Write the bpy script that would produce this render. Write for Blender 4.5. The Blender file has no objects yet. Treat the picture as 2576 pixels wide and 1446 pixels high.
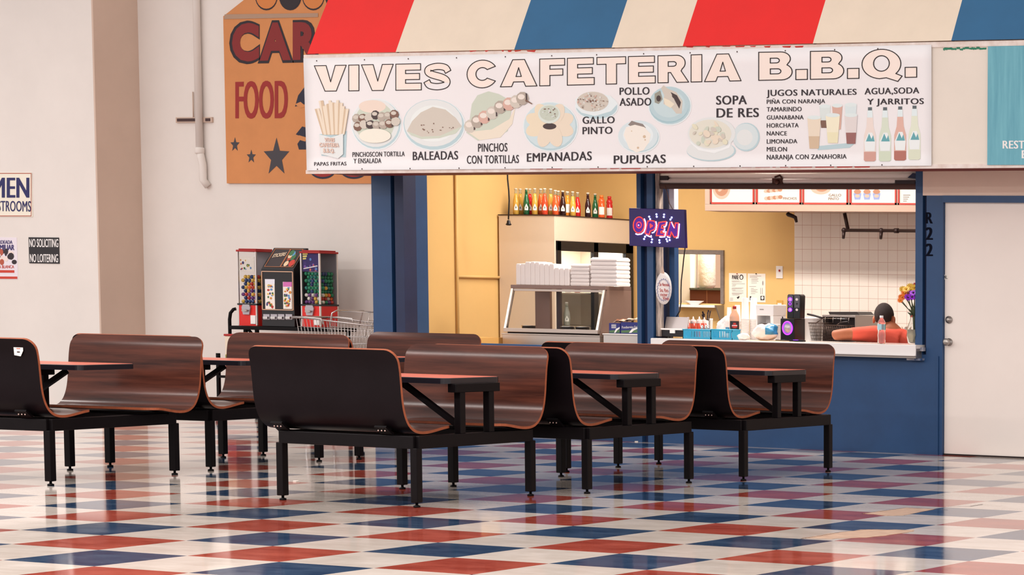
import bpy, math, random
from mathutils import Vector, Matrix

SC = bpy.context.scene
COL = SC.collection
PI = math.pi
rnd = random.Random(7)

# ------------------------------------------------------------------ camera
CAM = Vector((11.5, 0.0, 1.2775))
FWD = Vector((-0.340451, 0.935825, -0.091242))
RGT = Vector((0.938995, 0.343424, 0.018656))
UPV = Vector((-0.048793, 0.079324, 0.995654))
FPX, PPX, PPY = 6285.256, 3348.709, 1341.237      # focal length and principal point, in the 2576 x 1446 frame
cd = bpy.data.cameras.new('camera')
cam = bpy.data.objects.new('camera', cd); COL.objects.link(cam)
cam.matrix_world = Matrix(((RGT.x, UPV.x, -FWD.x, CAM.x), (RGT.y, UPV.y, -FWD.y, CAM.y),
                           (RGT.z, UPV.z, -FWD.z, CAM.z), (0, 0, 0, 1)))
cd.sensor_fit = 'HORIZONTAL'; cd.sensor_width = 36.0
cd.lens = FPX / 2576 * 36
cd.shift_x = (1288 - PPX) / 2576
cd.shift_y = (PPY - 723) / 2576
cd.clip_end = 200
SC.camera = cam

# ------------------------------------------------------------------ world, lights, exposure
SC.view_settings.view_transform = 'Standard'
SC.view_settings.look = 'None'
SC.view_settings.gamma = 1.0
SC.view_settings.use_curve_mapping = False
SC.view_settings.exposure = 0.68
wd = bpy.data.worlds.new('hall_light'); SC.world = wd; wd.use_nodes = True
wd.node_tree.nodes['Background'].inputs[0].default_value = (1.0, 0.94, 0.915, 1)
wd.node_tree.nodes['Background'].inputs[1].default_value = 0.70

def area_light(name, loc, sx, sy, power, color, aim=(0, 0, -1), spread=180):
    l = bpy.data.lights.new(name, 'AREA'); l.shape = 'RECTANGLE'; l.size = sx; l.size_y = sy
    l.energy = power; l.color = color; l.spread = math.radians(spread)
    o = bpy.data.objects.new(name, l); COL.objects.link(o); o.location = loc
    o.rotation_euler = Vector(aim).to_track_quat('-Z', 'Y').to_euler()
    return o
WARM = (1.0, 0.935, 0.895)
area_light('hall_strip_light', (-9.0, 13.0, 4.3), 7.0, 0.5, 165, WARM)  # unseen strip added over the left side to brighten the left wall
area_light('hall_strip_light', (0.5, 7.5, 4.6), 14.0, 0.6, 470, WARM)
area_light('hall_strip_light', (1.0, 3.0, 4.6), 14.0, 0.6, 480, WARM)
area_light('kitchen_ceiling_light', (-0.6, 18.5, 3.04), 2.6, 0.3, 84, (1.0, 0.93, 0.86))
area_light('kitchen_ceiling_light', (-2.7, 19.2, 2.93), 1.2, 0.5, 22, (1.0, 0.93, 0.85))
area_light('back_room_light', (-2.3, 21.15, 2.95), 1.4, 0.4, 60, (1.0, 0.97, 0.92))

# ------------------------------------------------------------------ photograph pixel -> point in the place
def ray(px, py):
    return FWD + RGT * ((px - PPX) / FPX) - UPV * ((py - PPY) / FPX)
def W(px, py, Y):                      # where the sight line meets the upright plane y = Y
    r = ray(px, py); return CAM + r * ((Y - CAM.y) / r.y)
def G(px, py, z=0.0):                  # ... the level plane z
    r = ray(px, py); return CAM + r * ((z - CAM.z) / r.z)
def U(px, py, X):                      # ... the upright plane x = X
    r = ray(px, py); return CAM + r * ((X - CAM.x) / r.x)
def pxm(P):                            # pixels per metre at P
    return FPX / (Vector(P) - CAM).dot(FWD)

# ------------------------------------------------------------------ materials
def lin(c):
    return tuple(((v / 255) / 12.92 if v / 255 <= 0.04045 else ((v / 255 + 0.055) / 1.055) ** 2.4) for v in c) + (1.0,)
MATS = {}
def M(name, rgb=None, rough=0.55, metal=0.0, spec=0.5, var=0.0, scale=6.0, stretch=(1, 1, 1), rgb2=None,
      emit=None, es=1.0, trans=0.0, alpha=1.0, bump=0.0, ior=1.45, coat=0.0):
    if name in MATS: return MATS[name]
    m = bpy.data.materials.new(name); m.use_nodes = True
    nt = m.node_tree; b = nt.nodes['Principled BSDF']
    b.inputs['Base Color'].default_value = lin(rgb)
    b.inputs['Roughness'].default_value = rough
    b.inputs['Metallic'].default_value = metal
    b.inputs['Specular IOR Level'].default_value = spec
    b.inputs['IOR'].default_value = ior
    b.inputs['Transmission Weight'].default_value = trans
    b.inputs['Alpha'].default_value = alpha
    b.inputs['Coat Weight'].default_value = coat
    if emit:
        b.inputs['Emission Color'].default_value = lin(emit); b.inputs['Emission Strength'].default_value = es
    if var or rgb2 or bump:
        tc = nt.nodes.new('ShaderNodeTexCoord'); mp = nt.nodes.new('ShaderNodeMapping')
        mp.inputs['Scale'].default_value = stretch
        nt.links.new(tc.outputs['Object'], mp.inputs['Vector'])
        n = nt.nodes.new('ShaderNodeTexNoise'); n.inputs['Scale'].default_value = scale
        n.inputs['Detail'].default_value = 6; n.inputs['Roughness'].default_value = 0.62
        nt.links.new(mp.outputs[0], n.inputs['Vector'])
        if var or rgb2:
            r = nt.nodes.new('ShaderNodeValToRGB')
            c1 = lin(rgb); c2 = lin(rgb2) if rgb2 else tuple(v * (1 - var) for v in c1[:3]) + (1,)
            r.color_ramp.elements[0].position = 0.32; r.color_ramp.elements[0].color = c2
            r.color_ramp.elements[1].position = 0.66; r.color_ramp.elements[1].color = c1
            nt.links.new(n.outputs['Fac'], r.inputs['Fac']); nt.links.new(r.outputs[0], b.inputs['Base Color'])
        if bump:
            bp = nt.nodes.new('ShaderNodeBump'); bp.inputs['Strength'].default_value = bump; bp.inputs['Distance'].default_value = 0.01
            nt.links.new(n.outputs['Fac'], bp.inputs['Height']); nt.links.new(bp.outputs[0], b.inputs['Normal'])
    MATS[name] = m
    return m

# the checkered floor: white tiles alternating with rows of red and blue ones
def floor_material():
    m = bpy.data.materials.new('checkered vinyl tile'); m.use_nodes = True
    nt = m.node_tree; N = nt.nodes; Lk = nt.links; b = N['Principled BSDF']
    geo = N.new('ShaderNodeNewGeometry'); sep = N.new('ShaderNodeSeparateXYZ'); Lk.new(geo.outputs['Position'], sep.inputs[0])
    def mth(op, a, c=None):
        n = N.new('ShaderNodeMath'); n.operation = op
        for i, v in enumerate((a, c)):
            if v is None: continue
            if isinstance(v, (int, float)): n.inputs[i].default_value = v
            else: Lk.new(v, n.inputs[i])
        return n.outputs[0]
    T = 0.542544
    fa = mth('FLOOR', mth('DIVIDE', mth('SUBTRACT', sep.outputs[1], 10.225451), T))
    fb = mth('FLOOR', mth('DIVIDE', mth('SUBTRACT', sep.outputs[0], 2.453241), T))
    pa = mth('FLOORED_MODULO', fa, 2.0); pb = mth('FLOORED_MODULO', fb, 2.0)
    white = mth('ABSOLUTE', mth('SUBTRACT', pa, pb))
    comb = N.new('ShaderNodeCombineXYZ'); Lk.new(fa, comb.inputs[0]); Lk.new(fb, comb.inputs[1])
    wn = N.new('ShaderNodeTexWhiteNoise'); wn.noise_dimensions = '2D'; Lk.new(comb.outputs[0], wn.inputs['Vector'])
    def mix(f, a, c, mode='MIX'):
        n = N.new('ShaderNodeMix'); n.data_type = 'RGBA'; n.blend_type = mode
        if isinstance(f, (int, float)): n.inputs[0].default_value = f
        else: Lk.new(f, n.inputs[0])
        for i, v in ((6, a), (7, c)):
            if isinstance(v, tuple): n.inputs[i].default_value = v
            else: Lk.new(v, n.inputs[i])
        return n.outputs[2]
    mp = N.new('ShaderNodeMapping'); mp.inputs['Scale'].default_value = (1.4, 2.6, 1); Lk.new(geo.outputs['Position'], mp.inputs[0])
    n1 = N.new('ShaderNodeTexNoise'); n1.inputs['Scale'].default_value = 2.2; n1.inputs['Detail'].default_value = 8; n1.inputs['Roughness'].default_value = 0.65
    Lk.new(mp.outputs[0], n1.inputs[0])
    cr = N.new('ShaderNodeValToRGB'); cr.color_ramp.elements[0].position = 0.35; cr.color_ramp.elements[1].position = 0.68
    Lk.new(n1.outputs['Fac'], cr.inputs[0])
    red = mix(cr.outputs[0], lin((146, 58, 46)), lin((178, 84, 68)))
    blue = mix(cr.outputs[0], lin((32, 54, 84)), lin((62, 84, 110)))
    wht = mix(cr.outputs[0], lin((196, 183, 172)), lin((214, 203, 194)))
    colr = mix(pa, red, blue)
    c = mix(white, colr, wht)
    v = mth('ADD', mth('MULTIPLY', wn.outputs[0], 0.16), 0.90)
    cv = N.new('ShaderNodeCombineColor'); [Lk.new(v, cv.inputs[i]) for i in range(3)]
    c = mix(1.0, c, cv.outputs[0], 'MULTIPLY')
    Lk.new(c, b.inputs['Base Color'])
    rr = mth('ADD', mth('MULTIPLY', n1.outputs['Fac'], 0.10), 0.035)
    Lk.new(rr, b.inputs['Roughness'])
    b.inputs['Specular IOR Level'].default_value = 0.5; b.inputs['IOR'].default_value = 1.4
    n2 = N.new('ShaderNodeTexNoise'); n2.inputs['Scale'].default_value = 1.3; n2.inputs['Detail'].default_value = 2
    Lk.new(geo.outputs['Position'], n2.inputs[0])
    bp = N.new('ShaderNodeBump'); bp.inputs['Strength'].default_value = 0.04; bp.inputs['Distance'].default_value = 0.02
    Lk.new(n2.outputs['Fac'], bp.inputs['Height']); Lk.new(bp.outputs[0], b.inputs['Normal'])
    return m

def tile_material():
    m = bpy.data.materials.new('white wall tile'); m.use_nodes = True
    nt = m.node_tree; N = nt.nodes; Lk = nt.links; b = N['Principled BSDF']
    geo = N.new('ShaderNodeNewGeometry'); sep = N.new('ShaderNodeSeparateXYZ'); Lk.new(geo.outputs['Position'], sep.inputs[0])
    def mth(op, a, c=None):
        n = N.new('ShaderNodeMath'); n.operation = op
        for i, v in enumerate((a, c)):
            if v is None: continue
            if isinstance(v, (int, float)): n.inputs[i].default_value = v
            else: Lk.new(v, n.inputs[i])
        return n.outputs[0]
    x0 = W(2020, 700, 20.7).x; z0 = W(2100, 567, 20.7).z
    def line(src, o, t, w):
        f = mth('FRACT', mth('DIVIDE', mth('SUBTRACT', src, o), t))
        d = mth('MULTIPLY', mth('MINIMUM', f, mth('SUBTRACT', 1.0, f)), t)
        return mth('LESS_THAN', d, w)
    g = mth('MAXIMUM', line(sep.outputs[0], x0, 0.1025, 0.0017), line(sep.outputs[2], z0, 0.1135, 0.0017))
    n = N.new('ShaderNodeMix'); n.data_type = 'RGBA'; Lk.new(g, n.inputs[0])
    n.inputs[6].default_value = lin((232, 222, 212)); n.inputs[7].default_value = lin((190, 152, 136))
    Lk.new(n.outputs[2], b.inputs['Base Color'])
    b.inputs['Roughness'].default_value = 0.28
    return m

# ------------------------------------------------------------------ mesh builder
class MB:
    def __init__(s): s.v = []; s.f = []; s.m = []; s.s = []
    def face(s, idx, mi=0, sm=False): s.f.append(tuple(idx)); s.m.append(mi); s.s.append(sm)
    def box(s, x0, x1, y0, y1, z0, z1, mi=0, rz=0.0, piv=None):
        pts = [Vector((x, y, z)) for z in (z0, z1) for y in (y0, y1) for x in (x0, x1)]
        if rz:
            p = Vector(piv) if piv else Vector(((x0 + x1) / 2, (y0 + y1) / 2, 0))
            R = Matrix.Rotation(rz, 3, 'Z'); pts = [R @ (q - p) + p for q in pts]
        s.hexa(pts, mi); return s
    def hexa(s, p, mi=0):              # 8 points: z-low (y-low x-low, x-high, y-high x-low, x-high), z-high the same
        o = len(s.v); s.v += [Vector(q) for q in p]
        for f in ((0, 2, 3, 1), (4, 5, 7, 6), (0, 1, 5, 4), (2, 6, 7, 3), (0, 4, 6, 2), (1, 3, 7, 5)):
            s.face([o + i for i in f], mi)
        return s
    def bar(s, a, b, w, h, mi=0, up=(0, 0, 1)):
        a, b = Vector(a), Vector(b); d = (b - a).normalized(); u = Vector(up)
        if abs(d.dot(u)) > 0.98: u = Vector((0, 1, 0))
        x = d.cross(u).normalized(); u = x.cross(d).normalized()
        o = len(s.v)
        for e in (a, b):
            for i, j in ((-1, -1), (1, -1), (1, 1), (-1, 1)): s.v.append(e + x * (w / 2 * i) + u * (h / 2 * j))
        for f in ((3, 2, 1, 0), (4, 5, 6, 7), (0, 1, 5, 4), (1, 2, 6, 5), (2, 3, 7, 6), (3, 0, 4, 7)): s.face([o + i for i in f], mi)
        return s
    def tube(s, pts, r, n=8, mi=0, closed=False):
        pts = [Vector(p) for p in pts]; k = len(pts)
        rs = r if isinstance(r, (list, tuple)) else [r] * k
        o = len(s.v); up = None
        for i, p in enumerate(pts):
            a = pts[i - 1] if (i > 0 or closed) else p
            c = pts[(i + 1) % k] if (i < k - 1 or closed) else p
            d = (c - a).normalized()
            if up is None:
                up = Vector((0, 0, 1)) if abs(d.z) < 0.9 else Vector((1, 0, 0))
            x = d.cross(up).normalized(); up = x.cross(d).normalized()
            for j in range(n):
                t = 2 * PI * j / n; s.v.append(p + (x * math.cos(t) + up * math.sin(t)) * rs[i])
        for i in range(k if closed else k - 1):
            for j in range(n):
                a = o + i * n + j; b2 = o + i * n + (j + 1) % n; c = o + ((i + 1) % k) * n + (j + 1) % n; d = o + ((i + 1) % k) * n + j
                s.face((a, b2, c, d), mi, True)
        if not closed:
            s.face([o + j for j in range(n)][::-1], mi); s.face([o + (k - 1) * n + j for j in range(n)], mi)
        return s
    def lathe(s, prof, c=(0, 0, 0), n=20, mi=0, axis='z', mis=None, sx=1.0, sy=1.0, cap0=True):
        c = Vector(c); o = len(s.v); k = len(prof)
        for r, z in prof:
            for j in range(n):
                t = 2 * PI * j / n; x, y = r * math.cos(t) * sx, r * math.sin(t) * sy
                q = Vector((x, y, z)) if axis == 'z' else (Vector((x, -z, y)) if axis == 'y' else Vector((z, x, y)))
                s.v.append(c + q)
        for i in range(k - 1):
            for j in range(n):
                q = (o + i * n + j, o + i * n + (j + 1) % n, o + (i + 1) * n + (j + 1) % n, o + (i + 1) * n + j)
                s.face(q, mis[i] if mis else mi, True)
        if cap0: s.face([o + j for j in range(n)][::-1], mis[0] if mis else mi)
        s.face([o + (k - 1) * n + j for j in range(n)], mis[-1] if mis else mi)
        return s
    def ball(s, c, r, n=10, k=7, mi=0):
        r = r if isinstance(r, (tuple, list)) else (r, r, r)
        c = Vector(c); o = len(s.v)
        s.v.append(c + Vector((0, 0, -r[2])))
        for i in range(1, k):
            a = PI * i / k
            for j in range(n):
                t = 2 * PI * j / n
                s.v.append(c + Vector((r[0] * math.sin(a) * math.cos(t), r[1] * math.sin(a) * math.sin(t), -r[2] * math.cos(a))))
        s.v.append(c + Vector((0, 0, r[2]))); e = len(s.v) - 1
        for j in range(n):
            s.face((o, o + 1 + (j + 1) % n, o + 1 + j), mi, True)
            s.face((e, e - n + j, e - n + (j + 1) % n), mi, True)
        for i in range(k - 2):
            for j in range(n):
                a = o + 1 + i * n
                s.face((a + j, a + (j + 1) % n, a + n + (j + 1) % n, a + n + j), mi, True)
        return s
    def poly(s, pts, mi=0):
        o = len(s.v); s.v += [Vector(p) for p in pts]; s.face(range(o, o + len(pts)), mi); return s
    def prism(s, pts, d, mi=0, mside=None):     # polygon pushed along the vector d
        pts = [Vector(p) for p in pts]; d = Vector(d); o = len(s.v); k = len(pts)
        s.v += pts + [p + d for p in pts]
        s.face(list(range(o, o + k))[::-1], mi); s.face(range(o + k, o + 2 * k), mi if mside is None else mside)
        for i in range(k):
            s.face((o + i, o + (i + 1) % k, o + k + (i + 1) % k, o + k + i), mi if mside is None else mside)
        return s
    # px helpers: shapes laid on the plane y = Y
    def bpx(s, x0, x1, yt, yb, Y, d, mi=0):     # box whose front face fills the rectangle
        a = W(x0, (yt + yb) / 2, Y); b = W(x1, (yt + yb) / 2, Y); xm = (x0 + x1) / 2
        return s.box(a.x, b.x, Y, Y + d, W(xm, yb, Y).z, W(xm, yt, Y).z, mi)
    def ppx(s, pts, Y, mi=0):
        return s.poly([W(x, y, Y) for x, y in pts], mi)
    def epx(s, cx, cy, rx, ry, Y, mi=0, n=28, rot=0.0, a0=0.0, a1=2 * PI):
        P = []
        full = abs(a1 - a0 - 2 * PI) < 1e-6
        for i in range(n if full else n + 1):
            t = a0 + (a1 - a0) * i / n; x, y = rx * math.cos(t), -ry * math.sin(t)
            P.append((cx + x * math.cos(rot) - y * math.sin(rot), cy + x * math.sin(rot) + y * math.cos(rot)))
        return s.ppx(P, Y, mi)

ORG = {}
def thing(name, label, cat, loc, group=None):
    o = bpy.data.objects.new(name, None); COL.objects.link(o); o.location = loc
    o.empty_display_size = 0.1
    ORG[o.name] = Vector(loc); o['label'] = label; o['category'] = cat
    if group: o['group'] = group
    return o
def build(name, mb, mats, parent=None, bevel=0.0, origin=None, label=None):
    mats = mats if isinstance(mats, (list, tuple)) else [mats]
    me = bpy.data.meshes.new(name)
    if parent is not None: off = ORG[parent.name]
    elif origin is not None: off = Vector(origin)
    else:
        xs = [v.x for v in mb.v]; ys = [v.y for v in mb.v]; zs = [v.z for v in mb.v]
        off = Vector(((min(xs) + max(xs)) / 2, (min(ys) + max(ys)) / 2, min(zs)))
    me.from_pydata([v - off for v in mb.v], [], mb.f)
    for m in mats: me.materials.append(m)
    me.polygons.foreach_set('material_index', mb.m); me.polygons.foreach_set('use_smooth', mb.s)
    me.update()
    o = bpy.data.objects.new(name, me); COL.objects.link(o)
    if parent is not None:
        o.parent = parent
    else: o.location = off
    ORG[o.name] = off
    if bevel:
        b = o.modifiers.new('bevel', 'BEVEL'); b.width = bevel; b.segments = 2; b.limit_method = 'ANGLE'; b.angle_limit = math.radians(50)
    if label: o['label'] = label
    return o
def tag(o, label, cat, group=None):
    o['label'] = label; o['category'] = cat
    if group: o['group'] = group
    return o
def struct(name, mb, mats, parent=None, bevel=0.0):
    o = build(name, mb, mats, parent, bevel)
    if parent is None: o['kind'] = 'structure'
    return o
def copy_tree(o, parent=None):
    c = o.copy(); COL.objects.link(c)
    if parent is not None: c.parent = parent
    ORG[c.name] = ORG[o.name]
    for ch in list(o.children): copy_tree(ch, c)
    return c

# ------------------------------------------------------------------ lettering
_G = {}
def glyphs(body, off=0.0, space=1.0):
    key = (body, off, space)
    if key in _G: return _G[key]
    def mesh_of(t):
        c = bpy.data.curves.new('t', 'FONT'); c.body = t; c.size = 1.0; c.offset = off; c.resolution_u = 4; c.space_character = space
        o = bpy.data.objects.new('t', c); COL.objects.link(o)
        dg = bpy.context.evaluated_depsgraph_get(); dg.update()
        me = bpy.data.meshes.new_from_object(o.evaluated_get(dg))
        vs = [v.co.copy() for v in me.vertices]; fs = [tuple(p.vertices) for p in me.polygons]
        bpy.data.objects.remove(o); bpy.data.curves.remove(c); bpy.data.meshes.remove(me)
        return vs, fs
    vs, fs = mesh_of(body)
    hv = mesh_of('H')[0]
    _G[key] = (vs, fs, min(v.x for v in vs), max(v.x for v in vs), min(v.y for v in hv), max(v.y for v in hv))
    return _G[key]
def text_px(mb, body, x0, x1, b0, b1, t0, t1, Y, mi=0, off=0.02, space=1.0, ref=None, slant=0.0, fn=None, bold=0.0):
    """lettering whose box runs x0..x1, baseline b0..b1, cap line t0..t1 (photo pixels) on plane y = Y"""
    if ref is None: bold = max(bold, off * 1.05); off = 0.0          # thicken by overlaid copies
    vs, fs, gx0, gx1, gy0, gy1 = glyphs(body, off, space)
    if ref is not None: _, _, gx0, gx1, gy0, gy1 = glyphs(body, ref, space)
    for lay, dx in enumerate((-bold, bold, 0) if bold else (0,)):
        o = len(mb.v)
        for v in vs:
            s = (v.x + dx - gx0) / (gx1 - gx0); t = (v.y - gy0) / (gy1 - gy0)
            px = x0 + (x1 - x0) * s + slant * t
            py = (b0 + (b1 - b0) * s) * (1 - t) + (t0 + (t1 - t0) * s) * t
            p = fn(px, py) if fn else W(px, py, Y)
            p.y -= .0004 * lay; mb.v.append(p)
        for f in fs: mb.face([o + i for i in f], mi)
    return mb
# ------------------------------------------------------------------ shared materials
m_wall = M('painted plaster white', (226, 219, 213), 0.75, var=0.07, scale=1.1)
m_wall_pink = M('painted plaster pinkish', (238, 212, 194), 0.75, var=0.08, scale=1.5)
m_yellow = M('yellow painted wall', (224, 184, 118), 0.7, var=0.05, scale=1.4)
m_blue = M('blue gloss paint', (36, 72, 116), 0.42, var=0.18, scale=3.0)
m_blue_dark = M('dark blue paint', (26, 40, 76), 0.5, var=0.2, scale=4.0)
m_door = M('white painted door', (240, 229, 221), 0.5, var=0.05, scale=1.2)
m_black = M('black enamel', (14, 10, 12), 0.42, var=0.25, scale=9, spec=0.12)
m_blackp = M('black plastic', (22, 20, 24), 0.35)
m_chrome = M('polished steel', (205, 200, 198), 0.22, metal=1.0)
m_steel = M('brushed steel', (176, 168, 162), 0.38, metal=0.85)
m_white = M('white plastic', (236, 232, 230), 0.45)
m_foam = M('white foam', (240, 232, 228), 0.8)
m_paper = M('white paper', (236, 228, 218), 0.8)
m_ink = M('dark ink', (36, 28, 34), 0.7)
m_red = M('red enamel', (214, 32, 24), 0.35)
m_reddark = M('dark red plastic', (160, 22, 20), 0.4)
m_glass = M('clear glass', (245, 248, 248), 0.04, trans=1.0, ior=1.12)
m_cream = M('cream board', (228, 218, 206), 0.7, var=0.05, scale=2)

YF, YB, YK, YW = 17.95, 17.30, 20.70, 19.55       # counter front, sign, kitchen back wall, hall back wall
XK = -3.95                                         # kitchen left wall

# ------------------------------------------------------------------ the room
struct('floor', MB().box(-16, 9, 1.5, 24, -0.12, 0.0), floor_material())
xr = -8.32
struct('wall_left', MB().box(-16, xr - 0.02, 19.0, YW + 0.2, 0, 6.4), m_wall)
struct('wall_return', MB().box(xr - 0.02, xr, 18.999, YW + 0.2, 0, 6.4), M('plaster with painted shade', (206, 182, 166), 0.75, var=0.08, scale=1.2))  # the return's shade is put into its tan colour
struct('wall_back', MB().box(xr, XK - 0.12, YW, YW + 0.2, 0, 6.4), m_wall)
# blue pilaster at the left of the counter, with a shutter groove and an inner jamb
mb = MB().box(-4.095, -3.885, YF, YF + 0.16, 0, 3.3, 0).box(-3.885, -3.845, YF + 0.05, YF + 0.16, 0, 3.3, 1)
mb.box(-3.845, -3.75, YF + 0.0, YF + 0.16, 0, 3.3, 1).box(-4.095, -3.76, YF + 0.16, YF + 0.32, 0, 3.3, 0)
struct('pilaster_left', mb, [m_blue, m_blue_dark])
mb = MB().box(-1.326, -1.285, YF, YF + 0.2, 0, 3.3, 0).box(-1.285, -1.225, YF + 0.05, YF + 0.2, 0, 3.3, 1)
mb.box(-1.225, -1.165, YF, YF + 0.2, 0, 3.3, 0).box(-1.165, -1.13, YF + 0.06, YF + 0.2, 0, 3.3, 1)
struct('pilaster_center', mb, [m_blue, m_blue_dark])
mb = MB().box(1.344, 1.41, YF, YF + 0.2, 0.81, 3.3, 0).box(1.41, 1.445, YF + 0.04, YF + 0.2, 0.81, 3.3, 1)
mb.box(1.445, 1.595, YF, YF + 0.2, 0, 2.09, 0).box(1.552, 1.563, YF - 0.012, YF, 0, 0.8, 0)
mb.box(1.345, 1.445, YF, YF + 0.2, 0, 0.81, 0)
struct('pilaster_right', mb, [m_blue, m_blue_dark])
struct('wall_counter_right', MB().box(-1.165, 1.345, YF, YF + 0.14, 0, 0.80), m_blue)
struct('wall_counter_left', MB().box(-3.75, -1.326, YF + 0.02, YF + 0.14, 0, 0.80), m_blue)
struct('trim_1', MB().box(-1.155, -1.115, YF + 0.02, YF + 0.08, 0.9, 2.4), M('worn white wood', (198, 180, 168), 0.7, rgb2=(60, 54, 60), scale=5, stretch=(8, 8, 1)), bevel=0.006)
struct('trim_2', MB().box(-1.10, -1.05, YF + 0.14, YF + 0.2, 1.72, 2.4, 0).box(-1.10, -1.05, YF + 0.14, YF + 0.2, 0.9, 1.72, 1), [M('grey white trim', (200, 194, 206), 0.5), m_blue])
# wall over the door, blue door frame, white door
struct('wall_right', MB().box(1.41, 3.2, YF, YF + 0.2, 2.09, 3.4).box(3.2, 9, YF, YF + 0.2, 0, 3.4), m_wall_pink)
struct('trim_3', MB().box(1.595, 3.2, YF - 0.01, YF + 0.2, 2.035, 2.09), m_blue)
dr = struct('door_1', MB().box(1.598, 3.1, YF + 0.03, YF + 0.08, 0.012, 2.035), m_door)
struct('threshold', MB().box(1.598, 3.1, YF + 0.02, YF + 0.2, 0, 0.012), M('dark threshold', (40, 28, 26), 0.8))
for nm, py in (('door_knob', 860), ('deadbolt', 804)):
    c = W(2388, py, YF + 0.03)
    mb = MB().lathe([(0.031, 0), (0.031, 0.008), (0.012, 0.012), (0.012, 0.03), (0.026, 0.036), (0.03, 0.052), (0.02, 0.064), (0.004, 0.066)] if nm == 'door_knob'
                    else [(0.03, 0), (0.03, 0.012), (0.017, 0.016), (0.016, 0.024), (0.004, 0.025)], c, 20, axis='y')
    build(nm, mb, m_steel, dr)
st = MB().bpx(2373, 2385, 691, 703, YF + 0.0285, 0.002, 0)
text_px(st, '4L', 2374.5, 2383.5, 701, 701, 693, 693, YF + 0.028, 1, 0.02)
build('number_sticker', st, [m_paper, m_ink], dr)
struct('door_frame_1', MB().box(3.1, 3.2, YF, YF + 0.2, 0, 2.09), m_blue)
# stencilled unit number on the blue panel
mb = MB()
for ch, t, b in (('R', 534, 562), ('2', 572, 603), ('2', 613, 644)):
    text_px(mb, ch, 2330, 2345, b, b, t, t, YF - 0.0015, 0, 0.05)
tag(build('stenciled_number', mb, M('navy stencil paint', (10, 13, 28), 0.8, spec=0.1)), 'dark R22 stenciled down the blue panel beside the white door', 'lettering')

# kitchen shell
wl, wr = W(1683, 700, YK).x, W(1815, 700, YK).x; wb, wt = W(1750, 763, YK).z, W(1750, 639, YK).z
xt = W(2000, 620, YK).x
mb = MB().box(XK, wl, YK, YK + 0.12, 0, 3.1).box(wr, xt, YK, YK + 0.12, 0, 3.1).box(wl, wr, YK, YK + 0.12, 0, wb).box(wl, wr, YK, YK + 0.12, wt, 3.1)
struct('wall_kitchen_back', mb, m_yellow)
struct('wall_kitchen_tiled', MB().box(xt, 3.3, YK - 0.01, YK + 0.12, 0, 3.1), tile_material())
struct('wall_kitchen_left', MB().box(XK - 0.1, XK, YF + 0.32, YK + 0.12, 0, 3.1), m_yellow)
struct('wall_kitchen_right', MB().box(3.2, 3.3, YF + 0.2, YK, 0, 3.1), m_yellow)
struct('ceiling_kitchen', MB().box(XK - 0.1, 3.3, YF + 0.2, YK + 0.12, 3.1, 3.2), m_wall)
struct('wall_sign_back', MB().box(-4.17, 9, YF - 0.02, YF + 0.2, 3.3, 6.4), m_wall_pink)
# painted conduit seam on the yellow left wall
a, b = U(1147, 432, XK + 0.02), U(1147, 838, XK + 0.02)
c1, c2 = U(1150, 695, XK + 0.02), U(1262, 698, XK + 0.02)
mb = MB().tube([(a.x, a.y, 2.6), (b.x, a.y, 0.5)], 0.013, 8).tube([(a.x, a.y, c1.z), (a.x, c2.y, c1.z)], 0.013, 8)
struct('trim_4', mb, m_yellow)

# frame of the pass-through and the room seen behind it
mb = MB()
for x0, x1, z0, z1 in ((wl - 0.035, wl, wb - 0.0, wt + 0.04), (wr, wr + 0.035, wb - 0.0, wt + 0.04), (wl, wr, wt, wt + 0.04)):
    mb.box(x0, x1, YK - 0.02, YK + 0.13, z0, z1)
struct('window_1', mb, M('worn grey metal', (150, 138, 132), 0.45, metal=0.5, var=0.35, scale=14))
struct('wall_back_room', MB().box(-6.0, 0.0, 23.2, 23.3, 0, 3.1, 0), m_wall_pink)
struct('ceiling_back_room', MB().box(-6.0, 0.0, YK + 0.12, 23.3, 3.1, 3.2), m_wall)

# ------------------------------------------------------------------ bolted booth units: frame, two shell benches, one table
def wood_mat():
    m = M('walnut laminate', (96, 51, 38), 0.17, rgb2=(31, 16, 14), scale=3.2, stretch=(0.4, 7, 7), spec=0.26)
    r = [n for n in m.node_tree.nodes if n.type == 'VALTORGB'][0]
    r.color_ramp.elements[0].position = 0.25; r.color_ramp.elements[1].position = 0.74
    return m
m_wood = wood_mat()
m_shell = M('black laminate back', (19, 13, 16), 0.42, var=0.2, scale=5, spec=0.10)
m_ply = M('orange plywood edge', (158, 82, 48), 0.6, var=0.25, scale=30)
m_top = M('red orange table laminate', (222, 108, 82), 0.33, var=0.08, scale=10)
m_edge = M('black table edging', (20, 18, 26), 0.3)
m_bolt = M('bright bolt', (220, 190, 180), 0.35, metal=0.7)

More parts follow.
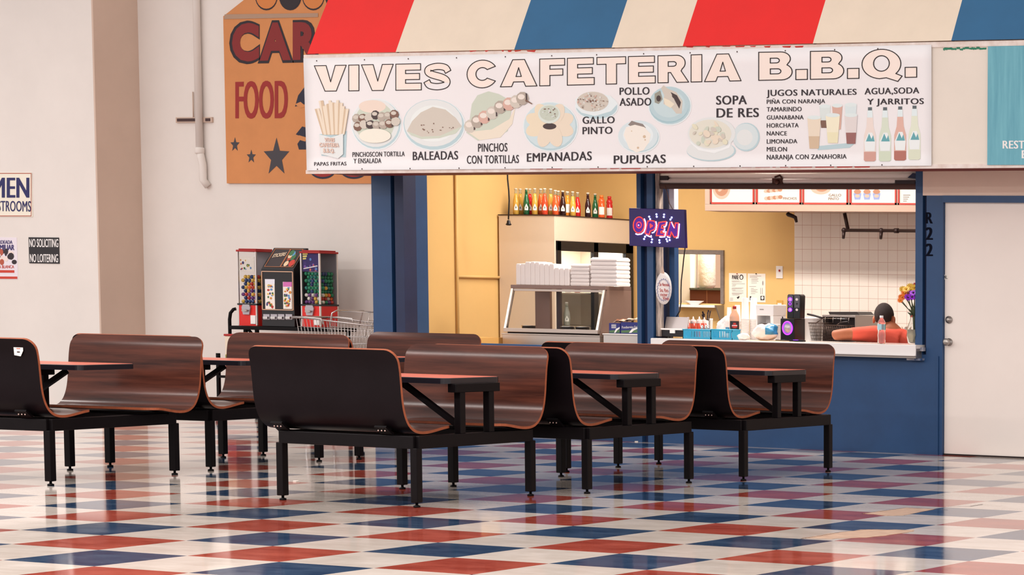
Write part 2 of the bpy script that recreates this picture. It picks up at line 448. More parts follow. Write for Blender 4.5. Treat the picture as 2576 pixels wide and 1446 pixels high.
def shell_mesh(hw, yb, sgn):
    base = [(0, .917), (.017, .888), (.030, .852), (.040, .80), (.047, .73), (.053, .66), (.060, .60), (.076, .535), (.108, .473), (.16, .437), (.225, .428), (.30, .433), (.38, .447), (.45, .458), (.505, .456)]
    P = [Vector((0, yb + y, z)) for y, z in base]
    # dense spline
    pts = []
    for i in range(len(P) - 1):
        p0 = P[max(i - 1, 0)]; p1 = P[i]; p2 = P[i + 1]; p3 = P[min(i + 2, len(P) - 1)]
        for k in range(4):
            t = k / 4
            pts.append(0.5 * ((2 * p1) + (p2 - p0) * t + (2 * p0 - 5 * p1 + 4 * p2 - p3) * t * t + (3 * p1 - p0 - 3 * p2 + p3) * t ** 3))
    pts.append(P[-1])
    def resample(q, n):
        D = [0]
        for i in range(1, len(q)): D.append(D[-1] + (q[i] - q[i - 1]).length)
        o, j = [], 1
        for k in range(n + 1):
            t = D[-1] * k / n
            while j < len(q) - 1 and D[j] < t: j += 1
            o.append(q[j - 1].lerp(q[j], min(max((t - D[j - 1]) / max(D[j] - D[j - 1], 1e-9), 0), 1)))
        return o
    pts = resample(pts, 90)
    for _ in range(30): pts = [pts[0]] + [(pts[i - 1] + pts[i] * 2 + pts[i + 1]) / 4 for i in range(1, len(pts) - 1)] + [pts[-1]]
    L = [0]
    for i in range(1, len(pts)): L.append(L[-1] + (pts[i] - pts[i - 1]).length)
    tot = L[-1]; r = 0.075
    ss = set([r * (1 - math.cos(PI / 2 * i / 6)) for i in range(7)] + [tot - r * (1 - math.cos(PI / 2 * i / 6)) for i in range(7)])
    ss |= set(r + (tot - 2 * r) * i / 34 for i in range(35))
    ss = sorted(set(round(q, 6) for q in ss))
    def at(s):
        for i in range(1, len(L)):
            if s <= L[i] + 1e-9:
                t = (s - L[i - 1]) / (L[i] - L[i - 1]); return pts[i - 1].lerp(pts[i], t)
        return pts[-1]
    rows = [at(s) for s in ss]; n = len(rows)
    mb = MB(); th = 0.016; C = 9
    for i, p in enumerate(rows):
        t = (rows[min(i + 1, n - 1)] - rows[max(i - 1, 0)]).normalized()
        nrm = Vector((0, -t.z, t.y))                     # towards the sitter
        if nrm.z < 0 and i > n // 2: nrm = -nrm
        if nrm.y < 0 and i <= n // 2: nrm = -nrm
        d = min(ss[i], tot - ss[i]); h = hw if d >= r else hw - r + math.sqrt(max(r * r - (r - d) ** 2, 0))
        for q in (p + nrm * th / 2, p - nrm * th / 2):
            for j in range(C): mb.v.append(Vector((h * (2 * j / (C - 1) - 1), q.y, q.z)))
    def vi(i, side, j): return (i * 2 + side) * C + j
    for i in range(n - 1):
        for j in range(C - 1):
            mb.face((vi(i, 0, j), vi(i + 1, 0, j), vi(i + 1, 0, j + 1), vi(i, 0, j + 1)), 0, True)
            mb.face((vi(i, 1, j), vi(i, 1, j + 1), vi(i + 1, 1, j + 1), vi(i + 1, 1, j)), 1, True)
        for q in ((vi(i, 0, 0), vi(i, 1, 0), vi(i + 1, 1, 0), vi(i + 1, 0, 0)), (vi(i, 0, C - 1), vi(i + 1, 0, C - 1), vi(i + 1, 1, C - 1), vi(i, 1, C - 1))):
            mb.poly([mb.v[k] for k in q], 2)
    for j in range(C - 1):
        for q in ((vi(0, 0, j), vi(0, 0, j + 1), vi(0, 1, j + 1), vi(0, 1, j)), (vi(n - 1, 0, j), vi(n - 1, 1, j), vi(n - 1, 1, j + 1), vi(n - 1, 0, j + 1))):
            mb.poly([mb.v[k] for k in q], 2)
    if sgn < 0:
        for v in mb.v: v.y = -v.y; v.x = -v.x
    return mb

def booth(label, cx, cy, rot, a, b, hw, side, sxf=0.0, sxr=0.0, mid_leg=False, tl=None, yf=None, yr=None):
    t = thing('booth_seating', label, 'booth', (0, 0, 0), 'bolted booth units in two rows')
    z1 = 0.416
    mb = MB()
    for s in (-1, 1):
        mb.box(-a, a, s * b - 0.025, s * b + 0.025, z1 - 0.075, z1).box(s * a - 0.025, s * a + 0.025, -b, b, z1 - 0.075, z1)
    for s in (-1, 1): mb.box(-a, a, s * (b - 0.22) - 0.02, s * (b - 0.22) + 0.02, z1 - 0.05, z1 - 0.002)
    build('frame', mb, m_black, t, 0.004)
    legs = [(-a, -b), (a, -b), (-a, b), (a, b)] + ([(-a, 0.05)] if mid_leg else [])
    for x, y in legs:
        l = build('leg', MB().box(x - 0.024, x + 0.024, y - 0.024, y + 0.024, 0.028, z1 - 0.07), m_black, t, 0.004)
        build('leveling_foot', MB().lathe([(0.02, 0), (0.02, 0.01), (0.008, 0.014), (0.008, 0.03)], (x, y, 0), 12), m_black, l)
    for s, yy, sx in ((1, yf, sxf), (-1, yr, sxr)):
        yb = -(b + 0.13) if yy is None else -abs(yy)
        mb = shell_mesh(hw, yb, s)
        for v in mb.v: v.x += sx
        sh = build('bench_shell', mb, [m_wood, m_shell, m_ply], t)
        for xs in (-1, 1):
            xx = sx + xs * (hw - 0.16); mbb = MB()
            p0 = Vector((xx, s * (yb + 0.055), 0.468)); p1 = Vector((xx, s * (yb + 0.125), 0.414))
            mbb.bar(p0, p1, 0.085, 0.012)
            mbb.bar(p1, (xx, s * (yb + 0.21), 0.413), 0.07, 0.012)
            for k in (-1, 0, 1):
                c = p0.lerp(p1, 0.3) + Vector((k * 0.024, -s * 0.009, -0.008))
                mbb.ball(c, 0.005, 6, 4, 1)
            build('bracket', mbb, [m_black, m_bolt], t)
    # table
    x0, x1 = (-a - 0.02, a) if tl is None else tl
    if side < 0 and tl is None: x0, x1 = -a, a + 0.02
    r = 0.05; hwid = 0.255; out = []
    for cxx, cyy, s0 in ((x1 - r, hwid - r, 0), (x0 + r, hwid - r, 1), (x0 + r, -hwid + r, 2), (x1 - r, -hwid + r, 3)):
        for k in range(7):
            ang = PI / 2 * (s0 + k / 6); out.append(Vector((cxx + r * math.cos(ang), cyy + r * math.sin(ang), 0)))
    mb = MB(); ins = [Vector((x0 + (p.x - x0) * 1, p.y, 0)) for p in out]
    k = len(out)
    for z, sc in ((0.712, 0), (0.743, 0), (0.746, 0.004)):
        for p in out:
            c = Vector(((x0 + x1) / 2, 0, 0)); d = (p - c)
            mb.v.append(p - Vector((math.copysign(sc, d.x), math.copysign(sc, d.y), 0)) + Vector((0, 0, z)))
    mb.face(list(range(k))[::-1], 1); mb.face(range(2 * k, 3 * k), 0)
    for q in (0, 1):
        for i in range(k): mb.face((q * k + i, q * k + (i + 1) % k, (q + 1) * k + (i + 1) % k, (q + 1) * k + i), 1)
    build('table_top', mb, [m_top, m_edge], t)
    xp = a if side > 0 else -.23
    if side < 0: build('cross_beam', MB().box(xp - .022, xp + .022, -b + .025, b - .025, z1 - .06, z1 - .001), m_black, t)
    for yy in (-0.13, 0.13):
        build('table_post', MB().box(xp - 0.023, xp + 0.023, yy - 0.023, yy + 0.023, z1, 0.665), m_black, t, 0.003)
    build('table_bracket', MB().box(xp - 0.03, xp + 0.03, -0.2, 0.2, 0.66, 0.712), m_black, t, 0.004)
    build('brace', MB().bar((xp - side * 0.01, -0.13, 0.462), (xp - side * 0.41, -0.13, 0.70), 0.03, 0.032), m_black, t)
    t.location = (cx, cy, 0); t.rotation_euler = (0, 0, math.radians(rot))
    ORG[t.name] = Vector((cx, cy, 0))
    return t

booth('booth with red table nearest the camera, its black bench back facing the camera', 1.045, 12.32, 0, 0.49, 0.515, 0.54, 1, -0.08, 0.01)
booth('middle booth of the right row, between the nearest booth and the one by the counter', 1.194, 13.715, 0, 0.515, 0.55, 0.535, 1, -0.064, -0.02)
booth('wide booth at the end of the right row, closest to the blue serving counter', 1.155, 15.2, 0, 0.725, 0.545, 0.748, 1, -0.097, -0.031, mid_leg=True, tl=(-0.4, 0.745))
dbooth = booth('nearest booth of the left row, with a torn sticker on its black bench back', -1.81, 12.40, 5.5, 0.415, 0.555, 0.522, -1, -0.09, 0.05, tl=(-0.42, 0.39))
booth('middle booth of the left row, in front of the capsule vending machines', -1.995, 13.93, 5, 0.41, 0.57, 0.514, -1, -0.085, 0.088)
booth('farthest booth of the left row, beside the left blue pilaster', -2.03, 15.40, 4, 0.42, 0.56, 0.514, -1, -0.06, 0.105)
# ------------------------------------------------------------------ awning, fascia board and hanging sign
m_stripe_red = M('red awning cloth', (224, 16, 12), 0.6, var=0.06, scale=3)
m_stripe_cream = M('cream awning cloth', (224, 208, 188), 0.65, var=0.06, scale=3)
m_stripe_blue = M('blue awning cloth', (34, 94, 136), 0.6, var=0.10, scale=3)
def aw_top(X): return Vector((X, YB + 0.62, 3.225 + 1.12))
edges = [W(776, 145, YB).x, W(997, 137, YB).x, W(1295, 130, YB).x, W(1540, 120, YB).x, W(1720, 117, YB).x, W(2047, 110, YB).x, W(2395, 103, YB).x]
edges += [edges[-1] + 1.1, edges[-1] + 2.2]
cols = [0, 1, 2, 1, 0, 1, 2, 1]
mb = MB(); ZA = 3.243
for i, ci in enumerate(cols):
    xa, xb = edges[i], edges[i + 1]; n = 6
    for k in range(n):
        x0 = xa + (xb - xa) * k / n; x1 = xa + (xb - xa) * (k + 1) / n
        def pt(x, t, th):
            sag = -0.012 * math.sin(t * PI) + 0.004 * math.sin(x * 5 + t * 4)
            return Vector((x, YB - 0.01 + 0.62 * t + sag + th, ZA + 1.12 * t))
        for q in range(6):
            t0, t1 = q / 6, (q + 1) / 6; o = len(mb.v)
            mb.v += [pt(x0, t0, 0), pt(x1, t0, 0), pt(x1, t1, 0), pt(x0, t1, 0)]
            mb.face((o, o + 1, o + 2, o + 3), ci, True)
            o = len(mb.v); mb.v += [pt(x0, t0, .006), pt(x1, t0, .006), pt(x1, t1, .006), pt(x0, t1, .006)]
            mb.face((o + 3, o + 2, o + 1, o), ci, True)
aw = build('awning', mb, [m_stripe_red, m_stripe_cream, m_stripe_blue])
tag(aw, 'red, cream and blue striped awning sloping up above the long menu sign', 'awning')
mb = MB()
for x in (edges[1], edges[3], edges[5], edges[6]):
    mb.tube([Vector((x, YB + 0.015, ZA)), Vector((x, YB + 0.635, ZA + 1.12))], 0.012, 6)
build('awning_frame', mb, M('grey galvanized tube', (150, 142, 140), 0.45, metal=0.6), aw)

# fascia board behind the signs
fl, fr = W(768, 290, YB).x, 5.0
z_low = 2.24
def tilted(x0, x1, y0, y1, d0, d1, mi, top=None):       # the board's lower edge climbs slightly to the right
    za, zb_ = z_low + .0067 * (x0 - fl), z_low + .0067 * (x1 - fl)
    t0, t1 = (za + d1, zb_ + d1) if top is None else (top, top)
    mb.hexa([(x0, y0, za + d0), (x1, y0, zb_ + d0), (x0, y1, za + d0), (x1, y1, zb_ + d0), (x0, y0, t0), (x1, y0, t1), (x0, y1, t0), (x1, y1, t1)], mi)
mb = MB(); tilted(fl, fr, YB + 0.004, YB + 0.03, 0, 0, 0, 3.225)
mb.box(fl - 0.003, fr, YB - 0.004, YB + 0.036, 3.195, 3.236, 1)
tilted(fl - 0.003, fr, YB - 0.004, YB + 0.036, -0.012, 0.02, 1)
tilted(fl, fr, YB + 0.036, YF - 0.02, 0.004, 0.02, 2)
fascia = build('fascia_board', mb, [m_cream, M('peeling white trim', (232, 222, 216), 0.7, rgb2=(214, 196, 186), scale=12), M('dark red soffit', (112, 26, 22), 0.7)])
tag(fascia, 'cream fascia board running under the striped awning, bare at the right of the menu sign', 'board')
mb = MB()
r2 = random.Random(3)
for x0, x1, y in ((1835, 2180, 419.5), (1330, 1400, 424), (1480, 1560, 423)):      # scraps of old red paint on the lower edge
    x = x0
    while x < x1:
        w = r2.uniform(14, 60); mb.ppx([(x, y - 2.0), (x + w, y - 2.4), (x + w - 3, y + 1.6), (x + 4, y + 2)], YB - 0.0052); x += w + r2.uniform(0, 5)
for x0, x1, y0 in ((1725, 2040, 117), (1180, 1360, 128), (780, 800, 149)):
    x = x0
    while x < x1:
        w = r2.uniform(6, 26); mb.ppx([(x, y0 - 1), (x + w, y0 - 2), (x + w - 3, y0 + r2.uniform(0, 3)), (x + 3, y0 + r2.uniform(0, 3))], YB - 0.0052); x += w + r2.uniform(4, 30)
build('old_red_paint', mb, M('old red paint', (190, 40, 32), 0.7), fascia)
mb = MB(); x = 2372
while x < 2478:
    w = r2.uniform(5, 12); y = 123 + r2.uniform(-1.5, 1.5)
    mb.ppx([(x, y - r2.uniform(1, 5)), (x + w, y - r2.uniform(1, 5)), (x + w - 1, y + r2.uniform(1, 4)), (x + 1, y + r2.uniform(1, 4))], YB + 0.003); x += w * 0.8
build('faded_green_paint', mb, M('faded green paint', (52, 128, 100), 0.8), fascia)

# the long banner, hung slightly slack
c4 = [W(766, 147, YB), W(2345, 113, YB), W(2345, 417, YB), W(775, 429, YB)]
def ban(px, py, off=0.0):
    p = W(px, py, YB); return Vector((p.x, YB - 0.014 - off + 0.0005 * math.sin(p.x * 5.1) * math.sin(p.z * 3.3), p.z))
mb = MB(); NX, NY = 60, 8
for j in range(NY + 1):
    for i in range(NX + 1):
        s, t = i / NX, j / NY
        x = (766 + (2345 - 766) * s) * (1 - t) + (775 + (2345 - 775) * s) * t
        y = (147 + (113 - 147) * s) * (1 - t) + (429 + (417 - 429) * s) * t
        mb.v.append(ban(x, y))
o2 = len(mb.v)
mb.v += [v + Vector((0, 0.004, 0)) for v in mb.v]
for j in range(NY):
    for i in range(NX):
        a = j * (NX + 1) + i
        mb.face((a + NX + 1, a + NX + 2, a + 1, a), 0, True); mb.face((o2 + a, o2 + a + 1, o2 + a + NX + 2, o2 + a + NX + 1), 0, True)
for i in range(NX):
    for a in (i, NY * (NX + 1) + i): mb.face((a, a + 1, o2 + a + 1, o2 + a), 0)
for j in range(NY):
    for a in (j * (NX + 1), j * (NX + 1) + NX): mb.face((a, a + NX + 1, o2 + a + NX + 1, o2 + a), 0)
m_ban = M('white vinyl banner', (234, 231, 232), 0.55)
banner = build('menu_banner', mb, m_ban)
tag(banner, 'long white vinyl banner reading VIVES CAFETERIA B.B.Q. with faded food pictures', 'sign')
m_peach = M('faded peach print', (243, 228, 218), 0.6); m_line = M('black print', (38, 26, 28), 0.6)
def fnb(off): return lambda px, py: ban(px, py, off)
def arc(cx, cy, rx, ry, a0, a1, n=12):
    return [(cx + rx * math.cos(math.radians(a0 + (a1 - a0) * i / n)), cy + ry * math.sin(math.radians(a0 + (a1 - a0) * i / n))) for i in range(n + 1)]
def spine(pts, hw):
    P = [Vector((x, y, 0)) for x, y in pts]; Q = []; Hh = []
    for i in range(len(P) - 1):
        p0, p1, p2, p3 = P[max(i - 1, 0)], P[i], P[i + 1], P[min(i + 2, len(P) - 1)]
        for k in range(6):
            t = k / 6; Q.append(0.5 * ((2 * p1) + (p2 - p0) * t + (2 * p0 - 5 * p1 + 4 * p2 - p3) * t * t + (3 * p1 - p0 - 3 * p2 + p3) * t ** 3)); Hh.append(hw[i] + (hw[i + 1] - hw[i]) * t)
    Q.append(P[-1]); Hh.append(hw[-1]); L, R = [], []
    for i, q in enumerate(Q):
        d = (Q[min(i + 1, len(Q) - 1)] - Q[max(i - 1, 0)]).normalized(); n = Vector((-d.y, d.x, 0))
        L.append(q + n * Hh[i]); R.append(q - n * Hh[i])
    return [(p.x, p.y) for p in L + R[::-1]]
HEAVY = {                                # wide heavy capitals: width, outer loop, counters
    'V': (1.25, [[(0, 1), (.46, 1), (.64, .36), (.82, 1), (1.25, 1), (.86, 0), (.42, 0)]]), 'I': (.40, [[(0, 0), (.40, 0), (.40, 1), (0, 1)]]),
    'E': (1.0, [[(0, 0), (1, 0), (1, .26), (.38, .26), (.38, .40), (.93, .40), (.93, .63), (.38, .63), (.38, .76), (.97, .76), (.97, 1), (0, 1)]]),
    'S': (1.07, [spine([(.95, .67), (.84, .83), (.54, .885), (.23, .82), (.155, .70), (.30, .585), (.72, .455), (.90, .32), (.83, .175), (.53, .115), (.22, .17), (.11, .33)], [.12, .12, .12, .12, .125, .13, .13, .125, .12, .12, .12, .12])]),
    'C': (1.14, [arc(.57, .5, .57, .52, 32, 328, 30) + arc(.57, .5, .24, .24, 318, 42, 22)]),
    'A': (1.36, [[(0, 0), (.42, 0), (.49, .17), (.87, .17), (.94, 0), (1.36, 0), (.90, 1), (.46, 1)], [(.58, .37), (.68, .70), (.78, .37)]]),
    'F': (.93, [[(0, 0), (.38, 0), (.38, .38), (.86, .38), (.86, .61), (.38, .61), (.38, .75), (.93, .75), (.93, 1), (0, 1)]]),
    'T': (1.07, [[(.34, 0), (.73, 0), (.73, .74), (1.07, .74), (1.07, 1), (0, 1), (0, .74), (.34, .74)]]),
    'R': (1.13, [[(0, 0), (.38, 0), (.38, .37), (.47, .37), (.70, 0), (1.14, 0), (.86, .42)] + arc(.70, .715, .31, .285, -50, 90, 12) + [(0, 1)], [(.38, .60), (.38, .77)] + arc(.57, .685, .11, .085, 90, -90, 8)]),
    'B': (1.12, [[(0, 0), (.70, 0)] + arc(.76, .285, .34, .285, -90, 60, 10) + arc(.72, .75, .32, .25, -40, 90, 10) + [(0, 1)], [(.38, .61), (.38, .78)] + arc(.58, .695, .10, .085, 90, -90, 8), [(.38, .22), (.38, .40)] + arc(.62, .31, .11, .09, 90, -90, 8)]),
    'Q': (1.32, [arc(.64, .5, .64, .53, -42, 264, 34)[::1] + [(.80, .0), (1.18, -.14), (1.32, .05)], arc(.64, .52, .26, .28, 0, 345, 24)]), '.': (.38, [[(0, 0), (.38, 0), (.38, .36), (0, .36)]])}
def heavy_fill(ch):
    c = bpy.data.curves.new('t', 'CURVE'); c.dimensions = '2D'; c.fill_mode = 'BOTH'
    for loop in HEAVY[ch][1]:
        sp = c.splines.new('POLY'); sp.points.add(len(loop) - 1); sp.use_cyclic_u = True
        for i, (x, y) in enumerate(loop): sp.points[i].co = (x, y, 0, 1)
    o = bpy.data.objects.new('t', c); COL.objects.link(o); dg = bpy.context.evaluated_depsgraph_get(); dg.update()
    me = bpy.data.meshes.new_from_object(o.evaluated_get(dg)); vs = [v.co.copy() for v in me.vertices]; fs = [tuple(q.vertices) for q in me.polygons]
    bpy.data.objects.remove(o); bpy.data.curves.remove(c); bpy.data.meshes.remove(me)
    return vs, fs
for body, x0, x1, b0, b1, t0, t1 in (('VIVES', 794, 1138, 230, 225.5, 166, 159), ('CAFETERIA', 1178, 1867, 221, 203.5, 154, 135), ('B.B.Q.', 1911.5, 2308.5, 202.5, 194.5, 132, 125)):
    gap = .10; tot = sum(HEAVY[ch][0] for ch in body) + gap * (len(body) - 1); x = 0.0
    for ch in body:
        vs, fs = heavy_fill(ch)
        def place(gx, gy, off):
            s = (x + gx) / tot
            return ban(x0 + (x1 - x0) * s, (b0 + (b1 - b0) * s) * (1 - gy) + (t0 + (t1 - t0) * s) * gy, off)
        mb = MB(); mb.v = [place(v.x, v.y, .0012) for v in vs]
        for f in fs: mb.face(f, 0)
        for loop in HEAVY[ch][1]:
            k = len(loop)
            for i in range(k):
                a, b = Vector(loop[i] + (0,)), Vector(loop[(i + 1) % k] + (0,)); d = b - a
                if d.length < 1e-6: continue
                d.normalize(); n = Vector((-d.y, d.x, 0)) * .017; e = d * .012
                q = [a - e - n, b + e - n, b + e + n, a - e + n]
                mb.poly([place(u.x, u.y, .0019) for u in q], 1)
        build('headline_letter', mb, [m_peach, m_line], banner)
        x += HEAVY[ch][0] + gap
m_print = M('dark grey print', (44, 36, 42), 0.6)
mb = MB()
for body, x0, x1, b0, b1, t0, t1 in (
    ('PAPAS FRITAS', 794, 874.5, 417, 416, 408, 407), ('PINCHOSCON TORTILLA', 890, 1021, 395, 393, 383, 381), ('Y ENSALADA', 893, 962, 411, 410, 399, 398),
    ('BALEADAS', 1042, 1155, 403, 401, 382, 380), ('PINCHOS', 1206, 1279, 382, 381, 362, 360), ('CON TORTILLAS', 1178, 1308, 412, 410, 392, 390),
    ('EMPANADAS', 1329, 1491, 407, 403, 386, 381), ('GALLO', 1469, 1548.6, 311.5, 310, 294, 293), ('PINTO', 1469, 1543, 338, 336.5, 320, 319),
    ('POLLO', 1562, 1636.4, 239, 238, 221, 219.5), ('ASADO', 1562, 1641, 266.5, 265.5, 247.5, 246.5), ('PUPUSAS', 1547.5, 1677, 412, 410, 391.5, 389),
    ('SOPA', 1805, 1881, 263.5, 262.5, 241.5, 240.5), ('DE RES', 1806, 1911, 296, 294.5, 273, 272), ('JUGOS NATURALES', 1931.5, 2157, 242, 238.5, 226.5, 224),
    ('PIÑA CON NARANJA', 1931.8, 2078, 261.5, 259.5, 251, 249.5), ('TAMARINDO', 1931.8, 2019, 281, 280, 270, 269), ('GUANABANA', 1931.8, 2024, 301, 300.5, 290.5, 290),
    ('HORCHATA', 1931.8, 2011.5, 321.5, 320.5, 310.5, 310), ('NANCE', 1931.8, 1982, 341, 341, 330.5, 330.5), ('LIMONADA', 1931.8, 2008, 361.5, 360.5, 350.5, 350),
    ('MELON', 1931.8, 1982, 381, 381, 370, 370), ('NARANJA CON ZANAHORIA', 1931.8, 2132, 401.5, 399, 389.5, 388), ('AGUA,SODA', 2178, 2314.5, 238, 235, 222, 220), ('Y JARRITOS', 2184.6, 2326, 263.5, 262, 249, 247.5)):
    build('menu_caption', text_px(MB(), body, x0, x1, b0, b1, t0, t1, YB, 0, 0.0, 1.08, fn=fnb(0.002), bold=0.028), m_print, banner)

PAL = {}
def pal(rgb, r=0.6):
    return M('banner print %d %d %d' % rgb, rgb, r)
pale, aqua, aqua2, fry, fry2, food, food2, char, green, brown, rose, teal = [pal(c) for c in (
    (224, 228, 227), (184, 208, 214), (164, 196, 204), (230, 216, 196), (208, 184, 156), (206, 198, 186), (178, 166, 154), (70, 56, 56), (202, 210, 194), (124, 92, 78), (212, 172, 158), (100, 166, 174))]
def pic(fn):
    mb = MB(); s = Pic(mb); fn(s); return build('food_picture', mb, s.mats, banner)
class Pic:
    def __init__(s, mb): s.mb = mb; s.mats = []; s.k = 0
    def mi(s, m):
        if m not in s.mats: s.mats.append(m)
        return s.mats.index(m)
    def e(s, cx, cy, rx, ry, m, rot=0.0, a0=0.0, a1=2 * PI, n=26):
        s.k += 1; P = []
        full = abs(a1 - a0 - 2 * PI) < 1e-6
        for i in range(n if full else n + 1):
            t = a0 + (a1 - a0) * i / n; x, y = rx * math.cos(t), -ry * math.sin(t)
            P.append(ban(cx + x * math.cos(rot) - y * math.sin(rot), cy + x * math.sin(rot) + y * math.cos(rot), 0.0012 + 0.0002 * s.k))
        s.mb.poly(P, s.mi(m))
    def p(s, pts, m):
        s.k += 1; s.mb.poly([ban(x, y, 0.0012 + 0.0002 * s.k) for x, y in pts], s.mi(m))
def halo(s, cx, cy, rx, ry):
    s.e(cx + 2, cy + 3, rx + 5, ry + 5, pal((228, 236, 238))); s.e(cx + 2, cy + 3, rx + 2, ry + 2, aqua)
def fries(s):
    s.p([(806, 338), (876, 330), (873, 396), (812, 392)], aqua); r = random.Random(2)
    for i in range(17):
        x = 795 + i * 5.0; t = 246 + r.uniform(0, 20) + abs(i - 8) * 1.2; bx = 815 + i * 3.2
        s.p([(x, t), (x + 6.5, t - 1), (bx + 5, 338), (bx, 340)], fry if i % 3 else fry2)
        s.p([(x + 6, t), (x + 7.2, t), (bx + 5.5, 338), (bx + 4.6, 338)], fry2)
    s.p([(807, 338), (838, 346), (868, 336), (868, 388), (855, 399), (812, 388)], pale)
    for body, x0, x1, b, t in (('VIVES', 822, 847, 356.5, 347.5), ('CAFETERIA', 809, 858, 370, 360), ('B.B.Q.', 819, 847, 384, 374)):
        text_px(s.mb, body, x0, x1, b, b + 0.5, t, t + 0.5, YB, s.mi(pal((196, 130, 106))), 0.05, 1.1, ref=0.03, fn=lambda a, c: ban(a, c, 0.0135))
        text_px(s.mb, body, x0, x1, b, b + 0.5, t, t + 0.5, YB, s.mi(pal((244, 226, 212))), 0.012, 1.1, ref=0.03, fn=lambda a, c: ban(a, c, 0.0141))
def skewers(s):
    halo(s, 948, 310, 59, 60); s.e(948, 310, 59, 60, pale); s.e(946, 308, 50, 52, green); s.e(940, 268, 34, 16, pal((232, 214, 200)))
    r = random.Random(5)
    for row, (y, dx) in enumerate(((297, 0), (318, 4))):
        for i in range(7):
            cx = 900 + i * 16 + dx; cy = y - i * 1.5 + r.uniform(-3, 3)
            s.e(cx, cy, 12, 11, (food2, brown, food, char, food2)[(i + row) % 5], r.uniform(0, 3), n=9); s.e(cx - 2, cy - 3, 7, 5, food, n=8)
            if i % 2: s.p([(cx + 4, cy - 8), (cx + 8, cy - 6), (cx + 9, cy + 7), (cx + 6, cy + 8)], char)
    s.e(948, 342, 40, 18, pal((236, 232, 218)))
def baleada(s):
    halo(s, 1093, 312, 74, 60); s.e(1093, 311, 75, 61, aqua); s.e(1093, 310, 73, 59, pale); s.e(1093, 311, 58, 46, pal((230, 236, 234)))
    s.p([(1027, 330), (1040, 305), (1062, 283), (1092, 269), (1124, 276), (1150, 297), (1165, 318), (1150, 331), (1110, 342), (1064, 344), (1040, 338)], food)
    s.p([(1027, 330), (1064, 344), (1110, 342), (1165, 318), (1150, 336), (1108, 348), (1064, 350), (1038, 341)], green)
    r = random.Random(8)
    for i in range(14): s.e(r.uniform(1062, 1148), r.uniform(308, 335), r.uniform(1, 3), r.uniform(0.8, 2), brown, n=7)
def pinchos(s):
    s.p([(1184, 305), (1190, 262), (1204, 240), (1232, 230), (1258, 237), (1284, 252), (1290, 274), (1280, 330), (1250, 347), (1205, 354), (1176, 334)], green)
    s.p([(1180, 332), (1240, 326), (1284, 300), (1300, 268), (1292, 312), (1262, 346), (1210, 353)], pal((232, 222, 204)))
    for i, (x, y) in enumerate(((1186, 318), (1204, 306), (1222, 295), (1242, 284), (1262, 270), (1284, 262), (1302, 256), (1318, 248))):
        s.e(x, y, 16, 17, (food, food2, rose)[i % 3], n=10); s.e(x - 3, y - 4, 9, 7, pal((232, 222, 212)), n=9)
        s.p([(x + 8, y - 14), (x + 12, y - 12), (x + 13, y + 8), (x + 9, y + 10)], char)
    s.p([(1326, 250), (1343, 261), (1342, 263), (1325, 254)], brown)
def empanadas(s):
    halo(s, 1386, 316, 65, 58); s.e(1386, 316, 65, 58, pal((204, 222, 226)))
    for a, l in ((200, 46), (160, 50), (20, 50), (340, 46), (120, 34), (60, 36), (250, 42), (292, 44)):
        t = math.radians(a); cx, cy = 1386 + 33 * math.cos(t), 314 - 29 * math.sin(t)
        s.e(cx, cy, 30, 18, fry if a % 40 else pal((232, 218, 192)), -t, n=18)
    s.e(1386, 318, 17, 8, char); s.e(1385, 287, 28, 24, pal((214, 224, 216))); s.e(1385, 285, 24, 19, pal((196, 204, 190)))
    r = random.Random(4)
    for i in range(24): s.e(1385 + r.uniform(-18, 18), 285 + r.uniform(-13, 13), 2, 1.5, (brown, green, pale)[i % 3], n=6)
def gallo(s):
    halo(s, 1502, 266, 50, 28); s.p([(1450, 250), (1462, 240), (1500, 234), (1540, 242), (1556, 262), (1540, 280), (1500, 292), (1466, 284), (1452, 270)], pal((226, 236, 238)))
    s.e(1494, 256, 40, 25, food); r = random.Random(9)
    for i in range(60):
        t = r.uniform(0, 6.28); q = math.sqrt(r.random()); s.e(1494 + 37 * q * math.cos(t), 256 + 22 * q * math.sin(t), 2.4, 1.4, (pale, brown, rose, food2)[i % 4], r.uniform(0, 3), n=6)
def pollo(s):
    halo(s, 1686, 264, 50, 44); s.e(1686, 266, 50, 44, aqua2); s.e(1686, 262, 50, 44, aqua); s.e(1686, 262, 40, 34, pal((196, 216, 220)))
    s.p([(1666, 222), (1672, 215), (1684, 224), (1704, 232), (1720, 254), (1718, 286), (1704, 286), (1690, 268), (1672, 262), (1674, 240)], food)
    s.p([(1690, 232), (1706, 240), (1716, 258), (1712, 274), (1702, 256)], char); s.p([(1672, 246), (1686, 252), (1700, 262), (1690, 272), (1676, 264)], pal((232, 222, 200)))
    s.p([(1650, 236), (1664, 228), (1670, 250), (1660, 262), (1650, 258)], pal((150, 150, 138))); s.e(1660, 248, 6, 8, char, n=8); s.e(1698, 244, 6, 3, char, 0.8, n=8)
def pupusa(s):
    halo(s, 1608, 342, 48, 36); s.e(1608, 342, 50, 39, pal((212, 226, 230))); s.e(1608, 340, 38, 30, pal((226, 236, 238)))
    s.p([(1583, 314), (1592, 304), (1604, 308), (1620, 312), (1628, 322), (1600, 324)], pal((140, 130, 124)))
    s.p([(1572, 340), (1578, 320), (1600, 314), (1624, 320), (1640, 338), (1636, 358), (1622, 378), (1604, 384), (1586, 374)], pal((238, 232, 222)))
    for x, y, q in ((1624, 344, 4), (1608, 372, 3), (1626, 352, 2), (1592, 330, 1.5)): s.e(x, y, q, q, fry2, n=8)
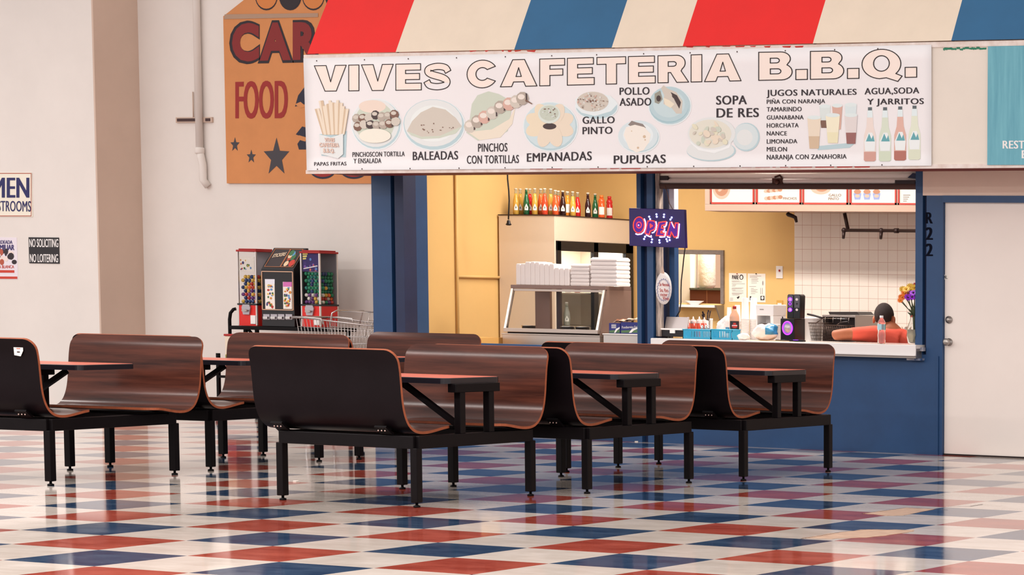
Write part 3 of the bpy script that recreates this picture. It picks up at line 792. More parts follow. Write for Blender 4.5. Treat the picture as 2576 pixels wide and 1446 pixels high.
def soup(s):
    s.e(1792, 380, 62, 26, aqua); s.e(1790, 378, 60, 25, pale); s.e(1880, 345, 34, 36, aqua); s.e(1878, 344, 32, 33, pal((212, 224, 226))); s.e(1876, 346, 20, 20, pale)
    s.p([(1734, 332), (1852, 332), (1838, 372), (1800, 386), (1760, 378), (1740, 360)], pal((236, 240, 240)))
    s.e(1793, 336, 60, 41, pale); s.e(1790, 337, 53, 36, pal((224, 222, 208))); r = random.Random(6)
    for i in range(26): s.e(1790 + r.uniform(-40, 40), 337 + r.uniform(-24, 24), r.uniform(5, 12), r.uniform(3, 8), (fry, food, green, pal((226, 222, 196)))[i % 4], r.uniform(0, 3), n=10)
def cups(s):
    s.p([(2058, 368), (2156, 358), (2140, 372), (2060, 378)], aqua)
    for x0, x1, t, b, c, c2 in ((2064, 2092, 268, 322, pal((216, 226, 224)), brown), (2096, 2122, 266, 326, rose, pal((214, 176, 160))), (2128, 2158, 264, 326, pal((214, 228, 230)), pal((220, 200, 190))),
                            (2034, 2068, 296, 374, fry, fry2), (2080, 2116, 290, 360, pal((238, 232, 206)), pal((232, 226, 190))), (2128, 2160, 290, 362, pal((222, 214, 212)), pal((150, 100, 96)))):
        m = (t + b) / 2; w = (x1 - x0) * 0.16
        s.p([(x0, t), (x1, t), (x1 - w, b), (x0 + w, b)], c); s.p([(x0 + w * 0.6, m + 8), (x1 - w * 0.6, m + 8), (x1 - w, b), (x0 + w, b)], c2)
        s.e((x0 + x1) / 2, t, (x1 - x0) / 2, 5, pal((220, 232, 232)))
def pbottle(s, x, m1, m2, t):
    s.p([(x - 6, t + 6), (x + 6, t + 6), (x + 9, t + 50), (x + 15, t + 72), (x + 15, t + 133), (x + 10, t + 136), (x - 12, t + 136), (x - 16, t + 132), (x - 15, t + 72), (x - 9, t + 50)], m1)
    s.p([(x - 5, t), (x + 5, t), (x + 5, t + 8), (x - 5, t + 8)], pal((90, 100, 104)))
    s.p([(x - 6, t + 8), (x + 6, t + 8), (x + 7, t + 26), (x - 7, t + 26)], pal((222, 236, 238)))
    s.p([(x - 15, t + 112), (x + 15, t + 112), (x + 15, t + 133), (x + 10, t + 136), (x - 12, t + 136), (x - 15, t + 133)], m2)
    s.p([(x - 14, t + 88), (x - 4, t + 64), (x + 6, t + 64), (x + 14, t + 88), (x + 12, t + 110), (x - 12, t + 110)], pal((232, 238, 238)))
    s.p([(x - 10, t + 86), (x - 2, t + 66), (x + 4, t + 80), (x + 8, t + 70), (x + 12, t + 86)], teal)
for f in (fries, skewers, baleada, pinchos, empanadas, gallo, pollo, pupusa, soup, cups): pic(f)
for x, a, b, t in ((2191, (232, 218, 210), (206, 158, 146), 270), (2229, (212, 222, 204), (206, 218, 196), 270), (2267, (220, 178, 164), (176, 112, 100), 268), (2303, (222, 228, 208), (216, 222, 200), 266)):
    pic(lambda s: pbottle(s, x, pal(a), pal(b), t))
mb = MB(); r3 = random.Random(12)
for x in range(800, 2330, 118):
    for y in (0, 1):
        px = x + r3.uniform(-6, 6); py = (150 - (px - 766) * 0.0215 + 4) if y == 0 else 426 - (px - 775) * 0.0077
        mb.lathe([(0.006, 0), (0.004, 0.003), (0.0005, 0.004)], ban(px, py, 0.001), 8, axis='y')
build('fixing_nails', mb, M('rusty nail', (70, 48, 44), 0.6), banner)

# teal banner at the far right of the fascia
a, b = W(2487, 117, YB), W(2487, 415, YB)
mb = MB().box(a.x, 4.6, YB - 0.012, YB - 0.008, b.z, a.z, 0)
tb = build('teal_banner', mb, M('faded teal banner', (112, 176, 190), 0.6, rgb2=(92, 156, 174), scale=3, stretch=(9, 1, 0.6)))
tag(tb, 'faded teal banner at the right end of the fascia, lettered REST', 'sign')
mb = MB(); text_px(mb, 'REST', 2523, 2577, 373.5, 373.5, 354, 354, YB - 0.0125, 0, 0.03, 1.06)
text_px(mb, 'B', 2571, 2584, 398, 398, 378, 378, YB - 0.0125, 0, 0.03, 1.06)
build('lettering', mb, m_white, tb)

# ------------------------------------------------------------------ things on the hall walls
def wall_sign(name, label, x0, x1, t, b, Y, m, d=0.008, cat='sign'):
    o = build(name, MB().bpx(x0, x1, t, b, Y - d, d), m); return tag(o, label, cat)
YL = 19.0
s = wall_sign('restroom_sign', 'cream MEN RESTROOMS sign with blue letters on the left wall', -34, 80, 434, 545, YL, M('cream sign', (232, 226, 210), 0.5))
m_navy = M('navy sign paint', (34, 36, 92), 0.6)
build('lettering', text_px(MB(), 'MEN', -19, 72, 497, 497, 447, 447, YL - 0.010, 0, 0.035, 1.05), m_navy, s)
mb = MB(); text_px(mb, 'RESTROOMS', -26, 77.5, 530.5, 532, 505, 506, YL - 0.010, 0, 0.02, 1.05)
build('lettering', mb, M('navy sign paint', (34, 36, 92), 0.6), s)
mb = MB(); Y = YL - 0.0095
for p in (((-33, 435), (79, 435), (79, 437), (-33, 437)), ((-33, 542), (79, 542), (79, 544), (-33, 544)), ((77.5, 437), (79, 437), (79, 542), (77.5, 542))): mb.ppx(p, Y)
build('border_line', mb, M('red pinstripe', (176, 96, 80), 0.6), s)
s = wall_sign('no_soliciting_sign', 'small black NO SOLICITING NO LOITERING sign on the left wall', 72.5, 148, 597, 662.5, YL, M('black sign', (30, 26, 30), 0.5))
mb = MB(); text_px(mb, 'NO SOLICITING', 74, 146.5, 621, 621.5, 601, 601.5, YL - 0.0095, 0, 0.03); text_px(mb, 'NO LOITERING', 75.5, 146, 659, 659.5, 639, 639.5, YL - 0.0095, 0, 0.03)
build('lettering', mb, m_white, s)
s = wall_sign('event_flyer', 'paper event flyer with red bands on the left wall below the restroom sign', -28, 43.5, 597, 702, YL, M('flyer paper', (226, 218, 226), 0.6), 0.003)
mb = MB(); Y = YL - 0.0045
text_px(mb, 'TARDEADA', -14, 31, 613, 613.5, 604, 604.5, Y, 0, 0.04); text_px(mb, 'FAMILIAR', -14, 35.5, 628.5, 629, 615, 615.5, Y, 0, 0.05)
text_px(mb, 'BANDA BLANCA', -24, 35, 675, 674.5, 667, 667, Y, 1, 0.03)
mb.ppx([(-24, 679), (36, 679.5), (36, 686), (-24, 685.5)], Y, 1); mb.ppx([(-28, 695), (43.5, 695.5), (43.5, 701.5), (-28, 701)], Y, 1)
build('lettering', mb, [M('indigo print', (54, 44, 104), 0.6), M('red print', (196, 60, 44), 0.6)], s)
mb = MB(); r4 = random.Random(11)
for i in range(22):
    x = r4.uniform(-20, 36); y = r4.uniform(632, 664)
    mb.epx(x, y, r4.uniform(3, 8), r4.uniform(4, 10), YL - 0.0042 - i * 0.0001, r4.randrange(3), 9)
build('photo_print', mb, [M('dark print', (44, 34, 40), 0.6), M('rust print', (176, 84, 62), 0.6), M('pale print', (232, 214, 206), 0.6)], s)

# carnival board
mb = MB(); Yc = YW - 0.024
P = [W(562, 41, Yc), W(573, 461, Yc), W(1010, 461, Yc)]
X0, X1 = W(567, 300, Yc).x, W(1000, 300, Yc).x; zb = W(573, 461, Yc).z; z1 = W(562, 41, Yc).z; z2 = z1 + 0.42
mb.prism([(X0, Yc, zb), (X1, Yc, zb), (X1, Yc, z2), (X0 + 0.72, Yc, z2), (X0, Yc, z1)], (0, 0.02, 0))
cb = build('carnival_board', mb, M('orange painted board', (208, 138, 84), 0.7, var=0.1, scale=3))
tag(cb, 'orange painted carnival FOOD board on the wall, partly behind the long menu sign', 'sign')
mb = MB(); Y = Yc - 0.002
text_px(mb, 'CAR', 579, 808, 158, 153, 57, 52, Y, 0, 0.085, 1.22, ref=0.06); text_px(mb, 'CAR', 583, 802, 155, 150, 59, 54, Y - 0.001, 1, 0.055, 1.22, ref=0.06)
text_px(mb, 'FOOD', 594, 722, 297.5, 297, 206, 203, Y, 2, 0.045, 1.02)
build('lettering', mb, [M('black paint', (36, 26, 34), 0.6), M('maroon paint', (128, 30, 30), 0.6), M('brick red paint', (150, 34, 30), 0.6)], cb)
def star(mb, cx, cy, r, ry, mi=0, Y=Y):
    pts = []
    for i in range(10):
        q = 1 if i % 2 == 0 else 0.42; t = PI / 2 + i * PI / 5; pts.append((cx + r * q * math.cos(t), cy - ry * q * math.sin(t)))
    o = len(mb.v); mb.v += [W(cx, cy, Y)] + [W(x, y, Y) for x, y in pts]
    for i in range(10): mb.face((o, o + 1 + i, o + 1 + (i + 1) % 10), mi)
m_star = M('dark slate paint', (62, 58, 64), 0.6)
for cx, cy, r, ry in ((591, 364, 12, 19), (632, 394, 12, 18), (695.5, 396, 34, 50)):
    mb = MB(); star(mb, cx, cy, r, ry); build('star', mb, m_star, cb)
mb = MB()
for i, x in enumerate((670, 730, 788, 846)):
    mb.epx(x, -8, 28, 34, Y, 1, 24); mb.epx(x, -10, 26.5, 32, Y - 0.001, 2 if i % 2 == 0 else 1, 24)
mb.ppx([(565, 36), (800, 33), (800, 43), (563, 48)], Y - 0.0015, 0)
build('scalloped_edge', mb, [M('weathered grey strip', (170, 140, 118), 0.7), M('black paint', (36, 26, 34)), M('orange scallop paint', (206, 126, 66), 0.7)], cb)
mb = MB()
mb.ppx([(742, 268), (750, 240), (768, 216), (790, 222), (790, 268), (766, 262)], Y, 0); mb.ppx([(748, 362), (760, 344), (744, 338), (760, 318), (790, 326), (790, 376), (752, 376)], Y, 0)
mb.ppx([(742, 262), (756, 256), (770, 268), (756, 272)], Y - 0.0006, 1); mb.ppx([(752, 340), (772, 346), (768, 356), (754, 352)], Y - 0.0006, 1)
mb.epx(812, 428, 32, 22, Y, 0); mb.epx(812, 427, 29, 18, Y - 0.001, 2); mb.epx(890, 428, 34, 22, Y, 0); mb.epx(890, 427, 31, 18, Y - 0.001, 2)
build('painted_shapes', mb, [M('navy paint', (34, 34, 54), 0.6), M('orange painted board', (208, 138, 84)), M('brick red paint', (150, 34, 30))], cb)

# conduit with its bracket
mb = MB(); Yp = YW - 0.045
x = W(498, 200, Yp).x; zt = 6.2; zj = W(500, 384, Yp).z
cdt = build('wall_conduit', MB().tube([(x, Yp, zt), (x, Yp, zj)], 0.034, 14), m_wall, None)
tag(cdt, 'white painted conduit running down the back wall left of the carnival board', 'pipe')
a, b = W(506, 384, Yp), W(511, 468, Yp)
build('lower_pipe', MB().tube([(x, Yp, zj + 0.02), (x + 0.02, Yp, zj - 0.06), (a.x + 0.012, Yp + 0.005, zj - 0.12), (a.x + 0.012, Yp + 0.005, b.z + 0.06), (a.x + 0.05, Yp + 0.03, b.z)], 0.036, 14), m_wall, cdt)
build('collar', MB().lathe([(0.042, -0.03), (0.046, -0.02), (0.046, 0.02), (0.042, 0.03)], (x, Yp, zj + 0.02), 14), m_wall, cdt)
a, b = W(443, 302, Yp + 0.03), W(534, 302, Yp + 0.03)
mb = MB().box(a.x, b.x, Yp + 0.025, YW, a.z - 0.026, a.z + 0.026, 0).box(a.x + 0.02, x - 0.06, Yp + 0.02, Yp + 0.03, a.z - 0.014, a.z + 0.014, 1).box(x + 0.06, b.x - 0.02, Yp + 0.02, Yp + 0.03, a.z - 0.014, a.z + 0.014, 1)
build('strut_bracket', mb, [M('tan painted steel', (196, 172, 156), 0.6), M('dark slot', (70, 50, 50), 0.7)], cdt)
c1, c2 = W(485, 231, Yp + 0.03), W(485, 296, Yp + 0.03)
build('thin_wire', MB().tube([(c1.x, Yp + 0.03, c1.z), (c1.x, Yp + 0.03, c2.z)], 0.006, 6), M('tan painted steel', (196, 172, 156)), cdt)
# sticker on the nearest left booth
# ------------------------------------------------------------------ roller shutter over the serving window
mb = MB(); zS0 = W(1970, 461, YF).z; z = zS0; xs0, xs1 = -1.12, 1.344
while z < 2.75:
    mb.tube([(xs0, YF + 0.06, z + 0.022), (xs1, YF + 0.06, z + 0.022)], 0.024, 8); z += 0.046
sh = build('roller_shutter', mb, M('white painted slats', (246, 236, 228), 0.5), origin=(0, YF + 0.1, zS0))
tag(sh, 'rolled up white shutter with a dark bottom bar above the serving window', 'shutter')
build('bottom_bar', MB().box(xs0, xs1, YF + 0.03, YF + 0.09, zS0 - 0.045, zS0, 0).box(xs0, xs1, YF + 0.022, YF + 0.03, zS0 - 0.018, zS0 - 0.008, 0), M('dark bronze bar', (74, 48, 42), 0.4, metal=0.5), sh, 0.003)
c = W(1958, 455, YF + 0.05)
mb = MB().box(c.x - 0.05, c.x + 0.05, YF + 0.035, YF + 0.065, c.z - 0.03, c.z + 0.02).tube([(c.x - 0.02, YF + 0.03, c.z + 0.03), (c.x + 0.03, YF + 0.025, c.z + 0.045), (c.x + 0.05, YF + 0.03, c.z + 0.02)], 0.008, 8)
mb.bar((c.x - 0.13, YF + 0.05, c.z - 0.012), (c.x + 0.09, YF + 0.05, c.z + 0.005), 0.012, 0.014).ball((c.x + 0.0, YF + 0.03, c.z - 0.01), 0.022, 10, 7)
build('padlock', mb, M('rusty brown lock', (84, 50, 40), 0.5, metal=0.5, var=0.3, scale=30), sh)
for x0, x1, y0, y1 in ((1642, 1680, 442, 453), (2251, 2302, 453, 463)):
    build('slide_bolt', MB().bpx(x0, x1, y0, y1, YF + 0.03, 0.03), M('dark steel latch', (52, 44, 46), 0.45, metal=0.5), sh, 0.003)
c = [W(2283, 447, YF + 0.03), W(2296, 435, YF + 0.03), W(2303, 436, YF + 0.03), W(2303, 449, YF + 0.03)]
build('guide_hook', MB().prism(c, (0, 0.03, 0)), m_blue_dark, sh)

# ------------------------------------------------------------------ the serving counters
zc = 0.888
mb = MB().box(-1.115, 1.412, YF - 0.10, YF + 0.46, zc - 0.03, zc, 0)
ct = build('serving_counter', mb, M('white laminate counter', (238, 230, 222), 0.14, var=0.05, scale=2), origin=(0, YF + 0.2, zc))
tag(ct, 'white serving counter with a broad white front edge under the open window', 'counter')
build('front_edge', MB().box(-1.115, 1.412, YF - 0.112, YF - 0.10, zc - 0.082, zc - 0.002, 0).box(-1.115, 1.412, YF - 0.125, YF - 0.10, zc - 0.09, zc - 0.082, 0), m_white, ct, 0.002)
build('metal_strip', MB().box(-1.115, 1.405, YF - 0.095, YF - 0.0, zc - 0.108, zc - 0.03, 0), m_steel, ct)
struct('trim_5', MB().box(1.36, 1.44, YF - 0.035, YF, zc - 0.05, zc - 0.02, 0).box(1.30, 1.43, YF - 0.06, YF - 0.0, zc - 0.125, zc - 0.108, 0), M('chipped blue paint', (44, 82, 128), 0.5, rgb2=(196, 190, 190), scale=22))
xlc = W(1262, 845, 18.38).x - .03
lc = build('side_counter', MB().box(-3.74, xlc, YF + 0.0, YF + 0.5, 0.802, 0.845).box(-3.74, xlc, YF + 0.14, YF + 0.5, 0, 0.802), M('orange laminate counter', (232, 176, 100), 0.35))
tag(lc, 'orange laminate counter top left of the glass food warmer', 'counter')
bk = build('back_counter', MB().box(-2.3, 3.15, YK - 0.62, YK - 0.02, 0.80, 0.84).box(-2.25, 3.1, YK - 0.58, YK - 0.02, 0, 0.80), m_steel, None, 0.004)
tag(bk, 'steel back counter along the yellow and tiled kitchen wall', 'counter')
ZB = 0.84

# ------------------------------------------------------------------ drinks cooler and the bottles on top
fx0, fx1, fy0, fy1 = XK + 0.02, U(1395, 700, -3.30).x, 19.45, 20.66
zf = U(1395, 541, fx1).z
zf = W(1395, 541, fy0).z
fr_ = thing('drinks_cooler', 'tall cream drinks cooler with black framed glass sliding doors', 'cooler', ((fx0 + fx1) / 2, (fy0 + fy1) / 2, 0))
m_fr = M('cream enamel', (226, 208, 186), 0.45, var=0.04, scale=2)
zhd = U(1405, 606, fx1).z
mb = MB().box(fx0, fx1, fy0, fy0 + 0.02, 0.0, zf - 0.001).box(fx0, fx1, fy1 - 0.05, fy1, 0.0, zf - 0.001).box(fx0, fx0 + 0.05, fy0 + 0.02, fy1 - 0.05, 0.0, zf - 0.001)
mb.box(fx0 + 0.05, fx1 - 0.001, fy0 + 0.02, fy1 - 0.05, zhd + 0.001, zf - 0.001).box(fx0 + 0.05, fx1 - 0.001, fy0 + 0.02, fy1 - 0.05, 0.0, 0.34)
build('cabinet', mb, m_fr, fr_, 0.005)
build('top_rim', MB().box(fx0 - 0.004, fx1 + 0.006, fy0 - 0.004, fy1 + 0.004, zf - 0.006, zf + 0.004), M('dark brown rim', (60, 44, 40), 0.5), fr_)
zd1 = U(1405, 606, fx1).z; zd0 = 0.36
mb = MB()
for y0, y1, za, zb2 in ((fy0 + 0.02, fy1 - 0.02, zd1 - 0.09, zd1), (fy0 + 0.02, fy1 - 0.02, zd0, zd0 + 0.06), (fy0 + 0.02, fy0 + 0.08, zd0, zd1), (fy1 - 0.14, fy1 - 0.02, zd0, zd1), ((fy0 + fy1) / 2 - 0.035, (fy0 + fy1) / 2 + 0.035, zd0, zd1)):
    mb.box(fx1 - 0.03, fx1 + 0.012, y0, y1, za, zb2)
build('door_frame', mb, m_blackp, fr_, 0.003)
ymid = (fy0 + fy1) / 2
for y0, y1 in ((fy0 + 0.08, ymid - 0.035), (ymid + 0.035, fy1 - 0.14)):
    build('glass_door', MB().box(fx1 - 0.012, fx1 - 0.006, y0, y1, zd0 + 0.06, zd1 - 0.09), m_glass, fr_)
for z in (0.62, 0.93, 1.24):
    build('shelf', MB().box(fx0 + 0.05, fx1 - 0.04, fy0 + 0.05, fy1 - 0.05, z, z + 0.012), m_steel, fr_)
area_light('cooler_light', (fx1 - .2, (fy0 + fy1) / 2, zhd - .02), .25, 1.0, 9, (1.0, 0.97, 0.92))
build('lamp', MB().box(fx1 - 0.09, fx1 - 0.045, fy0 + 0.10, fy0 + 0.14, zd0 + 0.06, zd1 - 0.1).box(fx1 - 0.09, fx1 - 0.045, fy1 - 0.2, fy1 - 0.17, zd0 + 0.06, zd1 - 0.1), M('cooler tube lamp', (255, 250, 240), 0.5, emit=(255, 246, 232), es=2.2), fr_)

def liquid(rgb): return M('soda %d %d %d' % rgb, rgb, 0.08, spec=0.7)
m_bglass = M('pale bottle glass', (226, 232, 220), 0.05, trans=0.85, ior=1.2)
_bot = {}
def bottle(kind, x, y, z, label, cat_group, h=0.235, r=0.031, rgb=(232, 182, 62), cap=(200, 190, 180), lab=(236, 232, 224), mark=(36, 60, 52)):
    t = thing('soda_bottle', label, 'bottle', (x, y, z), cat_group)
    if kind == 'glass':
        body = [(r * .8, 0), (r, .006), (r, h * .42), (r * .93, h * .52), (r * .62, h * .68), (r * .46, h * .80)]
        neck = [(r * .46, h * .80), (r * .40, h * .9), (r * .42, h * .96)]
    elif kind == 'fanta':
        body = [(r * .8, 0), (r, .006), (r, h * .5), (r * .9, h * .62), (r * .62, h * .74), (r * .5, h * .84)]
        neck = [(r * .5, h * .84), (r * .46, h * .95)]
    else:
        body = [(r * .8, 0), (r, .008), (r * .9, h * .12), (r, h * .2), (r, h * .6), (r * .84, h * .66), (r, h * .72), (r * .86, h * .8), (r * .55, h * .88)]
        neck = [(r * .55, h * .88), (r * .5, h * .92)]
    build('bottle_body', MB().lathe(body, (x, y, z), 16), liquid(rgb), t)
    build('bottle_neck', MB().lathe(neck, (x, y, z), 12), liquid(rgb) if kind == 'sport' or rgb[1] < 70 and rgb[0] < 80 or rgb == (34, 96, 58) else m_bglass, t)
    zt = neck[-1][1]
    build('bottle_cap', MB().lathe([(neck[-1][0] * 1.15, zt - .004), (neck[-1][0] * 1.25, zt), (neck[-1][0] * 1.15, h), (neck[-1][0] * .6, h)], (x, y, z), 12), M('cap %d %d %d' % cap, cap, 0.35), t)
    lb = MB()
    d = (CAM - Vector((x, y, z))); a0 = math.atan2(d.y, d.x)
    z0, z1, hw = (h * .17, h * .42, 0.62) if kind == 'glass' else (h * .14, h * .48, 0.9)
    for k in range(6):
        t0, t1 = a0 - hw + 2 * hw * k / 6, a0 - hw + 2 * hw * (k + 1) / 6; q = r * 1.015
        zz = [z1 - abs((k + e) / 3 - 1) * h * (.15 if kind == 'glass' else 0) for e in (0, 1)]
        lb.poly([(x + q * math.cos(t0), y + q * math.sin(t0), z + z0), (x + q * math.cos(t1), y + q * math.sin(t1), z + z0),
                 (x + q * math.cos(t1), y + q * math.sin(t1), z + zz[1]), (x + q * math.cos(t0), y + q * math.sin(t0), z + zz[0])], 0)
        if kind == 'glass' and k in (2, 3):
            q = r * 1.025
            lb.poly([(x + q * math.cos(t0), y + q * math.sin(t0), z + h * .24), (x + q * math.cos(t1), y + q * math.sin(t1), z + h * .24), (x + q * math.cos((t0 + t1) / 2), y + q * math.sin((t0 + t1) / 2), z + h * .36)], 1)
    build('bottle_label', lb, [M('label %d %d %d' % lab, lab, 0.6), M('label mark', mark, 0.6)], t)
    return t
YEL, GRN, RED, ORA, COL_ = (210, 164, 70), (34, 96, 58), (206, 36, 34), (226, 104, 44), (48, 22, 22)
GB = 'soda bottles on top of the drinks cooler'
bl = [(257, YEL, 'leftmost bottle on the cooler, yellow soda'), (293, YEL, 'second bottle on the cooler, yellow soda beside a dark green bottle'), (343, GRN, 'dark green soda bottle between a yellow and a red one on the cooler'),
      (372, RED, 'bright red soda bottle right of the dark green one on the cooler'), (413, YEL, 'yellow soda bottle between the red and orange bottles on the cooler'), (462, ORA, 'orange soda bottle, left one of a touching pair on the cooler'),
      (495, (222, 74, 44), 'red orange soda bottle, right one of a touching pair on the cooler'), (545, YEL, 'yellow soda bottle standing above the cooler corner'), (583, (224, 92, 46), 'red orange soda bottle just right of the cooler corner'),
      (607, (220, 84, 50), 'coral soda bottle left of the black cola on the cooler'), (645, COL_, 'black cola bottle with white lettering band on the cooler'), (683, (238, 140, 44), 'orange soda bottle with a tall pale label beside the black cola'),
      (727, YEL, 'last yellow soda bottle toward the right on the cooler'), (767, RED, 'red soda bottle at the right end of the close row on the cooler'), (852, (52, 26, 30), 'lone dark brown bottle with white label after the gap on the cooler'),
      (912, GRN, 'dark green bottle next to the two sports drinks on the cooler'), (965, (236, 96, 44), 'orange sports drink bottle on the cooler'), (1030, (200, 40, 40), 'red sports drink bottle at the right end of the cooler')]
zt = zf + 0.004
for i, (zx, rgb, lab) in enumerate(bl):
    px = 1220 + zx / 3.287
    if zx < 560:
        p = W(px, 540, fy0 + 0.05 + 0.066 * (i % 2)); x, y = min(p.x, fx1 - 0.035), p.y
    else:
        p = U(px, 543, fx1 - 0.045 - 0.066 * (i % 2)); x, y = p.x, p.y
    kind = 'sport' if zx in (965, 1030) else ('fanta' if zx == 683 else 'glass')
    bottle(kind, x, y, zt, lab, GB, 0.215 if kind == 'sport' else (0.245 if zx < 560 else 0.23), 0.031 if kind == 'sport' else 0.028, rgb,
           (226, 120, 50) if zx == 965 else ((206, 50, 44) if zx == 1030 else (206, 190, 168)), (236, 232, 224), (30, 70, 60))
# drinks standing inside behind the glass
inn = [(0.22, 1.254, (150, 206, 210), 'pale blue drink bottle inside the cooler, upper shelf, nearest the left door edge'), (0.36, 1.252, (226, 222, 214), 'clear drink bottle inside the cooler beside the pale blue one'),
       (0.5, 1.252, (196, 118, 104), 'pink drink bottle inside the cooler, upper shelf'), (0.2, 0.942, (222, 150, 130), 'salmon drink bottle inside the cooler, middle shelf'), (0.34, 0.942, (150, 150, 140), 'grey drink bottle inside the cooler, middle shelf'),
       (0.78, 1.252, (190, 196, 176), 'grey green drink bottle behind the right cooler door'), (0.92, 1.252, (214, 206, 190), 'beige drink bottle behind the right cooler door')]
for dy, z, rgb, lab in inn:
    bottle('glass', fx1 - 0.13, fy0 + dy, z + .002, lab, 'drink bottles inside the cooler', 0.22, 0.03, rgb)

# ------------------------------------------------------------------ glass food warmer with foam boxes on it
y0f, y1f = 18.40, 18.86
A = W(1269, 829, y0f); B = W(1506, 829, y0f); zt = W(1400, 727, y0f + .1).z; ztop = W(1400, 718, y0f + .1).z
x0, x1 = A.x, B.x; zr = A.z; zb0 = W(1400, 841, y0f).z
dyt = 0.11                                        # the glass leans back towards the top
fw = thing('food_warmer', 'steel and glass food warmer display case on the counter left of the center post', 'food warmer', ((x0 + x1) / 2, (y0f + y1f) / 2, 0.80))
m_stl2 = M('warm stainless', (190, 176, 166), 0.3, metal=0.9)
build('top_plate', MB().box(x0 + 0.0, x1 + 0.01, y0f + dyt - 0.02, y1f, zt, ztop), M('brown steel plate', (136, 112, 104), 0.4, metal=0.6), fw, 0.003)
mb = MB()
mb.bar((x0 + .012, y0f, zr), (x0 + .012, y0f + dyt, zt), 0.026, 0.03).bar((x1 - .012, y0f, zr), (x1 - .012, y0f + dyt, zt), 0.026, 0.03)
mb.bar((x0, y0f, zr - 0.0), (x1, y0f, zr - 0.0), 0.03, 0.034).bar((x0, y0f + dyt, zt - .012), (x1, y0f + dyt, zt - .012), 0.025, 0.022)
build('front_frame', mb, m_stl2, fw, 0.002)
build('front_glass', MB().hexa([(x0 + .025, y0f, zr), (x1 - .025, y0f, zr), (x0 + .025, y0f + .005, zr), (x1 - .025, y0f + .005, zr), (x0 + .025, y0f + dyt, zt - .02), (x1 - .025, y0f + dyt, zt - .02), (x0 + .025, y0f + dyt + .005, zt - .02), (x1 - .025, y0f + dyt + .005, zt - .02)]), m_glass, fw)
xd = W(1405, 780, y1f - .03).x
build('back_frame', MB().box(x0, x0 + .16, y1f - .03, y1f, zr, zt, 0).box(xd - .016, xd + .016, y1f - .03, y1f, zr, zt, 1).box(x0, x1, y1f - .03, y1f, zr - .04, zr, 1), [M('dull brown panel', (128, 100, 90), 0.35, metal=0.5), M('dark steel', (70, 58, 62), 0.4, metal=0.6)], fw)
build('side_panel', MB().prism([(x1 + .002, y0f + .01, zr - .03), (x1 + .002, y1f, zr - .03), (x1 + .002, y1f, zt), (x1 + .002, y0f + dyt, zt)], (.008, 0, 0)), M('brushed tan steel', (150, 124, 112), 0.32, metal=0.7), fw)
build('base', MB().box(x0 - .015, x1 + .02, y0f - .01, y1f, 0.72, zb0, 0).box(x0 - .02, x1 + .025, y0f - .02, y1f, zb0 - .012, zb0, 0), m_stl2, fw, 0.003)
build('well', MB().box(x0 + .01, x1 - .01, y0f + .03, y1f - .03, zb0, zb0 + .02), M('dark well', (72, 58, 54), 0.5, metal=0.5), fw)
for k, px in enumerate((1330, 1428, 1466)):
    c = W(px, 836, y0f + .16)
    build('food_pan', MB().lathe([(.055, 0), (.06, .045), (.066, .05), (.05, .051)], (c.x, c.y, zb0 + .02), 18), m_chrome, fw)
build('stand', MB().box(x0 - .01, x1 + .02, y0f, y1f - .01, 0.0, 0.72), m_steel, fw)

# foam clamshell boxes, some on edge and some lying flat
def clam_on_edge(x0, x1, yt, yb, Y, lab):
    a, b = W(x0, yb, Y), W(x1, yt, Y); zb_ = ztop + .001; h = b.z - a.z; xm = (a.x + b.x) / 2; w = b.x - a.x
    mb = MB()
    mb.prism([(a.x, Y, zb_), (b.x, Y, zb_), (b.x - w * .01, Y, zb_ + h * .9), (b.x - w * .1, Y, zb_ + h), (a.x + w * .1, Y, zb_ + h), (a.x + w * .01, Y, zb_ + h * .9)], (0, .19, 0))
    tag(build('foam_box', mb, m_foam, None, 0.006), lab, 'takeout box', 'white foam takeout boxes on the food warmer')
edge = [(1298, 1309, 663, 716), (1309.6, 1320, 663, 716.5), (1320.6, 1334, 659, 717), (1334.6, 1345, 658, 717), (1345.6, 1357, 659, 717), (1357.6, 1369, 663, 718), (1369.6, 1381, 664, 718), (1381.6, 1394, 664, 718), (1394.6, 1407, 674, 719), (1407.6, 1419, 675, 719), (1419.6, 1432, 675, 719)]
words = ['leftmost', 'second from left', 'third from left', 'fourth from left', 'fifth from left', 'sixth from left', 'seventh from left', 'eighth from left', 'ninth from left', 'tenth from left', 'last']
for e, wd_ in zip(edge, words):
    clam_on_edge(*e, y0f + dyt + .03, 'white foam takeout box on edge, %s of the upright row' % wd_)
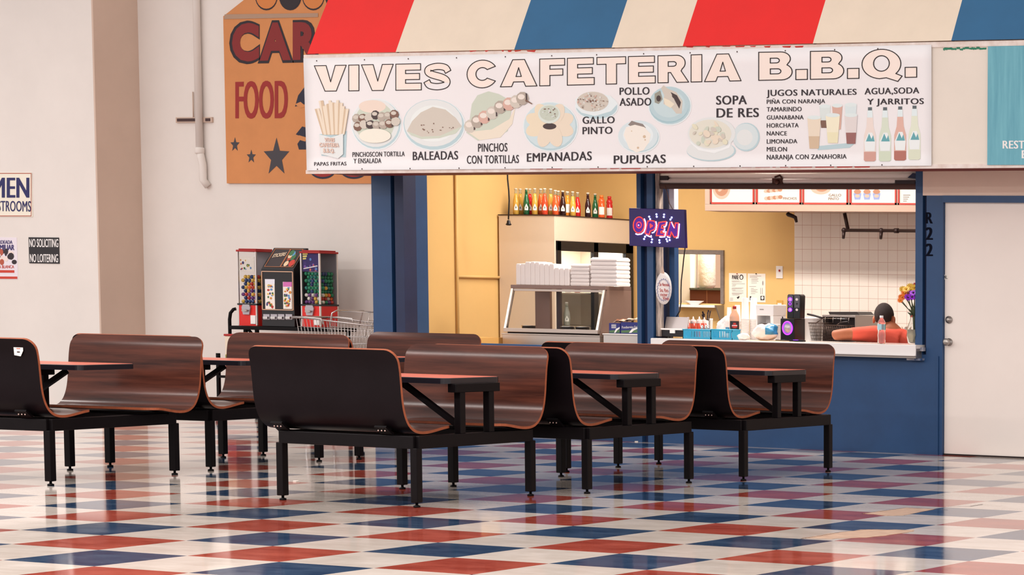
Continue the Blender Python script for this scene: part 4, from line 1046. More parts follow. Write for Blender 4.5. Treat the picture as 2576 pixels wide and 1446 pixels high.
def stack(px0, px1, ytop, n, lab, ry=0.0):
    Y = y0f + dyt + .03; a, b = W(px0, 719, Y), W(px1, 719, Y); z = ztop + .001
    H = W((px0 + px1) / 2, ytop, Y).z - z; h = H / n; w = b.x - a.x
    nm = ['bottom', 'second', 'third', 'fourth', 'fifth', 'sixth', 'seventh', 'eighth']
    for i in range(n):
        last = i == n - 1; k = nm[i] if not last else 'top'
        s = .012 if last else .003 * (i % 2); z0 = z + i * h; hh = h - .0006
        mb = MB(); X0, X1, Y0, Y1 = a.x + .003 * (i % 3), b.x - .002 * (i % 2), Y, Y + .2
        mb.hexa([(X0 + .004, Y0 + .004, z0), (X1 - .004, Y0 + .004, z0), (X0 + .004, Y1 - .004, z0), (X1 - .004, Y1 - .004, z0), (X0, Y0, z0 + hh * .5), (X1, Y0, z0 + hh * .5), (X0, Y1, z0 + hh * .5), (X1, Y1, z0 + hh * .5)])
        mb.hexa([(X0, Y0, z0 + hh * .5), (X1, Y0, z0 + hh * .5), (X0, Y1, z0 + hh * .5), (X1, Y1, z0 + hh * .5), (X0 + .005 + s, Y0 + .005 + s, z0 + hh), (X1 - .005 - s, Y0 + .005 + s, z0 + hh), (X0 + .005 + s, Y1 - .01, z0 + hh), (X1 - .005 - s, Y1 - .01, z0 + hh)])
        tag(build('foam_box', mb, m_foam, None, 0.004), 'white foam takeout box lying flat, %s of the %s' % (k, lab), 'takeout box', 'white foam takeout boxes on the food warmer')
stack(1434, 1482, 663, 6, 'shorter stack'); stack(1484, 1552, 647, 7, 'taller right stack')

# steel tray, foil boxes and crumpled paper left of the center post
Y = 18.36
a, b = W(1518, 866, Y), W(1612, 841, Y)
tr = build('prep_tray', MB().box(a.x, b.x, Y, Y + .4, 0.80, b.z - .01, 0).box(a.x - .008, b.x + .008, Y - .008, Y + .41, b.z - .012, b.z, 0), M('white enamel tray', (222, 212, 204), 0.35), None, 0.004)
tag(tr, 'white prep unit right of the food warmer carrying the foil boxes', 'kitchen unit')
struct('counter_base', MB().box(-2.85, -1.33, YF + .16, YF + .9, 0, 0.72), m_steel) if False else None
build('unit_base', MB().box(a.x + .01, b.x - .01, Y + .01, Y + .39, 0, 0.80), m_steel, tr)
zt2 = b.z
def foilbox(x0, x1, yt, lab, dx):
    p, q = W(x0, 838, Y + .06), W(x1, yt, Y + .06)
    o = build('foil_box', MB().box(p.x, q.x, Y + .06, Y + .14, zt2 + .001, q.z, 0), M('blue carton', (40, 44, 120), 0.4), None, 0.002)
    tag(o, lab, 'box', 'cartons of foodservice foil')
    mb = MB(); yy = Y + .0585
    mb.ppx([(x0 + 1, 831), (x1 - 1, 829), (x1 - 1, 837), (x0 + 1, 837)], yy, 0)
    mb.ppx([(x0 + (x1 - x0) * .45, 837), (x0 + (x1 - x0) * .62, 827), (x1 - 1, 822), (x1 - 1, 826), (x0 + (x1 - x0) * .72, 831), (x0 + (x1 - x0) * .58, 837)], yy - .0006, 1)
    build('printed_stripes', mb, [M('green carton print', (74, 110, 74), 0.5), m_white], o)
    mb = MB()
    if dx: text_px(mb, 'Foodservice Foil', x0 + 3, x1 - 3, 826, 825, 820, 819, yy - .0012, 0, .02)
    else:
        for k in range(4): mb.ppx([(x0 + 6, 816 + k * 2.6), (x0 + 18, 816 + k * 2.6), (x0 + 18, 817.4 + k * 2.6), (x0 + 6, 817.4 + k * 2.6)], yy - .0012, 0)
    build('lettering', mb, m_white, o)
foilbox(1532, 1560, 813, 'smaller blue foil carton beside the food warmer, label at the left', 0)
foilbox(1561.5, 1607, 811, 'longer blue carton lettered Foodservice Foil against the center post', 1)
mb = MB(); r5 = random.Random(21); o = 0
a = W(1549, 812, Y + .09); b = W(1604, 803, Y + .09); NX = 9
for j in range(4):
    for i in range(NX):
        mb.v.append(Vector((a.x + (b.x - a.x) * i / (NX - 1), Y + .05 + .03 * j, a.z + .0005 + (b.z - a.z) * .7 * i / (NX - 1) + r5.uniform(0, .022) + (.012 if j in (1, 2) else 0))))
for j in range(3):
    for i in range(NX - 1):
        k = j * NX + i; mb.face((k, k + 1, k + NX + 1, k + NX), r5.choice((0, 0, 1)))
o = build('crumpled_wrapper', mb, [M('crumpled tan foil', (216, 186, 160), 0.35, metal=0.4), M('brown wrapper', (130, 84, 62), 0.5)])
tag(o, 'crumpled tan and brown wrapper lying on top of the foil cartons', 'wrapper')
so = o.modifiers.new('thickness', 'SOLIDIFY'); so.thickness = 0.003
# ------------------------------------------------------------------ OPEN sign with light dots
Y = 17.80
q = [W(1583, 618, Y), W(1724, 624, Y), W(1721, 527, Y), W(1582, 523, Y)]
sgn = build('open_sign', MB().prism(q, (0, .035, 0)), M('sign panel with painted bloom', (36, 14, 96), 0.35), None, 0.004)  # purple bloom of the light dots is put into the panel colour
tag(sgn, 'purple OPEN sign lit by red and white dots hanging at the center post', 'sign')
m_ledr = M('red light dot', (255, 70, 40), 0.5, emit=(255, 46, 26), es=2.6)
m_ledp = M('pink white light dot', (255, 230, 255), 0.5, emit=(226, 190, 255), es=3.2)
m_ledg = M('blue white light dot', (230, 250, 255), 0.5, emit=(176, 190, 255), es=4.0)
m_fillp = M('violet fill with added glow', (74, 14, 140), 0.5, emit=(110, 10, 190), es=0.12)  # faint emission paints the dots' glow onto the letter fill
def zp(x, y): return (1560 + x / 7.23, 500 + y / 7.23)
def dots(mb, pts, mi, step=17, closed=True, r=.0042):
    n = len(pts); seg = n if closed else n - 1
    for i in range(seg):
        (xa, ya), (xb, yb) = pts[i], pts[(i + 1) % n]; L = math.hypot(xb - xa, yb - ya); k = max(1, round(L / step))
        for j in range(k):
            x = xa + (xb - xa) * j / k; y = ya + (yb - ya) * j / k
            mb.ball(W(*zp(x, y), Y - .003), r, 6, 4, mi)
def ell(cx, cy, rx, ry, n, rot=0.0, a0=0, a1=2 * PI):
    P = []
    for i in range(n):
        t = a0 + (a1 - a0) * i / n; x, y = rx * math.cos(t), ry * math.sin(t)
        P.append((cx + x * math.cos(rot) - y * math.sin(rot), cy + x * math.sin(rot) + y * math.cos(rot)))
    return P
def letter(out, inner, shade, fill):
    mb = MB(); o = len(mb.v)
    mb.poly([W(*zp(x, y), Y - .0012) for x, y in fill], 2)
    dots(mb, out, 0)
    for pth in inner: dots(mb, pth, 0)
    for pth in shade: dots(mb, pth, 1, 21, False, .0054)
    build('led_letter', mb, [m_ledr, m_ledp, m_fillp], sgn)
letter(ell(340, 475, 100, 145, 30, .08), [ell(343, 475, 44, 54, 14)], [[(440, 370), (460, 420), (464, 480), (455, 540), (432, 600), (385, 640), (320, 650), (270, 632)], [(335, 480), (355, 465)]], ell(340, 475, 88, 132, 24, .08))
P_ = [(505, 405), (560, 395), (620, 405), (645, 440), (640, 510), (615, 560), (560, 580), (545, 590), (530, 650), (455, 630), (478, 520)]
letter(P_, [[(548, 460), (588, 490), (550, 520)]], [[(652, 420), (664, 480), (650, 560), (610, 610), (560, 625)], [(480, 660), (520, 680), (565, 695), (562, 650)]], P_)
E_ = [(705, 430), (770, 418), (835, 412), (822, 470), (760, 485), (752, 530), (800, 535), (790, 580), (745, 590), (740, 620), (805, 620), (798, 672), (655, 668), (680, 550)]
letter(E_, [], [[(850, 430), (838, 480), (815, 515), (780, 500)], [(812, 550), (800, 600), (770, 590)], [(832, 600), (812, 690), (760, 695), (705, 692)]], E_)
N_ = [(910, 425), (945, 425), (990, 530), (1005, 440), (1058, 440), (1045, 680), (985, 700), (930, 605), (915, 680), (845, 665), (878, 545)]
letter(N_, [], [[(940, 430), (970, 500), (995, 540)], [(1075, 462), (1068, 560), (1058, 660), (1050, 705), (1000, 718)], [(860, 690), (900, 705), (930, 705)]], N_)
mb = MB()
for a, b in (((528, 325), (545, 368)), ((660, 282), (666, 326)), ((799, 285), (795, 330)), ((938, 340), (915, 376)), ((453, 688), (435, 730)), ((580, 738), (572, 788)), ((713, 752), (718, 796)), ((842, 733), (857, 772)), ((900, 748), (901, 750))):
    mb.ball(W(*zp(*a), Y - .003), .0075, 8, 5); mb.ball(W(*zp(*b), Y - .003), .0075, 8, 5)
build('led_burst', mb, m_ledg, sgn)
pts = [(1722, 600), (1724.5, 610), (1723, 626), (1720, 650), (1717, 680), (1714, 705), (1713, 730), (1713, 760), (1710, 782), (1703, 795), (1696, 806)]
build('cord', MB().tube([W(x, y, Y + .04 + .03 * i) for i, (x, y) in enumerate(pts)], .005, 6), m_blackp, sgn)
pw = [W(1673, 466, Y + .05), W(1680, 490, Y + .03), W(1684, 512, Y + .02), W(1692, 526, Y + .02)]
build('hanging_wire', MB().tube([Vector((p_.x, p_.y, p_.z)) for p_ in pw], .003, 5), M('brown wire', (110, 74, 52), 0.6), sgn)

# paper plate sign hung on the trim
Y = 17.86; c = W(1667.5, 725, Y); rx = 21 / 267.0; rz = 42 / 310.0
mb = MB(); n = 28
for k, (f, dy) in enumerate(((0, -.012), (.72, -.012), (.80, -.004), (1.0, 0.0), (1.0, .003), (0, -.006))):
    for j in range(n): t = 2 * PI * j / n; mb.v.append(c + Vector((rx * f * math.cos(t), dy + .01, rz * f * math.sin(t))))
for k in range(5):
    for j in range(n): mb.face((k * n + j, k * n + (j + 1) % n, (k + 1) * n + (j + 1) % n, (k + 1) * n + j), 0, True)
pl = build('paper_plate_sign', mb, m_foam); tag(pl, 'hand lettered oval paper plate sign hung on the white trim by the window', 'sign')
mb = MB(); yy = Y - .0035
for body, x0, x1, b, t in (('Se Necesita', 1659, 1684, 719, 711), ('Sra. Para', 1660, 1681, 734, 725), ('cocinar', 1661, 1679, 744, 736), ('Vives', 1667, 1683, 754, 745)):
    text_px(mb, body, x0, x1, b, b + 1, t, t + 1, yy, 0, .02)
build('lettering', mb, M('red marker', (190, 48, 40), 0.6), pl)
pts = [(1669 + (14.5 if i % 2 else 17) * math.cos(t), 729 + (25 if i % 2 else 29) * math.sin(t)) for i, t in ((i, 2 * PI * i / 40) for i in range(40))]
build('scribbled_ring', MB().tube([W(x, y, yy - .001) for x, y in pts], .0016, 5, 0, True), M('blue marker', (64, 70, 150), 0.6), pl)
build('tape', MB().prism([W(1663, 687, Y), W(1671, 688, Y), W(1668, 670, Y), W(1666, 670, Y)], (0, .002, 0)), M('tan tape', (206, 176, 156), 0.5), pl)

# ------------------------------------------------------------------ lit menu boards over the kitchen
Y = 19.9; ym = Y
zl0 = W(1900, 531, Y).z; zl1 = 2.62; xl = W(1773, 500, Y).x
mbx = thing('menu_lightbox', 'long lit menu box with red framed food panels above the kitchen', 'menu board', ((xl + 1.4) / 2, Y + .1, zl0))
build('housing', MB().box(xl, 1.9, Y, Y + .26, zl0, zl0 + .06).box(xl, 1.9, Y, Y + .26, zl1 - .06, zl1).box(xl, xl + .05, Y, Y + .26, zl0 + .06, zl1 - .06).box(xl + .05, 1.9, Y + .1, Y + .26, zl0 + .06, zl1 - .06), M('cream housing', (178, 150, 134), 0.6), mbx, 0.003)
m_lit = M('lit menu panel', (150, 140, 130), 0.6, emit=(255, 236, 220), es=0.46)
m_rf = M('red panel frame', (176, 60, 52), 0.5)
zp0, zp1 = zl0 + .065, zl1 - .065
panels = [(1783, 1894), (1899, 2012), (2015.5, 2130), (2135, 2252), (2256, 2372)]
for i, (x0, x1) in enumerate(panels):
    a, b = W(x0, 500, Y).x, W(x1, 500, Y).x
    pn = build('menu_panel', MB().box(a, b, Y + .03, Y + .04, zp0, zp1), m_lit, mbx)
    mb = MB()
    for X0, X1, Z0, Z1 in ((a, b, zp0, zp0 + .016), (a, a + .014, zp0, zp1), (b - .014, b, zp0, zp1), (a, b, zp1 - .016, zp1)): mb.box(X0, X1, Y + .015, Y + .03, Z0, Z1)
    build('panel_frame', mb, m_rf, pn)
    mb = MB(); yy = Y + .0285
    l_pale = M('lit print pale', (120, 100, 86), 0.6, emit=(250, 206, 180), es=0.42); l_food = M('lit print food', (110, 76, 58), 0.6, emit=(230, 160, 120), es=0.36)
    l_blue = M('lit print blue', (90, 96, 120), 0.6, emit=(170, 186, 236), es=0.38); l_ink = M('lit print ink', (80, 56, 48), 0.6, emit=(170, 120, 100), es=0.2)
    if i == 0:
        mb.epx(1815, 474, 22, 27, yy, 0); mb.epx(1815, 472, 17, 21, yy - .001, 1)
        for k in range(9): mb.epx(1808 + (k * 7) % 19, 464 + (k * 5) % 17, 4, 3, yy - .002 - k * .0002, (0, 2, 3)[k % 3], 8)
    elif i == 1:
        for k, y in enumerate((467, 481, 499)):
            for j in range(6): mb.epx(1926 + j * 7 + k, y - j * .7, 6, 4 + k * .5, yy - j * .0003, 1 if j % 2 else 0, 9)
        build('panel_word', text_px(MB(), 'PINCHOS', 1970, 2004, 502, 502, 496, 496, yy, 0, .02), l_ink, pn)
    elif i == 2:
        mb.epx(2065, 472, 26, 17, yy, 0); mb.epx(2067, 470, 17, 12, yy - .001, 1)
        wm = MB(); text_px(wm, 'GALLO', 2085, 2116, 494, 494, 487.5, 487.5, yy, 0, .02); text_px(wm, 'PINTO', 2084, 2110, 503, 503, 496.5, 496.5, yy, 0, .02); build('panel_word', wm, l_ink, pn)
    elif i == 3:
        for k in range(3):
            x = 2147 + k * 24
            mb.ppx([(x, 486), (x + 20, 486), (x + 17, 502), (x + 3, 502)], yy, 2); mb.epx(x + 10, 482, 9, 6, yy - .001, 1); mb.epx(x + 10, 493, 6, 4, yy - .0012, 0)
    else:
        for k in range(4): mb.ppx([(2272, 490 + k * 5), (2290 - k * 3, 490 + k * 5), (2290 - k * 3, 491.5 + k * 5), (2272, 491.5 + k * 5)], yy, 3)
    build('panel_print', mb, [l_pale, l_food, l_blue, l_ink], pn)

# black pipe rail below the menu box
mb = MB(); Yq = 20.1
p = [W(2124.6, 531, Yq), W(2133, 577, Yq)]
mb.tube([(p[0].x, Yq, zl0 - .006), (p[1].x, Yq, p[1].z)], .017, 10)
a, b = W(2119.6, 579, Yq), W(2330, 582, Yq)
mb.tube([(a.x, Yq, a.z), (2.2, Yq, a.z)], .016, 10)
for px in (2123, 2217):
    c = W(px, 580, Yq); mb.tube([(c.x, Yq, a.z), (c.x + .012, Yq - .03, a.z - .075)], [.018, .013], 8); mb.ball((c.x, Yq, a.z), .024, 8, 6)
c = W(2255, 580, Yq); mb.tube([(c.x - .02, Yq, a.z), (c.x + .02, Yq, a.z)], .023, 10)
rl = build('gas_pipe', mb, M('black iron pipe', (46, 30, 28), 0.45, metal=0.4)); tag(rl, 'black iron pipe rail hanging in front of the white kitchen tiles', 'pipe')
pts = [W(1981, 533, Yq), W(1984, 540, Yq), W(1993, 543, Yq), W(2001, 547, Yq), W(2004, 559, Yq)]
pts[0].z = zl0 - .012
o = build('pipe_elbow', MB().tube(pts, [.02, .02, .018, .018, .012], 10), MATS['black iron pipe']); tag(o, 'short bent black pipe under the left end of the menu box', 'pipe')

# ------------------------------------------------------------------ notices, switch and outlet on the yellow wall
Y = YK - .003
n1 = build('notice_sheet', MB().bpx(1834, 1878, 687, 759, Y, .002), m_paper); tag(n1, 'white PARE notice sheet pinned to the yellow kitchen wall', 'notice', 'notices on the yellow wall')
mb = MB(); yy = Y - .0012; text_px(mb, 'PARE', 1842, 1858, 702, 702.3, 692, 692.3, yy, 0, .05)
mb.epx(1865, 697, 5, 6.5, yy, 0); mb.epx(1865, 697.5, 3, 4.4, yy - .0008, 1)
r6 = random.Random(4)
for y, ws in ((706, 20), (708.5, 26), (713, 34), (716, 12), (719, 10), (724, 30), (726, 26), (729, 10), (731, 30), (736, 30), (738.5, 26), (741, 20)):
    mb.ppx([(1840 + r6.uniform(0, 3), y), (1840 + ws, y), (1840 + ws, y + .9), (1840 + r6.uniform(0, 3), y + .9)], yy, 2)
mb.ppx([(1853, 748), (1860, 744), (1860, 748), (1856, 752)], yy, 0)
for y in (749, 752, 755): mb.ppx([(1836, y), (1844, y), (1844, y + .8), (1836, y + .8)], yy, 2)
build('lettering', mb, [m_ink, m_paper, M('grey small print', (150, 140, 136), 0.7)], n1)
n2 = build('notice_sheet', MB().bpx(1881, 1925.5, 688, 760, Y, .002), m_paper); tag(n2, 'second notice sheet with small diagrams, right of the PARE notice', 'notice', 'notices on the yellow wall')
mb = MB()
for y, x0, x1 in ((694, 1886, 1915), (697, 1886, 1905), (701, 1890, 1908), (704, 1890, 1906), (707, 1890, 1908), (711, 1890, 1904), (720, 1885, 1902), (725, 1889, 1896), (728, 1889, 1906), (731, 1889, 1902), (734, 1889, 1906), (738, 1889, 1900)):
    mb.ppx([(x0, y), (x1, y), (x1, y + .9), (x0, y + .9)], yy, 1)
mb.epx(1919, 712, 1.6, 6, yy, 1); mb.ppx([(1913, 724), (1914, 724), (1914, 740), (1913, 740)], yy, 1); mb.ppx([(1917, 724), (1918.2, 724), (1918.2, 740), (1917, 740)], yy, 1)
mb.ppx([(1913, 744), (1923, 744), (1923, 755), (1913, 755)], yy, 0); mb.epx(1918, 749, 3, 4, yy - .0006, 2); mb.ppx([(1886, 745), (1890, 745), (1889, 755), (1886, 755)], yy, 0)
build('lettering', mb, [m_ink, MATS['grey small print'], m_paper], n2)
for nn, px, c_ in ((n1, 1855, m_reddark), (n2, 1903, m_blackp)):
    build('push_pin', MB().lathe([(.004, 0), (.005, .004), (.003, .006), (.005, .012), (.001, .013)], W(px, 688.5, Y), 8, axis='y'), c_, nn)
s = build('light_switch', MB().bpx(1952, 1968.6, 669, 700, YK - .008, .008), m_white, None, .002); tag(s, 'white switch plate with a red toggle on the yellow wall', 'light switch')
build('toggle', MB().bpx(1958.5, 1961.5, 678, 683, YK - .018, .012), m_reddark, s)
s = build('wall_outlet', MB().bpx(1953.5, 1969, 755, 785, YK - .008, .008), M('yellowed plate', (206, 158, 76), 0.5), None, .002); tag(s, 'yellow outlet plate with a black plug above the coffee maker', 'outlet')
build('socket', MB().bpx(1956, 1966, 762, 770, YK - .012, .005), m_paper, s)
build('plug', MB().bpx(1955, 1965, 771, 780, YK - .05, .043), m_blackp, s, .004)
pts = [W(1957, 779, YK - .04), W(1957, 795, YK - .03), W(1961, 812, YK - .03), W(1963, 828, YK - .06), W(1962, 842, YK - .1)]
build('cord', MB().tube(pts, .004, 6), m_blackp, s)

# ------------------------------------------------------------------ seen through the pass-through
Yb = 21.5
a, b = W(1694, 700, Yb), W(1739, 700, Yb)
o = build('white_cabinet', MB().box(a.x, b.x, Yb, Yb + .1, 0, 1.95, 0).box(a.x - .004, b.x + .004, Yb - .02, Yb, .3, 1.93, 0), M('white enamel', (232, 232, 224), 0.4), None, .005); tag(o, 'white upright cabinet seen through the pass-through', 'cabinet')
a, b = W(1680, 700, Yb), W(1693, 700, Yb)
o = build('brown_post', MB().box(a.x - .1, b.x, Yb + .02, Yb + .1, 0, 2.2), M('brown wood post', (150, 112, 94), 0.6)); tag(o, 'narrow brown post at the left inside the pass-through', 'post')
a, b = W(1741, 640, Yb), W(1780, 726, Yb); xm, rr_ = (a.x + b.x) / 2, (b.x - a.x) / 2
o = build('insulation_roll', MB().lathe([(rr_ * .7, 0), (rr_, .04), (rr_ * .97, .3), (rr_ * 1.03, .6), (rr_ * .98, .95), (rr_ * .6, .98)], (xm, Yb + .12, b.z), 20), M('white fluffy wadding', (238, 232, 222), 0.95, bump=0.6, scale=26), None); tag(o, 'fluffy white roll standing on the brown carton in the back room', 'roll')
c0 = W(1738, 724, Yb); c1 = W(1822, 763, Yb)
o2_ = build('brown_carton', MB().box(W(1739, 700, Yb).x + .008, c1.x + .15, Yb - .04, Yb + .5, 0.96, b.z - .012, 0), M('brown carton', (92, 48, 26), 0.7), None, .004); tag(o2_, 'dark brown carton seen through the pass-through', 'box')
mb = MB(); r7 = random.Random(3)
x = W(1739, 700, Yb).x + .01
while x < c1.x + .1:
    w_ = r7.uniform(.02, .05); mb.box(x, x + w_, Yb - .05, Yb + .05, b.z - .014, b.z + r7.uniform(-.004, .012)); x += w_
build('torn_flap', mb, M('green brown debris', (84, 84, 66), 0.8), o2_)
build('carton_seam', MB().bpx(1777, 1779, 730, 764, Yb - .043, .003), M('light brown tape', (130, 84, 54), 0.6), o2_)
struct('back_room_shelf', MB().box(c0.x - 1.2, c1.x + .4, Yb - .1, Yb + .6, .92, .96), m_steel)
mb = MB(); Ys = YK - .14
a, b = W(1678, 765, Ys), W(1797, 771, Ys)
shf = build('window_shelf', MB().box(a.x, b.x, Ys, YK - .005, b.z - .012, a.z), m_white, None, .003); tag(shf, 'narrow white shelf under the pass-through window', 'shelf')
zsh = a.z
xb = W(1800, 770, Ys).x
build('shelf_bracket', MB().prism([(b.x + .005, Ys, zsh), (b.x + .005, YK - .005, zsh), (b.x + .005, YK - .005, zsh - .24)], (.012, 0, 0)), M('grey metal bracket', (150, 144, 138), 0.4, metal=0.6), shf)
c = W(1742, 764, Ys + .09); rp = 27 / pxm(c)
o = build('serving_plate', MB().lathe([(rp * .45, 0), (rp * .5, .006), (rp * .9, .03), (rp, .036), (rp * .96, .037), (rp * .5, .014), (0.001, .012)], (c.x, Ys + .125, zsh + .0005), 28, sy=.42), m_white); tag(o, 'white oval plate on the shelf under the pass-through', 'plate')

# hanging cord with a plug over the cooler, box and cord on the pilaster
Y = 18.9
pts = [(1276, 425), (1277, 450), (1280, 480), (1281, 505), (1280, 530), (1279, 552)]
P = [W(x, y, Y) for x, y in pts]; P[0].z = 3.1
hc = build('hanging_cord', MB().tube(P, .007, 7), m_blackp); tag(hc, 'black cord hanging from the kitchen ceiling in front of the cooler', 'cord')
build('plug', MB().lathe([(.006, .05), (.014, .042), (.018, .02), (.028, .008), (.016, 0)], W(1279.5, 567, Y), 10), m_blackp, hc)
Y = YF + .22
jb = build('junction_box', MB().bpx(1022, 1034, 656, 683, Y, .06), m_blue, None, .004); tag(jb, 'small blue junction box on the inner side of the left pilaster', 'junction box')
pts = [(1035, 678), (1042, 684), (1044, 705), (1043, 735), (1044, 765), (1042, 795), (1036, 815), (1030, 826)]
build('cord', MB().tube([W(x, y, Y + .03) for x, y in pts], .006, 6), M('brown cord', (96, 56, 44), 0.6), jb)
# ------------------------------------------------------------------ things on the serving counter
ZC = zc + 0.0008
def on(px, Y, z=ZC):                   # point on a counter top under photo column px
    p = W(px, 850, Y); return Vector((p.x, Y, z))
def zpx(px, py, Y): return W(px, py, Y).z
# napkin dispenser
Y = 18.02
a, b = W(1668, 812, Y), W(1724, 812, Y)
nd = thing('napkin_dispenser', 'low black and steel napkin dispenser at the left end of the serving counter', 'napkin dispenser', ((a.x + b.x) / 2, Y + .06, ZC))
a2, b2 = W(1664, 840, Y - .03), W(1718, 840, Y - .03)
build('base', MB().box(a2.x, b2.x, Y - .03, Y + .16, ZC + .012, zpx(1690, 830, Y - .03)), m_blackp, nd, .006)
build('lip', MB().box(a2.x - .004, b2.x + .004, Y - .04, Y + .0, zpx(1690, 830, Y - .03), zpx(1690, 826, Y - .03), 0).box(a2.x + .09, a2.x + .14, Y - .042, Y - .03, zpx(1690, 838, Y - .03), zpx(1690, 828, Y - .03), 0), m_white, nd, .002)
build('face_plate', MB().prism([(a.x, Y + .02, zpx(1690, 827, Y)), (b.x, Y + .02, zpx(1690, 827, Y)), (b.x, Y + .05, zpx(1690, 797, Y)), (a.x, Y + .05, zpx(1690, 797, Y))], (0, .012, 0)), M('grey steel plate', (182, 172, 170), 0.35, metal=0.6), nd)
for x in (a2.x + .03, b2.x - .03, a2.x + .06): build('foot', MB().lathe([(.012, 0), (.012, .0125)], (x, Y + .03, ZC), 10), m_stl2, nd)

# squeeze bottles
for i, (x0, x1, yt, wd_) in enumerate(((1725.5, 1736.5, 797, 'first from the left'), (1737, 1751.5, 796, 'second from the left'), (1752, 1767, 796, 'third from the left'), (1766.5, 1777.5, 798, 'last at the right'))):
    Y = (18.25, 18.21, 18.20, 18.29)[i]; c = on((x0 + x1) / 2, Y); r = (x1 - x0) / 2 / pxm(c); zb2 = zpx((x0 + x1) / 2, 813, Y) - ZC; zc2 = zpx((x0 + x1) / 2, 804, Y) - ZC; zt2_ = zpx((x0 + x1) / 2, yt, Y) - ZC
    t = thing('squeeze_bottle', 'red sauce squeeze bottle with pale cap behind the blue basket, ' + wd_, 'sauce bottle', c, 'red sauce squeeze bottles')
    build('bottle_body', MB().lathe([(r * .92, 0), (r, .006), (r, zb2)], c, 16), M('red sauce', (176, 62, 44), 0.25), t)
    build('bottle_shoulder', MB().lathe([(r, zb2), (r * 1.0, zb2 + .006), (r * .96, zc2 - .006), (r * .8, zc2)], c, 16), M('pale pink plastic', (240, 208, 200), 0.4), t)
    build('nozzle', MB().lathe([(r * .5, zc2), (r * .32, zc2 + .01), (.003, zt2_)], c, 10), MATS['pale pink plastic'], t)
# cutlery holder
Y = 18.37; c = on(1776, Y); h = zpx(1776, 806, Y) - ZC
cu = thing('cutlery_holder', 'steel cutlery holder full of dark forks behind the squeeze bottles', 'cutlery holder', c)
build('cup', MB().lathe([(.03, 0), (.032, .004), (.036, h), (.033, h), (.028, .01)], c, 18), m_steel, cu)
r8 = random.Random(5)
for i in range(8):
    a = i * .8; p0 = c + Vector((.018 * math.cos(a), .018 * math.sin(a), h - .03)); p1 = c + Vector((.038 * math.cos(a) + r8.uniform(-.01, .01), .03 * math.sin(a), h + r8.uniform(.03, .075)))
    mb = MB().bar(p0, p1, .006, .003); d = (p1 - p0).normalized(); mb.bar(p1, p1 + d * .018, .013, .003)
    build('fork', mb, M('dark cutlery', (60, 52, 62), 0.3, metal=0.6), cu)
# shakers
for i, (x0, x1, k) in enumerate(((1762, 1771, 'left'), (1771, 1779, 'middle'), (1778.5, 1786.5, 'right'))):
    Y = 18.045 + .02 * (i == 1); c = on((x0 + x1) / 2, Y); r = (x1 - x0) / 2 / pxm(c) * .95; h = zpx(x0, 817.5, Y) - ZC
    t = thing('salt_shaker', 'small glass salt shaker with chrome lid in the blue basket, %s of three' % k, 'salt shaker', c, 'glass shakers on the counter')
    build('jar', MB().lathe([(r * .9, .001), (r, .006), (r * .9, h * .62), (r * .8, h * .72)], c, 14), M('milky glass', (226, 224, 222), 0.15, trans=0.35), t)
    build('lid', MB().lathe([(r * .86, h * .72), (r * .9, h * .76), (r * .86, h * .92), (r * .5, h), (.001, h)], c, 14), m_chrome, t)
# blue slotted baskets
m_bask = M('turquoise plastic', (50, 160, 196), 0.4)
for x0, x1, lab in ((1718, 1788, 'left turquoise slotted basket on the counter, below the sauce bottles'), (1788.6, 1842, 'right turquoise slotted basket on the counter, beside the hot sauce bottle')):
    Y = 17.94; A_ = on(x0, Y); B_ = on(x1, Y); h = zpx((x0 + x1) / 2, 829, Y) - ZC; d = .12; mb = MB()
    xa, xb = A_.x, B_.x
    mb.box(xa + .006, xb - .006, Y + .004, Y + d - .004, ZC, ZC + .004)
    mb.box(xa, xb, Y, Y + .004, ZC, ZC + .014).box(xa, xb, Y, Y + .004, ZC + h - .014, ZC + h).box(xa, xb, Y + d - .004, Y + d, ZC, ZC + .014).box(xa, xb, Y + d - .004, Y + d, ZC + h - .014, ZC + h)
    mb.box(xa, xa + .004, Y, Y + d, ZC, ZC + h).box(xb - .004, xb, Y, Y + d, ZC, ZC + h)
    n = int((xb - xa) / .0125)
    for k in range(n + 1):
        x = xa + (xb - xa - .006) * k / n
        if k % 7 == 0: mb.box(x, x + .012, Y, Y + .004, ZC + .014, ZC + h - .014)
        mb.box(x, x + .0055, Y + .0005, Y + .0035, ZC + .014, ZC + h - .014)
        if k % 2: mb.box(x, x + .006, Y + d - .004, Y + d, ZC + .014, ZC + h - .014)
    t = thing('slotted_basket', lab, 'basket', ((xa + xb) / 2, Y + d / 2, ZC), 'turquoise baskets on the counter')
    build('basket_wall', mb, m_bask, t)
    build('rim', MB().tube([(xa - .003, Y - .003, ZC + h), (xb + .003, Y - .003, ZC + h), (xb + .003, Y + d + .003, ZC + h), (xa - .003, Y + d + .003, ZC + h)], .004, 6, 0, True), m_bask, t)
